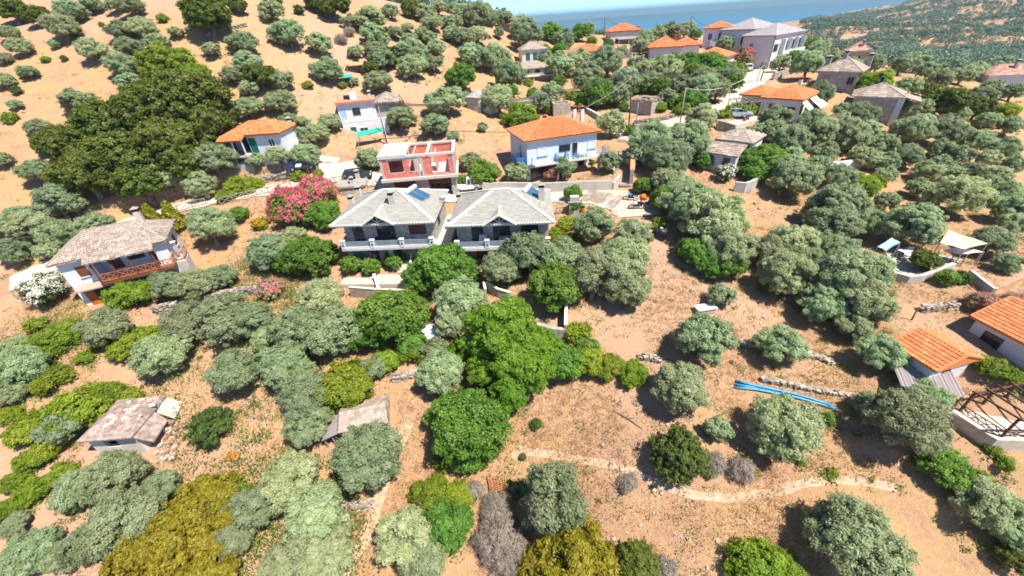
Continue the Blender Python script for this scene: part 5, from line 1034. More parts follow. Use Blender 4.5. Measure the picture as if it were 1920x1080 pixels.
wallrun('garden_wall', 'sloping stone wall with white coping running up the left garden', [(714, 556), (709, 538), (705, 528)], 1.0, .26, STONE, CAPW)
wallrun('garden_wall', 'stone buttress with white coping at the right end of the left garden', [(772, 570), (768, 548)], 1.2, .3, STONE, CAPW)
wallrun('garden_wall', 'garden wall below the right stone house, half hidden by trees', [(912, 560), (908, 540), (930, 556), (958, 566)], 1.2, .22, STONE, CAPW)
wallrun('garden_wall', 'tall stone boundary wall with white edge right of the pine', [(1060, 632), (1061, 600), (1062, 575)], 1.5, .24, STONE, CAPW)
wallrun('garden_wall', 'low stone wall face behind the pine, left of the white-edged wall', [(1006, 622), (1035, 630), (1058, 633)], 1.1, .4, STONE)
wallrun('yard_wall', 'grey stone wall in front of the parked silver car', [(1342, 240), (1360, 246), (1377, 250)], 1.3, .35, STONE)
wallrun('retaining_wall', 'whitewashed retaining wall dappled by olive shade', [(1528, 322), (1575, 317), (1610, 312), (1650, 308)], 1.2, .3, WHITE)
wallrun('retaining_wall', 'rounded grey concrete wall under the dark broadleaf trees', [(1375, 358), (1392, 362), (1410, 356), (1418, 345)], 1.3, .4, GREYW)
wallrun('yard_wall', 'curved pale concrete wall below the yard with the canvas awning', [(1655, 510), (1682, 530), (1712, 532), (1745, 520), (1782, 505)], .8, .35, CONC)
wallrun('yard_wall', 'straight grey wall edging the bare terrace at the right edge', [(1812, 520), (1835, 538), (1856, 556)], .9, .3, GREYW)
wallrun('terrace_wall', 'white stone terrace wall beside the driveway gate', [(1100, 212), (1125, 226), (1148, 238)], .9, .35, STONE, CONCL)
wallrun('yard_wall', 'pale stone wall by the street opposite the hotel', [(1448, 150), (1470, 145), (1490, 132)], 1.4, .4, STONEB)
wallrun('road_wall', 'dry stone wall under the village road above the olives', [(1228, 253), (1255, 248), (1290, 240), (1310, 236)], .7, .5, DRYSTONE, stones=True)
wallrun('road_wall', 'dry stone bank on the upper side of the village road', [(1190, 232), (1215, 229), (1240, 226), (1262, 220)], .6, .5, DRYSTONE, stones=True)
wallrun('road_wall', 'rubble wall on the uphill side of the road below the cottage', [(440, 352), (480, 343), (520, 335), (560, 322)], .6, .5, DRYSTONE, stones=True)
wallrun('terrace_wall', 'dry stone terrace line above the blue pipes', [(1430, 712), (1480, 722), (1530, 733), (1595, 745)], .22, .32, DRYSTONE, stones=True)
wallrun('terrace_wall', 'dry stone terrace line left of the lone olive on the straw slope', [(1200, 672), (1222, 674), (1240, 678)], .35, .4, DRYSTONE, stones=True)
wallrun('terrace_wall', 'dry stone terrace line right of the lone olive on the straw slope', [(1390, 645), (1420, 652), (1510, 665), (1560, 680)], .35, .4, DRYSTONE, stones=True)
wallrun('terrace_wall', 'dry stone wall below the olives right of the white house', [(292, 588), (330, 578), (380, 566), (450, 552), (520, 548)], .8, .5, DRYSTONE, stones=True)
wallrun('terrace_wall', 'dry stone line crossing the slope below the round grey olive', [(622, 945), (660, 950), (700, 945)], .3, .45, DRYSTONE, stones=True)
wallrun('terrace_wall', 'curved dry stone line on the bare slope under the red oaks', [(392, 68), (430, 55), (462, 48)], .4, .5, DRYSTONE, stones=True)
wallrun('terrace_wall', 'low stone wall left of the pink bush at the right edge', [(1728, 585), (1760, 580), (1790, 578)], .6, .4, DRYSTONE, stones=True)
wallrun('terrace_wall', 'short dry stone line above the stone hut', [(738, 712), (770, 706), (796, 698)], .4, .5, DRYSTONE, stones=True)
def fence_x(label, pix, h=.95, step=1.5, mat=WOODG, zo=0.0):
    pts = [hit(*p)[:2] for p in pix]; L = [0]
    for a, b in zip(pts[:-1], pts[1:]): L.append(L[-1] + np.hypot(*(b - a)))
    n = max(1, int(L[-1] / step)); P = []
    for i in range(n + 1):
        s = L[-1] * i / n; q = [np.interp(s, L, [p[k] for p in pts]) for k in (0, 1)]; P.append((q[0], q[1], gz(*q) + zo))
    t = thing('railing_fence', label, 'fence', P[0]); P = [Vector(p) - Vector(P[0]) for p in P]; up = lambda z: Vector((0, 0, z))
    for p in P: MB().bar(p - up(.3), p + up(h + .06), .1).build('post', mat, t)
    for a, b in zip(P[:-1], P[1:]):
        mb = MB(); mb.bar(a + up(h), b + up(h), .08); mb.bar(a + up(.12), b + up(.12), .07); mb.bar(a + up(.12), b + up(h), .06); mb.bar(a + up(h), b + up(.12), .06); mb.build('cross_panel', mat, t)
    return t
fence_x('cross-braced wooden railing along the road left of the pink oleander', [(415, 385), (455, 374), (500, 364), (548, 354)])
fence_x('cross-braced wooden railing along the road right of the pink oleander', [(606, 350), (640, 341), (678, 337)])
fence_x('short cross-braced railing by the conifers behind the far left house', [(336, 398), (362, 390), (388, 384)])
fence_x('cross-braced railing in the yard right of the stone houses', [(1043, 402), (1062, 400)], .9, 1.1)
fence_x('cross-braced gate between olive and garages', [(690, 352), (708, 350)], .9, 1.3)
fence_x('grey metal gate and railing at the foot of the driveway', [(1148, 232), (1165, 236)], .9, .8, STEEL)
def wire_fence(label, pix, step=2.2, h=1.2, mat=WOODG):
    pts = [hit(*p)[:2] for p in pix]; L = [0]
    for a, b in zip(pts[:-1], pts[1:]): L.append(L[-1] + np.hypot(*(b - a)))
    n = max(1, int(L[-1] / step)); P = []
    for i in range(n + 1):
        s = L[-1] * i / n; q = [np.interp(s, L, [p[k] for p in pts]) for k in (0, 1)]; P.append((q[0], q[1], gz(*q)))
    t = thing('wire_fence', label, 'fence', P[0]); P = [Vector(p) - Vector(P[0]) for p in P]; rs = random.Random(n); T_ = []
    for p in P:
        q = p + Vector((rs.uniform(-.12, .12), rs.uniform(-.12, .12), h)); T_.append(q); MB().bar(p - Vector((0, 0, .3)), q, .08).build('post', mat, t)
    mb = MB()
    for a, b, c, d in zip(P[:-1], P[1:], T_[:-1], T_[1:]):
        for k in (.45, .95): mb.bar(a.lerp(c, k), b.lerp(d, k), .018)
    o = mb.build('wire', STEEL, t); return t
wire_fence('wire fence on thin posts above the road below the cottage', [(400, 350), (450, 338), (500, 326), (560, 312), (640, 296)])
wire_fence('wire fence at the foot of the dark oaks', [(150, 405), (230, 396), (300, 380), (350, 362)])
wire_fence('wire fence behind the white flat-roofed house among the olives', [(760, 165), (800, 158), (830, 150)])
wire_fence('dark slatted fence in front of the long orange-roofed house', [(1205, 112), (1222, 116), (1240, 118)], 1.2, 1.5, DARKF)
# stone steps between the houses
P0 = hit(1172, 352); P1 = hit(1168, 262); t = thing('stone_steps', 'long flight of stone steps beside the tall garden wall', 'steps', P0); ns = 26
for i in range(ns):
    f = (i + .5) / ns; q = P0 + (P1 - P0) * f; d = (P1 - P0)[:2]; d = d / np.hypot(*d); n2 = np.array([-d[1], d[0]]); st = np.hypot(*(P1 - P0)[:2]) / ns; z = P0[2] + (P1[2] - P0[2]) * (i + 1) / ns + .2
    q4 = [q[:2] + d * a * st * .5 + n2 * b_ * .8 - P0[:2] for a, b_ in ((-1, 1), (-1, -1), (1, -1), (1, 1))]
    MB().hexa([(*v, z - P0[2] - .6) for v in q4] + [(*v, z - P0[2]) for v in q4], rnd.random()).build('step', DRYSTONE, t)
wallrun('garden_wall', 'tall dark stone wall beside the steps, orange edge', [(1183, 345), (1184, 310), (1182, 285)], 2.0, .5, STONE, surf('terracotta_coping', (.52, .26, .13), .9))
P0 = hit(757, 512); t = thing('garden_steps', 'short pale steps up to the left stone house', 'steps', P0, eA['rz'])
for i in range(5): MB().box(-.75, .75, i * .32, i * .32 + .36, -.8, .17 * (i + 1)).build('step', CONCL, t)
MB().bar((.85, 0, .5), (.85, 1.7, 1.4), .2, .5).build('side_wall', CAPW, t)
# paved garden terraces
def slab(name, label, pix, mat, th=.5, up=.12, cat='terrace'):
    P = [hit(*p) for p in pix]; zc = float(np.mean([p[2] for p in P])) + up; c = P[0]; t = thing(name, label, cat, (c[0], c[1], zc))
    MB().poly([(p[0] - c[0], p[1] - c[1], 0) for p in P][::-1], th + 1.2).build('paving', mat, t); return t
slab('paved_terrace', 'pale paved terrace below the balcony of the left stone house', [(640, 540), (768, 545), (764, 512), (646, 512)], surf('pale_paving', (.56, .46, .36), .9, .15, 2), up=.25)
slab('paved_yard', 'pale concrete yard under the rusty pergola at the right edge', [(1765, 760), (1850, 845), (1990, 850), (1960, 740), (1850, 720), (1790, 735)], surf('pale_paving', (.56, .46, .36)), up=.1)
slab('paved_yard', 'shaded grey yard with furniture beside the canvas awning', [(1668, 505), (1700, 522), (1790, 495), (1830, 470), (1770, 440), (1660, 470)], GREYW, up=.1)
slab('paved_yard', 'pale yard where the silver car stands', [(1345, 236), (1378, 246), (1420, 226), (1440, 205), (1370, 205)], CONCL, up=.12)
slab('bare_terrace', 'bare red-brown earth terrace behind the grey wall at the right edge', [(1815, 512), (1858, 548), (1925, 520), (1925, 490), (1860, 480)], surf('red_earth', (.44, .25, .15), .95, .2, 1), up=.1)
# ------------------------------------------------------------------ poles and wires
POLEW = surf('tarred_pole', (.10, .065, .045), .9, .2, 3); POLEG = surf('grey_pole', (.30, .27, .24), .8, .1, 3)
def pole(label, foot, top, r=.12, mat=POLEW, arm=0, lamp=False, cat='utility pole', name='utility_pole', group=None):
    P = hit(*foot); lo_, hi_ = 0.5, 22
    for _ in range(40):
        h = (lo_ + hi_) / 2
        if project(P + np.array([0, 0, h]))[1] > top[1]: lo_ = h
        else: hi_ = h
    d = (P - CAM) @ FWD; dx = (top[0] - project(P + np.array([0, 0, h]))[0]) * d / F; dx = max(-.8, min(.8, dx))
    t = thing(name, label, cat, P, 0, group); MB().tube([(0, 0, -.5), (dx, 0, h)], [r, r * .72], 7).build('pole', mat, t, True)
    if arm:
        a = MB().bar((dx - arm, 0, h - .25), (dx + arm, 0, h - .25), .1).build('crossarm', WOODG, t)
        for k in (-1, -.4, .4, 1): MB().lathe([(.05, 0), (.07, .08), (.03, .16)], 6, (dx + k * arm * .95, 0, h - .2)).build('insulator', WHITEP, a)
    if lamp: MB().box(dx - .15, dx + .9, -.12, .12, h - .08, h + .06).build('lamp_head', STEEL, t)
    return np.array([P[0] + dx, P[1], P[2] + h])
Q1 = pole('dark leaning utility pole by the driveway gate above the orange roof', (1179, 238), (1187, 132), .13, arm=.8)
Q2 = pole('dark wooden utility pole between green net and flat-roofed house', (727, 274), (707, 190), .12, arm=.7)
Q3 = pole('thick dark pole in the street beside the parked white car', (1425, 153), (1437, 116), .14, arm=.6)
pole('thin dark pole just left of the thick street pole', (1418, 155), (1427, 127), .08)
pole('dark street pole in front of the hotel balconies', (1453, 131), (1463, 97), .1)
pole('farthest dark pole up the street beyond the hotel', (1475, 118), (1481, 100), .1)
Q4 = pole('grey pole at the lower side of the village road', (1273, 241), (1286, 165), .1, POLEG)
Q5 = pole('dark pole against the sea above the long orange roof', (1291, 70), (1297, 29), .13, arm=.5)
Q6 = pole('dark pole against the sea left of the ridge house', (1132, 82), (1134, 32), .13, arm=.5)
Q7 = pole('thin pole on the ridge left of the sea', (1088, 52), (1089, 26), .12)
pole('dark pole leaning over the olives right of the long stone house', (1720, 196), (1741, 152), .1)
pole('pale thin pole behind the brick building, left one', (856, 262), (853, 227), .06, STEEL)
pole('pale thin pole behind the brick building, right one', (870, 264), (869, 224), .06, STEEL)
pole('thin grey post right of the leaning utility pole', (1191, 247), (1197, 192), .06, POLEG)
pole('white lamp post at the corner of the orange-roofed house', (1151, 332), (1152, 312), .05, WHITEP, name='lamp_post', cat='lamp post')
pole('thin pole in front of the tall house with green shutters', (986, 160), (988, 118), .07, POLEG)
pole('stub of a pole lying against the low wall near the pink bush', (1710, 600), (1720, 580), .07)
WIRE = surf('wire', (.05, .05, .055), .6)
WIREL = surf('pale_cable', (.55, .53, .50), .6)
def wire(label, a, b, sag, r=.034, mat=WIRE, name='overhead_wire', group=None):
    a, b = np.array(a), np.array(b); mb = MB(); pts = [a + (b - a) * k / 14 - np.array([0, 0, 4 * sag * (k / 14) * (1 - k / 14)]) - a for k in range(15)]
    mb.tube([tuple(p) for p in pts], r, 3); o = mb.build(name, mat); o.location = a; tag(o, label, 'wire', group)
QL = Q2 + np.array([-1, 0, 0])
for k in range(5):
    o = np.array([(k - 2) * .38, 0, -.1 - .22 * (k % 2)])
    wire('one of the parallel power lines crossing in front of the olives, left span', Q2 + o, Q1 + o, 2.2, group='power lines, left span')
    wire('one of the parallel power lines running on to the street pole', Q1 + o, Q3 + o * .8, 1.6, group='power lines, right span')
wire('single pale cable sagging from the road pole to the street', Q4, Q3 - np.array([0, 0, .4]), 2.0, .045, WIREL)
wire('pale cable from the left utility pole down to the brick building', Q2 - np.array([0, 0, .8]), gb.world(2, .3, 6.3), .8, .035, WIREL)
wire('pale cable from the leaning pole to the orange-roofed house', Q1 - np.array([0, 0, 1]), oh_.world(5, 4, 8.0), 1.0, .03, WIREL)
wire('thin cable hanging between the two ridge poles by the sea', Q7, Q6, 1.0, .05)
wire('thin cable crossing the sky to the left of the ridge pole', Q7, CAM + 118 * ray(935, -12), 2.5, .05)
wire('thin cable from the ridge pole towards the ridge house', Q6, CAM + 126 * ray(1178, 50), .6, .05)
wire('thin cable from the sea pole to the tall white house', Q5, CAM + 112 * ray(1328, 48), .6, .05)
# ------------------------------------------------------------------ vehicles
TYRE = surf('tyre_rubber', (.02, .02, .02), .9); RIM = surf('alloy_rim', (.42, .43, .44), .35, .05, 2, metal=.6); CGL = surf('car_glass', (.02, .028, .035), .08, .05, 1, spec=.7)
def car(label, px, rz, paint, kind='hatch', cat='car', L=4.3):
    P = hit(*px); t = thing('parked_car' if kind != 'pickup' else 'parked_van', label, cat, P + np.array([0, 0, .1]), R(rz)); hw = .88
    if kind == 'pickup': prof = [(-2.2, .45, .95), (-2.15, .45, 1.05), (-.2, .4, 1.05), (0, .4, 1.05), (1.3, .4, 1.0), (2.1, .42, .9), (2.2, .45, .7)]; cab = [(.0, 1.05), (.12, 1.85), (1.0, 1.85), (1.6, 1.02)]
    else: prof = [(-2.15, .5, .8), (-2.05, .36, 1.0), (-1.2, .32, 1.05), (0, .32, 1.0), (1.0, .32, .96), (1.75, .34, .86), (2.12, .42, .66)]; cab = [(-2.0, 1.02), (-1.65, 1.48), (.1, 1.52), (1.15, .97)]
    V = []; fc = []; sc = L / 4.3
    for x, z0, z1 in prof:
        k = 1 - .10 * abs(x / 2.15) ** 3
        for y, z in ((-hw * k * .94, z0), (-hw * k, (z0 + z1) / 2), (-hw * k * .93, z1), (0, z1 + .04), (hw * k * .93, z1), (hw * k, (z0 + z1) / 2), (hw * k * .94, z0)): V.append((x * sc, y, z))
    n = 7
    for i in range(len(prof) - 1):
        for j in range(n): fc.append((i * n + j, (i + 1) * n + j, (i + 1) * n + (j + 1) % n, i * n + (j + 1) % n))
    fc += [tuple(range(n)), tuple((len(prof) - 1) * n + j for j in range(n - 1, -1, -1))]
    body = MB().add(V, fc).build('body', paint, t, False)
    (xa, za), (xb, zb), (xc, zc), (xd, zd) = [(c[0] * sc, c[1]) for c in cab]
    mb = MB(); wa, wb = .80, .64
    mb.hexa([(xa, -wa, za), (xd, -wa, zd), (xd, wa, zd), (xa, wa, za), (xb, -wb, zb), (xc, -wb, zc), (xc, wb, zc), (xb, wb, zb)]); mb.build('cabin_glass', CGL, t)
    MB().hexa([(xb - .08, -wb - .02, zb - .03), (xc + .06, -wb - .02, zc - .03), (xc + .06, wb + .02, zc - .03), (xb - .08, wb + .02, zb - .03), (xb, -wb + .04, zb + .05), (xc - .1, -wb + .04, zc + .05), (xc - .1, wb - .04, zc + .05), (xb, wb - .04, zb + .05)]).build('roof', paint, t)
    for sy in (-1, 1):
        mb = MB()
        for (x0, z0), (x1, z1) in (((xa, za), (xb, zb)), ((xc, zc), (xd, zd))): mb.bar((x0, sy * wa, z0), (x1, sy * wb, z1), .09)
        xm = (xb + xc) / 2; mb.bar((xm, sy * (wa + .005), za), (xm, sy * (wb + .005), zb), .09); mb.build('window_pillars', paint, t)
        MB().box(2.0 * sc - .06, 2.1 * sc, sy * .62 - .17, sy * .62 + .17, .66, .80).build('headlight', surf('lamp_lens', (.7, .72, .74), .15), t)
        MB().box(-2.16 * sc, -2.08 * sc, sy * .68 - .1, sy * .68 + .1, .78, .98).build('tail_light', surf('red_lens', (.4, .02, .02), .2), t)
        MB().box(xc + .25, xc + .42, sy * .98 - .09, sy * .98 + .09, 1.0, 1.13).build('mirror', paint, t)
        for x in (-1.32 * sc, 1.32 * sc):
            wv = MB().tube([(x, sy * .66, .32), (x, sy * .885, .32)], .32, 14).build('wheel', TYRE, t); MB().tube([(x, sy * .80, .32), (x, sy * .895, .32)], .2, 10).build('rim', RIM, wv)
    MB().box(-2.2 * sc, -2.08 * sc, -.7, .7, .34, .5).build('bumper', BLACK, t); MB().box(2.04 * sc, 2.16 * sc, -.7, .7, .34, .5).build('bumper', BLACK, t)
    return t
CARS = surf('silver_car_paint', (.55, .57, .58), .25, .02, 1, metal=.4, spec=.6); CARW = surf('white_car_paint', (.78, .79, .79), .25, .02, 1, spec=.6); CARD = surf('dark_car_paint', (.03, .035, .045), .2, .02, 1, spec=.6)
car('silver car parked under the vine arbour by the stone yard wall', (1384, 221), -20, CARS); car('white car parked in the street, front towards the viewer', (1402, 134), -113, CARW)
car('white van behind the first parked car, beside the dark pink bush', (1411, 120), -113, CARW, 'pickup', 'van')
car('white pickup parked behind the gap between the stone houses', (876, 358), 8, CARW, 'pickup', 'pickup'); car('dark car under the yellow-green vine pergola by the road', (569, 318), 15, CARD)
car('dark car by the olive at the end of the road railing', (672, 337), 10, CARD)
def motorbike(label, px, rz, col):
    P = hit(*px); t = thing('motorbike', label, 'motorbike', P + np.array([0, 0, .08]), R(rz))
    for x in (-.68, .68):
        a = [(x + .3 * math.cos(k * math.pi / 6), 0, .31 + .3 * math.sin(k * math.pi / 6)) for k in range(13)]; wv = MB().tube(a, .06, 6, False).build('wheel', TYRE, t); MB().tube([(x, -.06, .31), (x, .06, .31)], .12, 8).build('hub', RIM, wv)
    MB().hexa([(-.35, -.14, .35), (.4, -.14, .35), (.4, .14, .35), (-.35, .14, .35), (-.3, -.12, .72), (.35, -.12, .78), (.35, .12, .78), (-.3, .12, .72)]).build('engine_body', DARKF, t)
    MB().hexa([(-.1, -.16, .72), (.42, -.16, .76), (.42, .16, .76), (-.1, .16, .72), (-.05, -.1, .98), (.36, -.1, .94), (.36, .1, .94), (-.05, .1, .98)]).build('fuel_tank', col, t)
    MB().hexa([(-.85, -.13, .74), (-.08, -.15, .74), (-.08, .15, .74), (-.85, .13, .74), (-.9, -.1, .88), (-.08, -.12, .84), (-.08, .12, .84), (-.9, .1, .88)]).build('seat', BLACK, t)
    mb = MB(); mb.bar((.68, -.08, .31), (.42, -.08, 1.0), .05); mb.bar((.68, .08, .31), (.42, .08, 1.0), .05); mb.build('fork', STEEL, t); MB().tube([(.3, -.38, 1.05), (.42, 0, 1.02), (.3, .38, 1.05)], .025, 6).build('handlebar', BLACK, t); MB().lathe([(.1, 0), (.12, .06), (.05, .12)], 8, (.56, 0, .84)).build('headlight', STEEL, t)
motorbike('blue-tanked motorbike in the gravel yard, farther of two', (1182, 377), 170, BLUEP); motorbike('black motorbike in the gravel yard, nearer of two', (1192, 393), 175, surf('white_tank', (.7, .72, .74), .3))
# ------------------------------------------------------------------ yards: small things
P = hit(1203, 383); t = thing('cement_mixer', 'orange cement mixer between the two motorbikes', 'cement mixer', P, .4); ORG = surf('orange_machine_paint', (.62, .17, .02), .5, .1, 3)
o = MB().lathe([(.2, -.45), (.42, -.1), (.42, .2), (.25, .5)], 12).build('drum', ORG, t, True); o.location = (0, 0, .95); o.rotation_euler = (.7, 0, 0)
mb = MB(); 
for a, c in (((-.5, -.4, 0), (0, 0, .9)), ((.5, -.4, 0), (0, 0, .9)), ((0, .5, 0), (0, 0, .9))): mb.bar(a, c, .07)
mb.build('stand', ORG, t); MB().box(.3, .65, -.2, .2, .5, .9).build('motor_housing', ORG, t)
for x in (-.5, .5): MB().tube([(x, -.45, .2), (x * 1.2, -.45, .2)], .2, 10).build('wheel', TYRE, t)
P = hit(1239, 436, .55); t = thing('water_tank', 'black plastic water tank lying below the leafy shrub', 'water tank', P, R(-20)); MB().tube([(-.75, 0, 0), (-.68, 0, 0), (.68, 0, 0), (.75, 0, 0)], [.35, .55, .55, .35], 16).build('tank_body', BLACK, t, True); MB().lathe([(.16, 0), (.16, .08)], 10, (0, 0, .53)).build('lid', surf('pale_lid', (.6, .6, .6)), t)
for x in (-.45, .45): MB().tube([(x - .03, 0, 0), (x + .03, 0, 0)], .57, 16).build('hoop', DARKF, t)
P = hit(1076, 398); t = thing('barbecue_oven', 'grey outdoor oven with flat hood right of the stone houses', 'oven', P, R(-5)); MB().box(-.65, .65, -.5, .5, -.5, 1.5).build('oven_body', CONC, t); MB().box(-.8, .8, -.62, .62, 1.5, 1.62).build('hood_slab', SLATE, t); MB().box(-.55, .55, -.4, .4, 1.62, 2.2).build('chimney', GREYW, t); MB().box(-.35, .35, -.505, -.5, .5, 1.0).build('oven_mouth', BLACK, t)
P = hit(1092, 400); t = thing('red_drum', 'orange-red bin leaning beside the outdoor oven', 'bin', P); MB().lathe([(.28, 0), (.32, .4), (.3, .9)], 12).build('bin_body', ORG, t); MB().lathe([(.33, .9), (.33, .96)], 12).build('lid', BLACK, t)
# blue pipes
PIPE = surf('blue_plastic_pipe', (.05, .27, .44), .35, .15, 2, spec=.5)
for k, (dy, dz) in enumerate(((0, .1), (.19, .1), (.38, .1), (.2, .26))):
    a = hit(1376 + k * 3, 728 - k * 1.0); WP = [a, hit(1420 + k, 733), hit(1470, 742.5), hit(1520 - k, 755), hit(1567 - k * 3, 769)]; pts = []
    for j in range(9): q = WP[j // 2] if j % 2 == 0 else (WP[j // 2] + WP[j // 2 + 1]) / 2; pts.append((q[0] - a[0], q[1] - a[1] + dy, gz(q[0], q[1] + dy) + dz + .06 - a[2]))
    o = MB().tube(pts, .105, 8).build('water_pipe', PIPE, None, True); o.location = a; tag(o, 'long blue plastic pipe in the bundle laid across the straw slope', 'pipe', 'blue pipes')
# green net, tarps, awning
def canopy(name, label, pix, hs, mat, posts=True, cat='canopy'):
    P = [hit(p[0], p[1], h) for p, h in zip(pix, hs)]; c = P[0]; g = gz(c[0], c[1]); t = thing(name, label, cat, (c[0], c[1], g)); n = 8; V = []; o = np.array([c[0], c[1], g])
    for i in range(n + 1):
        for j in range(n + 1):
            u, v = i / n, j / n; p = P[0] * (1 - u) * (1 - v) + P[1] * u * (1 - v) + P[2] * u * v + P[3] * (1 - u) * v; V.append(p - o - np.array([0, 0, .35 * math.sin(math.pi * u) * math.sin(math.pi * v) + .03 * math.sin(9 * u + 5 * v)]))
    Qs = [(i * (n + 1) + j, (i + 1) * (n + 1) + j, (i + 1) * (n + 1) + j + 1, i * (n + 1) + j + 1) for i in range(n) for j in range(n)]
    V2 = V + [v - np.array([0, 0, .03]) for v in V]; m_ = len(V)
    link('cloth', mesh_np('cloth', np.array(V2), np.array(Qs + [tuple(q + m_ for q in f[::-1]) for f in Qs]), smooth=True), t, mat)
    if posts:
        for p in P: MB().bar((p[0] - o[0], p[1] - o[1], gz(p[0], p[1]) - o[2] - .3), tuple(p - o), .08).build('post', WOODG, t)
canopy('shade_net', 'bright green shade net stretched over a trellis', [(668, 257), (717, 245), (719, 238), (670, 247)], [2.0, 2.2, 2.3, 2.1], surf('green_net', (.02, .36, .24), .8, .1, 1))
canopy('shade_canvas', 'large cream canvas awning over the yard at right', [(1763, 455), (1808, 467), (1852, 456), (1778, 432)], [2.4, 2.2, 2.4, 2.8], surf('sand_canvas', (.66, .52, .34), .9, .05, 1))
canopy('tarpaulin', 'pale pink tarpaulin hanging below the cream canvas', [(1762, 470), (1815, 476), (1845, 472), (1800, 462)], [1.6, 1.5, 1.6, 1.9], surf('pale_pink_tarp', (.64, .52, .46), .9, .05, 1))
canopy('tarpaulin', 'pale blue tarpaulin roof among the olives left of the yard', [(1646, 462), (1662, 470), (1688, 454), (1672, 446)], [2.2, 2.1, 2.2, 2.4], surf('pale_blue_tarp', (.30, .44, .52), .8, .08, 1))
def table(label, px, rz, mat, L=1.4, W_=.8, name='garden_table'):
    P = hit(*px); t = thing(name, label, 'table', P + np.array([0, 0, .12]), rz); MB().box(-L / 2, L / 2, -W_ / 2, W_ / 2, .7, .75).build('table_top', mat, t)
    for x in (-L / 2 + .08, L / 2 - .08):
        for y in (-W_ / 2 + .08, W_ / 2 - .08): MB().box(x - .03, x + .03, y - .03, y + .03, -.2, .7).build('leg', mat, t)
def chair(label, loc, rz, mat, group=None):
    t = thing('garden_chair', label, 'chair', loc, rz, group); MB().box(-.24, .24, -.24, .24, .42, .46).build('seat', mat, t); MB().hexa([(-.24, .2, .46), (.24, .2, .46), (.24, .24, .46), (-.24, .24, .46), (-.24, .3, .92), (.24, .3, .92), (.24, .34, .92), (-.24, .34, .92)]).build('backrest', mat, t)
    for x in (-.2, .2):
        for y in (-.2, .2): MB().box(x - .025, x + .025, y - .025, y + .025, -.02, .42).build('leg', mat, t)
PLW = surf('white_plastic', (.75, .76, .76), .4, .03)
table('white table in the shaded yard by the cream canvas', (1692, 482), .3, PLW); table('low pale table beside the white yard table', (1700, 490), .5, PLW, 1.0)
for k, (x, y, r_) in enumerate(((1684, 476, .5), (1700, 476, 2.5))): chair(['white chair left of the white yard table', 'white chair right of the white yard table'][k], hit(x, y) + np.array([0, 0, .12]), r_, PLW)
GRC = surf('grey_cover', (.42, .44, .45), .9, .08)
t = thing('covered_table', 'grey covered round table on the balcony of the right stone house', 'table', tB.world(6.2, 1.15, 3.06), eB['rz']); MB().lathe([(.75, .35), (.82, .7), (.72, .78), (.1, .8)], 14).build('cloth_cover', GRC, t, True); MB().lathe([(.06, 0), (.06, .7)], 8).build('leg', DARKF, t)
t = thing('covered_grill', 'grey covered grill on the balcony of the right stone house', 'grill', tB.world(3.6, 1.3, 3.06), eB['rz']); MB().hexa([(-.5, -.35, .1), (.5, -.35, .1), (.5, .35, .1), (-.5, .35, .1), (-.4, -.25, 1.2), (.4, -.25, 1.2), (.4, .25, 1.2), (-.4, .25, 1.2)]).build('cloth_cover', GRC, t)
for x in (-.4, .4): MB().tube([(x, -.3, .08), (x, .3, .08)], .08, 8).build('wheel', BLACK, t)
for k, x in enumerate((7.0, 7.5)): chair(['dark chair right of the covered table, near one', 'dark chair right of the covered table, far one'][k], tB.world(x, 1.1 + .3 * k, 3.06), eB['rz'] + 1.2, DARKF)
table('dark table on the balcony of the left stone house', (707, 452), eA['rz'], DARKF, 1.6); bpy.data.objects['garden_table.002'].location = tA.world(4.9, 1.2, 3.06)
t = thing('balcony_table', 'white table on the right balcony of the blue-railed house', 'table', oh_.world(9.0, -.1, 3.06), oh_.e['rz']); MB().box(-.7, .7, -.35, .35, .68, .73).build('table_top', PLW, t)
for x in (-.6, .6): MB().box(x - .04, x + .04, -.3, .3, 0, .68).build('leg', PLW, t)
for k, x in enumerate((7.7, 10.3)): chair(['blue chair left of the white balcony table', 'white chair right of the white balcony table'][k], oh_.world(x, -.1, 3.06), oh_.e['rz'] + (-1.4, 1.4)[k], (BLUEP, PLW)[k])
solar_heater('small solar water heater beside the blue-railed house, right side', oh_.world(oh_.W + .6, 2.6, 2.6), oh_.e['rz'] + 1.1, R(35))
# laundry and red bin by the awning house
P = hit(1504, 220); t = thing('laundry_line', 'red and blue laundry hanging in front of the white awnings', 'laundry', P, R(-40))
for x in (-1.6, 1.6): MB().bar((x, 0, -.3), (x, 0, 1.7), .07).build('post', WOODG, t)
for x, w_, mt in ((-1.2, .7, WHITEP), (-.3, .7, surf('red_cloth', (.55, .02, .04), .9)), (.55, .8, BLUEP), (1.2, .45, WHITEP)): MB().box(x, x + w_, -.02, .02, .6, 1.6).build('garment', mt, t)
P = hit(1394, 232); t = thing('red_bin', 'small red bin on the yard wall in front of the silver car', 'bin', P + np.array([0, 0, .1])); MB().lathe([(.2, 0), (.25, .6), (.24, .75)], 10).build('bin_body', surf('red_plastic', (.5, .03, .02), .5), t); MB().lathe([(.26, .75), (.2, .82)], 10).build('lid', surf('red_plastic', (.5, .03, .02)), t)
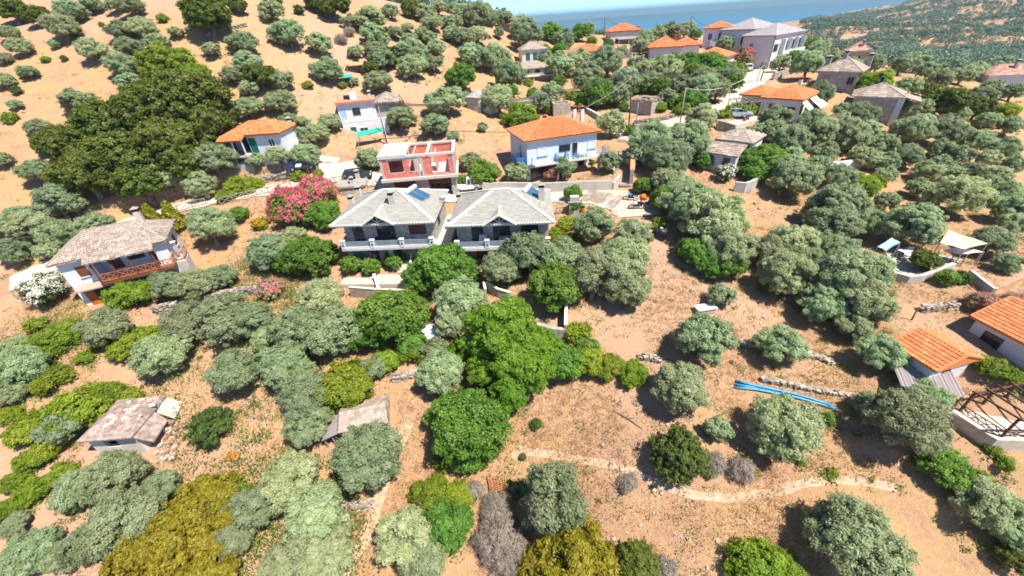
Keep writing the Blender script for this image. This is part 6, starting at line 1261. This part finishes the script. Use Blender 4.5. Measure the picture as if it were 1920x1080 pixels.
# pergolas
def pergola(label, px4, h, nb, mat, brace=True, rail=True):
    P = [hit(*p) for p in px4]; c = P[0]; z = float(np.mean([p[2] for p in P])); t = thing('pergola', label, 'pergola', (c[0], c[1], z)); L_ = lambda p, hh: Vector((p[0] - c[0], p[1] - c[1], hh))
    for a, b_ in ((0, 1), (3, 2)):
        for k in range(4):
            p = P[a] + (P[b_] - P[a]) * k / 3; MB().bar(L_(p, gz(p[0], p[1]) - z - .2), L_(p, h), .13).build('post', mat, t)
        MB().bar(L_(P[a], h), L_(P[b_], h), .12, .14).build('beam', mat, t)
    for k in range(nb):
        f = k / (nb - 1); p = P[0] + (P[1] - P[0]) * f; q = P[3] + (P[2] - P[3]) * f; d = (q - p) * .08; MB().bar(L_(p - d, h + .13), L_(q + d, h + .13), .09, .12).build('rafter', mat, t)
    if rail:
        for a, b_ in ((0, 1), (0, 3)):
            mb = MB(); n = 4
            for z_ in (.35, .95): mb.bar(L_(P[a], z_), L_(P[b_], z_), .06)
            for k in range(n): p = P[a] + (P[b_] - P[a]) * k / n; q = P[a] + (P[b_] - P[a]) * (k + 1) / n; mb.bar(L_(p, .35), L_(q, .95), .045); mb.bar(L_(q, .35), L_(p, .95), .045)
            mb.build('lattice_rail', mat, t)
    return t
pergola('bare rusty iron pergola over the pale yard at the right edge', [(1858, 838), (1990, 836), (1925, 735), (1800, 770)], 2.3, 6, RUST)
pergola('grey vine pergola over the dark parked car', [(548, 335), (597, 324), (594, 310), (547, 318)], 2.3, 5, STEEL, rail=False)
pergola('low arbour frame over the silver car', [(1366, 222), (1420, 222), (1405, 208), (1362, 210)], 2.4, 6, WOODG, rail=False)
P = hit(560, 312, 2.6); t = thing('solar_lamp_panel', 'small pale panel on top of the vine pergola', 'panel', P); MB().hexa([(-.4, -.3, 0), (.4, -.3, 0), (.4, .3, .25), (-.4, .3, .25), (-.4, -.3, .04), (.4, -.3, .04), (.4, .3, .29), (-.4, .3, .29)]).build('panel', surf('panel_white', (.62, .68, .74), .3), t); MB().bar((0, 0, -.3), (0, 0, .12), .06).build('bracket', STEEL, t)
# outbuilding and gate pillars left of the stone houses
P = hit(655, 372); b = Bld('outhouse', 'small slate-roofed outhouse with two chimneys behind the left stone house', 'outbuilding', dict(o=np.array([P[0] - 1.2, P[1], P[2]]), rz=R(6), W=3.6, D=3.0, H=1.7))
b.walls(STONEB, 0, 3.6, .2, 3.0, -1.5, 1.6); b.hip(-.2, 3.8, 0, 3.2, 1.7, .5, li=.0, ri=.0, style='slate', mat=SLATE, cap=0, bw=.5, rows=.3, fascia=CONCL, seed=111); b.chimney(2.6, 2.2, 1.7, 3.4, .55, CONCL, SLATE); b.chimney(2.0, .7, 1.6, 2.9, .5, CONCL, SLATE); b.opening((0, 3.6, .2, 3.0), 'right', 1.0, .4, .8, .9, 'window', WOODL, WOODL, mull=0)
# scattered rocks, logs, rusty sheet
def rock(px, py, s, label, group='pale limestone rocks on the dry ground', mat=None):
    P = hit(px, py); rs = np.random.RandomState(int(px * 7 + py)); v = unit(np.array([(a, b_, c_) for a in (-1, 1) for b_ in (-1, 1) for c_ in (-1, 1)] + [(1.6, 0, 0), (-1.6, 0, 0), (0, 1.6, 0), (0, -1.6, 0), (0, 0, 1.6), (0, 0, -1.6)], float) + rs.normal(0, .22, (14, 3))) * rs.uniform(.75, 1.1, (14, 1)) * np.array([s, s * .75, s * .55])
    import bmesh
    bm = bmesh.new(); [bm.verts.new(q) for q in v]; bmesh.ops.convex_hull(bm, input=bm.verts); me = bpy.data.meshes.new('rock'); bm.to_mesh(me); bm.free()
    o = link('rock', me, None, mat or surf('limestone', (.40, .335, .27), .9, .2, 3, bump=.6)); o.location = P + np.array([0, 0, s * .25]); o.rotation_euler = (0, 0, rs.uniform(0, 6)); tag(o, label, 'rock', group)
for q in '1297,545,.5 1180,895,.55 1165,882,.4 1225,920,.45 1240,925,.35 1165,910,.4 1120,800,.3 1130,835,.35 1270,905,.4 975,840,.45 900,860,.5 905,850,.35 1150,1010,.35 1260,860,.5 1405,862,.5 1200,985,.3 455,760,.35 505,740,.3 495,760,.35 500,780,.35 497,800,.4 430,835,.35 470,870,.45 485,880,.4 1385,380,.5 1415,382,.6 1395,374,.4 1425,392,.6 1190,405,.35 1175,420,.4 1235,470,.35 1232,495,.3 870,255,.4 880,262,.5 905,262,.4 770,390,.3 1065,230,.6 1085,228,.7 1100,238,.5 1125,205,.5 1360,1030,.4 1290,1010,.35'.split():
    x, y, s = [float(v) for v in q.split(',')]; rock(x, y, s * .62, 'pale limestone rock lying on the dry ground')
P = hit(1322, 580, .3); t = thing('water_trough', 'white-topped grey trough under the small olive on the straw slope', 'trough', P - np.array([0, 0, .3]), R(8)); MB().box(-.9, .9, -.4, .4, 0, .55).build('trough_body', GREYW, t); MB().box(-1.0, 1.0, -.5, .5, .55, .63).build('cover_slab', CAPW, t)
P = hit(437, 857); o = MB().hexa([(-.6, -.35, 0), (.5, -.4, 0), (.6, .3, .1), (-.5, .4, .1), (-.6, -.35, .06), (.5, -.4, .05), (.6, .3, .2), (-.5, .4, .16)]).build('rusty_sheet', surf('rust_sheet', (.42, .15, .04), .9, .3, 3)); o.location = P + np.array([0, 0, .05]); tag(o, 'rusty orange metal sheet lying on the bare slope', 'metal sheet')
for k, (a, c, lb) in enumerate((((440, 835), (455, 846), 'dark fallen branch beside the rusty metal sheet'), ((476, 762), (490, 758), 'dark fallen branch, upper one right of the round bush'), ((474, 785), (492, 790), 'dark fallen branch, lower one right of the round bush'), ((1150, 770), (1205, 806), 'long fallen branch on the straw slope left of the round bush'), ((785, 690), (796, 694), 'forked dead branch on the terrace above the stone hut'))):
    p, q = hit(*a), hit(*c); o = MB().tube([(0, 0, .08), tuple((q - p) * .5 + np.array([0, .1, .15])), tuple(q - p + np.array([0, 0, .1]))], [.07, .06, .03], 5).tube([tuple((q - p) * .5 + np.array([0, .1, .15])), tuple((q - p) * .7 + np.array([.2, .35, .3]))], [.05, .02], 5).build('fallen_branch', BARK); o.location = p; tag(o, lb, 'branch')
P = hit(945, 900); t = thing('rusty_grid', 'red-brown rusty mesh panel lying left of the tall olive', 'metal grid', P, .3); mb = MB()
for k in range(9): mb.bar((-1.2, -.7 + k * .17, .05), (1.2, -.7 + k * .17, .05), .03)
for k in range(12): mb.bar((-1.2 + k * .21, -.7, .06), (-1.2 + k * .21, .7, .06), .03)
o = mb.build('bars', surf('rust_sheet', (.42, .15, .04)), t); o['kind'] = 'stuff'; MB().bar((-1.25, -.75, .06), (1.25, -.75, .06), .06).bar((1.25, -.75, .06), (1.25, .75, .06), .06).bar((1.25, .75, .06), (-1.25, .75, .06), .06).bar((-1.25, .75, .06), (-1.25, -.75, .06), .06).build('frame', RUST, t)

# animal pens on the slope above the flat-roofed house
for px, lb, mt in (((668, 134), 'low pen with a bent orange sheet roof among the hillside olives', surf('orange_sheet', (.55, .30, .12), .8, .2, 2)), ((645, 158), 'low pen with a teal tarpaulin roof above the flat-roofed house', surf('teal_tarp', (.04, .36, .30), .7, .1, 2))):
    P = hit(*px); t = thing('animal_pen', lb, 'pen', P, R(8))
    MB().hexa([(-1.7, -1, 1.3), (1.7, -1, 1.15), (1.7, 1, 1.5), (-1.7, 1, 1.6), (-1.7, -1, 1.36), (1.7, -1, 1.21), (1.7, 1, 1.56), (-1.7, 1, 1.66)]).build('sheet_roof', mt, t)
    for x in (-1.5, 1.5):
        for y in (-.85, .85): MB().bar((x, y, -.4), (x, y, 1.25), .1).build('post', WOODG, t)
    MB().box(-1.4, 1.4, .8, .86, 0, 1.0).build('back_board', WOODG, t)
# ------------------------------------------------------------------ what nobody could count: far groves, dry grass, stones, scrub
rs = np.random.RandomState(3)
def far_grove():
    n = 130000; rr = np.r_[np.exp(rs.uniform(np.log(95), np.log(1900), n // 2)), rs.uniform(250, 1900, n - n // 2)]; az = np.r_[rs.uniform(R(-50), R(66), n // 2), rs.uniform(R(18), R(64), n - n // 2)]; x, y = rr * np.sin(az), rr * np.cos(az); z = ground(x, y)
    D_ = np.c_[x, y, z] - CAM; d = D_ @ FWD; px = 960 + F * (D_ @ RGT) / d; py = 540 - F * (D_ @ UPV) / d
    dens = np.clip(np.where(d > 260, .56, .66) + vnoise(x / 19, y / 19) * 1.25 - np.clip((d - 330) / 900, 0, .18), 0, 1); dens *= np.clip(rr / 300, .3, 1.0)
    keep = (d > 0) & (z > SEA + 3) & (px < 2150) & (rs.rand(n) < dens)
    right = (px > 1500) & ((d > 128) | ((d > 104) & (px > 1660))) & (py < 170)
    crest = (px > 960) & (px <= 1500) & (d > 165) & (d < 420)
    left = (px < 960) & (d > 128) & (d < 300)
    keep &= right | crest | left
    x, y, z, d = x[keep], y[keep], z[keep], d[keep]
    # no tree stands within a crown of another
    cell = {}; ok = []
    for i in range(len(x)):
        sp = 3.3 if d[i] < 300 else 4.4; k = (int(x[i] / sp), int(y[i] / sp))
        if k in cell: continue
        cell[k] = 1; ok.append(i)
    x, y, z, d = x[ok], y[ok], z[ok], d[ok]; print('far trees', len(x))
    Vs, Ts = [], []
    for i in range(len(x)):
        nq = 150 if d[i] < 220 else (80 if d[i] < 420 else 30); s = rs.uniform(1.6, 2.9) * (1.0 if d[i] < 300 else 1.25); u = unit(rs.normal(size=(nq, 3)) + (0, 0, .3)); c = u * np.array([s, s, s * .75]) * rs.uniform(.6, 1.05, (nq, 1)) + (x[i], y[i], z[i] + s * .85); L = s * (.34 if d[i] < 220 else (.42 if d[i] < 420 else .72))
        Vs.append(leaves(rs, c, u, L, L * .62, .3)); Ts.append(np.clip(rs.normal(.42 + rs.normal(0, .12), .15, nq), 0, 1))
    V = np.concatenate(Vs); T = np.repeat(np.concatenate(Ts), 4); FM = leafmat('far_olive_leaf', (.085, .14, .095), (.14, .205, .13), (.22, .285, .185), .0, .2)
    o = link('far_olive_grove', mesh_np('far_olive_grove', V.reshape(-1, 3), np.arange(len(V) * 4).reshape(-1, 4), T), None, FM); tag(o, 'dense olive groves and scrub covering the far hillside', 'olive grove', kind='stuff')
far_grove()
FOOT = []
for b in BUILDINGS: FOOT.append((b.e['o'][0], b.e['o'][1], b.e['rz'], b.W, b.D))
def clear(x, y, mar=.5):
    ok = np.ones(len(x), bool)
    for ox, oy, rz, W, D in FOOT:
        c, s = math.cos(rz), math.sin(rz); lx = (x - ox) * c + (y - oy) * s; ly = -(x - ox) * s + (y - oy) * c; ok &= ~((lx > -mar) & (lx < W + mar) & (ly > -mar) & (ly < D + mar))
    for poly, hw, bw in PADS:
        for a, b_, _, _ in poly: ok &= _seg_d(x, y, a, b_)[0] > hw - .7
    return ok
def scatter(n, rmax=75, pw=1.0, cl=None):
    """points on the near slopes, denser near the camera where the photograph resolves them"""
    r = 11 + (rmax - 11) * rs.rand(n) ** pw; a = rs.uniform(R(-62), R(62), n); x, y = r * np.sin(a), r * np.cos(a)
    if cl is not None: k = rs.rand(n) < np.clip(.5 + vnoise(x / cl[0] + cl[1], y / cl[0]) * cl[2], 0, 1); x, y = x[k], y[k]
    k = clear(x, y); x, y = x[k], y[k]; return x, y, ground(x, y)
def grass():
    x, y, z = scatter(80000, 66, .8, (3.5, 11, 3.2)); n = len(x); k = 5; c = np.repeat(np.c_[x, y, z], k, 0) + np.c_[rs.normal(0, .09, (n * k, 2)), np.zeros(n * k)]
    h = rs.uniform(.12, .36, n * k); ln_ = rs.normal(0, .8, (n * k, 2)) * h[:, None]; w_ = rs.normal(size=(n * k, 2)); w_ = w_ / np.linalg.norm(w_, axis=1)[:, None] * .022
    V = np.stack([c - np.c_[w_, np.full(n * k, .03)], c + np.c_[w_, np.full(n * k, -.03)], c + np.c_[ln_, h]], 1)
    m_ = leafmat('straw_blade', (.38, .24, .10), (.55, .37, .17), (.72, .54, .29), .02, .3)
    o = link('dry_grass', mesh_np('dry_grass', V.reshape(-1, 3), np.arange(n * k * 3).reshape(-1, 3), np.repeat(np.clip(rs.normal(.5, .22, n * k), 0, 1), 3)), None, m_); tag(o, 'dry straw-coloured grass tufts over the slopes', 'dry grass', kind='stuff')
grass()
def stones():
    x, y, z = scatter(13000, 85, .9, (6, 40, 3.0)); n = len(x); s = np.exp(rs.normal(-3.1, .5, n)); s = np.clip(s, .02, .17)
    cube = np.array([(-1, -1, -1), (1, -1, -1), (1, 1, -1), (-1, 1, -1), (-1, -1, 1), (1, -1, 1), (1, 1, 1), (-1, 1, 1)], float); q = np.array([(0, 1, 5, 4), (1, 2, 6, 5), (2, 3, 7, 6), (3, 0, 4, 7), (4, 5, 6, 7)])
    V = cube[None] * np.array([1, .75, .55]) * rs.uniform(.5, 1.2, (n, 8, 3)); a = rs.uniform(0, 6.28, n); ca, sa = np.cos(a)[:, None], np.sin(a)[:, None]; V = np.stack([V[..., 0] * ca - V[..., 1] * sa, V[..., 0] * sa + V[..., 1] * ca, V[..., 2]], 2) * s[:, None, None] + np.c_[x, y, z + s * .2][:, None]
    o = link('scattered_stones', mesh_np('scattered_stones', V.reshape(-1, 3), (q[None] + (np.arange(n) * 8)[:, None, None]).reshape(-1, 4), np.repeat(rs.uniform(.2, 1, n), 8)), None, DRYSTONE); tag(o, 'small pale stones strewn over the dry ground', 'stones', kind='stuff')
stones()
def scrub(name, label, cat, n, cl, mat, L, W, hh, k=16, rmax=95, sp=.32, side=None):
    x, y, z = scatter(n, rmax, .85, cl)
    if side is not None: q = side(x, y); x, y, z = x[q], y[q], z[q]
    n = len(x); s = rs.uniform(.5, 1.5, n); c = rs.normal(size=(n, k, 3)) * np.array([sp, sp, hh * .5]) * s[:, None, None]; c[..., 2] = np.abs(c[..., 2]) + .05
    out = unit((c + (0, 0, .1)).reshape(-1, 3)); c = (c + np.c_[x, y, z][:, None]).reshape(-1, 3)
    V = leaves(rs, c, out, L, W, .4); o = link(name, mesh_np(name, V.reshape(-1, 3), np.arange(len(V) * 4).reshape(-1, 4), np.repeat(np.clip(np.repeat(rs.normal(.5, .2, n), k) + rs.normal(0, .12, n * k), 0, 1), 4)), None, mat); tag(o, label, cat, kind='stuff')
scrub('low_scrub', 'low grey-brown dry scrub between the trees', 'scrub', 5200, (7, 23, 3.6), leafmat('brown_scrub', (.16, .12, .075), (.27, .20, .12), (.40, .31, .20), .05), .2, .05, .25, 18)
scrub('green_weeds', 'low olive-green weeds and sprouts between the trees', 'weeds', 3600, (9, 61, 3.8), leafmat('weed_leaf', (.12, .13, .03), (.24, .26, .06), (.40, .38, .12), .05), .17, .07, .25, 18)
scrub('bramble_thicket', 'green and yellowish brambles covering the terraces at the lower left', 'brambles', 6500, (8, 33, 3.6), leafmat('bramble_leaf', (.09, .14, .02), (.19, .27, .05), (.34, .40, .10), .05), .2, .11, .7, 44, 60, .5, side=lambda x, y: (x < -y * .5 - 5) & (y < 44))
scrub('hill_scrub', 'low green scrub on the upper slope', 'scrub', 2600, (12, 91, 3.0), leafmat('weed_leaf', (.12, .13, .03), (.24, .26, .06), (.40, .38, .12), .05), .24, .11, .3, 16, 130, .5)
def undergrowth(name, label, cat, kinds, per, mat, L, W, sz, seed):
    rs2 = np.random.RandomState(seed); c0 = []; 
    for t in TREES:
        if t['kind'] in kinds and t['d'] < 140:
            b = t['o'].location
            for _ in range(per): a = rs2.uniform(0, 6.28); r_ = t['R'] * rs2.uniform(.5, 1.5); c0.append((b.x + r_ * math.cos(a), b.y + r_ * math.sin(a)))
    c0 = np.array(c0); k = clear(c0[:, 0], c0[:, 1], .9) & (vnoise(c0[:, 0] / 11 + seed, c0[:, 1] / 11) > -.05); c0 = c0[k]; z = ground(c0[:, 0], c0[:, 1]); n = len(c0); q = 46; s = rs2.uniform(.35, 1.0, n) * sz
    u = unit(rs2.normal(size=(n * q, 3)) + (0, 0, .35)); c = u * np.repeat(s, q)[:, None] * np.array([1, 1, .7]) * rs2.uniform(.35, 1.1, (n * q, 1)); c[:, 2] = np.abs(c[:, 2]); c += np.repeat(np.c_[c0, z], q, 0)
    V = leaves(rs2, c, u, L, W, .3); o = link(name, mesh_np(name, V.reshape(-1, 3), np.arange(len(V) * 4).reshape(-1, 4), np.repeat(np.clip(np.repeat(rs2.normal(.5, .2, n), q) + rs2.normal(0, .15, n * q), 0, 1), 4)), None, mat); tag(o, label, cat, kind='stuff')
undergrowth('green_undergrowth', 'green brambles and seedlings growing around the trees', 'undergrowth', 'OFLPY', 5, leafmat('bramble_leaf', (.09, .14, .02), (.19, .27, .05), (.34, .40, .10), .05), .17, .10, .8, 21)
undergrowth('dry_undergrowth', 'dry grey twigs and litter under the olives', 'undergrowth', 'ODB', 2, leafmat('brown_scrub', (.16, .12, .075), (.27, .20, .12), (.40, .31, .20), .05), .24, .035, .8, 22)
# ------------------------------------------------------------------ labels of the trees: look, then the landmark it stands by
LOOK = {'O': 'grey-green olive tree', 'D': 'dark green oak', 'F': 'bright green broadleaf tree', 'L': 'yellow-green leafy tree', 'P': 'bushy bright green pine', 'M': 'mustard-green spreading shrub', 'B': 'round dark green bush', 'Y': 'lime-green leafy shrub', 'C': 'golden cone-shaped conifer', 'X': 'dry grey-brown bush', 'K': 'pink-flowering oleander', 'A': 'coral-flowering bush', 'W': 'white-flowering bush', 'R': 'orange-flowering bush'}
CATS = {'O': 'olive tree', 'D': 'oak tree', 'F': 'tree', 'L': 'tree', 'P': 'pine tree', 'M': 'shrub', 'B': 'bush', 'Y': 'shrub', 'C': 'conifer', 'X': 'bush', 'K': 'shrub', 'A': 'shrub', 'W': 'shrub', 'R': 'shrub'}
MARKS = [('far left white house', 215, 490), ('orange-roofed cottage', 470, 262), ('flat-roofed white house', 670, 210), ('brick garage building', 785, 310), ('left stone house', 730, 430), ('right stone house', 940, 420),
 ('blue-railed orange-roofed house', 1040, 285), ('house with green shutters', 1000, 120), ('ridge bungalow', 1178, 62), ('pink-gabled bungalow', 1115, 95), ('long orange-roofed house', 1265, 92), ('front hotel block', 1435, 85),
 ('awning house', 1480, 185), ('pyramid-roofed stone house', 1580, 135), ('porched stone house', 1655, 190), ('slab-roofed low white house', 1385, 270), ('roofless ruin', 1213, 192), ('grey ruined hut', 898, 195),
 ('canvas awning', 1805, 455), ('terracotta outbuilding', 1760, 660), ('rusty pergola', 1860, 780), ('overgrown ruin', 240, 795), ('stone hut', 680, 795), ('blue pipes', 1470, 745), ('black water tank', 1239, 434), ('pink oleander', 570, 375),
 ('reddish-roofed house', 1890, 142), ('white trough', 1322, 575), ('rusty metal sheet', 437, 857), ('rusty mesh panel', 945, 900), ('two motorbikes', 1187, 384), ('whitewashed retaining wall', 1590, 315), ('blue-grey house', 965, 45)]
def direction(dx, dy):
    a = math.degrees(math.atan2(-dy, dx)) % 360
    return ['right of', 'up-right of', 'above', 'up-left of', 'left of', 'down-left of', 'below', 'down-right of'][int((a + 22.5) // 45) % 8]
ORD = ['', 'second ', 'third ', 'fourth ', 'fifth ', 'sixth ', 'seventh ', 'eighth ', 'ninth ', 'tenth ', 'eleventh ', 'twelfth ']
grp = {}
for t in TREES:
    best = min(MARKS, key=lambda m_: math.hypot(t['px'] - m_[1], t['py'] - m_[2])); t['m'] = best; dx, dy = t['px'] - best[1], t['py'] - best[2]; dd = math.hypot(dx, dy)
    t['dd'] = dd; t['dir'] = direction(dx, dy); grp.setdefault((t['kind'], best[0], t['dir']), []).append(t)
PLUR = {k: v + 's' if not v.endswith('bush') else v + 'es' for k, v in LOOK.items()}
for (k, mk, dr), ts in grp.items():
    ts.sort(key=lambda t: t['dd'])
    for i, t in enumerate(ts):
        r = t['o']; sz = 'large ' if t['w'] >= 100 else ('small ' if t['w'] <= 34 else '')
        if len(ts) == 1: lb = f"{sz}{LOOK[k]} {dr} the {mk}"
        else: lb = f"{sz}{LOOK[k]} {dr} the {mk}, {ORD[i] if i < 12 else str(i + 1) + 'th '}nearest of {len(ts)}"
        r['label'] = lb.replace(' ,', ','); r['category'] = CATS[k]; r['group'] = {'O': 'olive trees of the hillside groves'}.get(k, PLUR[k] + ' among the groves')

# ------------------------------------------------------------------ the air
zt = max(float(GZ.max()), CAM[2]) + 14; zb = min(float(GZ.min()), SEA) - 1.5
HZ = bpy.data.materials.new('sea_haze'); n_, nn_, ln_ = nodes(HZ); nn_.remove(nn_['Principled BSDF']); pv = nn_.new('ShaderNodeVolumePrincipled')
pv.inputs['Color'].default_value = (.34, .51, .56, 1); pv.inputs['Density'].default_value = .00021; pv.inputs['Anisotropy'].default_value = .2; ln_.new(pv.outputs[0], nn_['Material Output'].inputs['Volume'])
hz = MB().box(-14600, 14600, -4200, 15400, zb, zt).build('haze', HZ); tag(hz, 'thin summer sea haze', 'haze', kind='stuff')
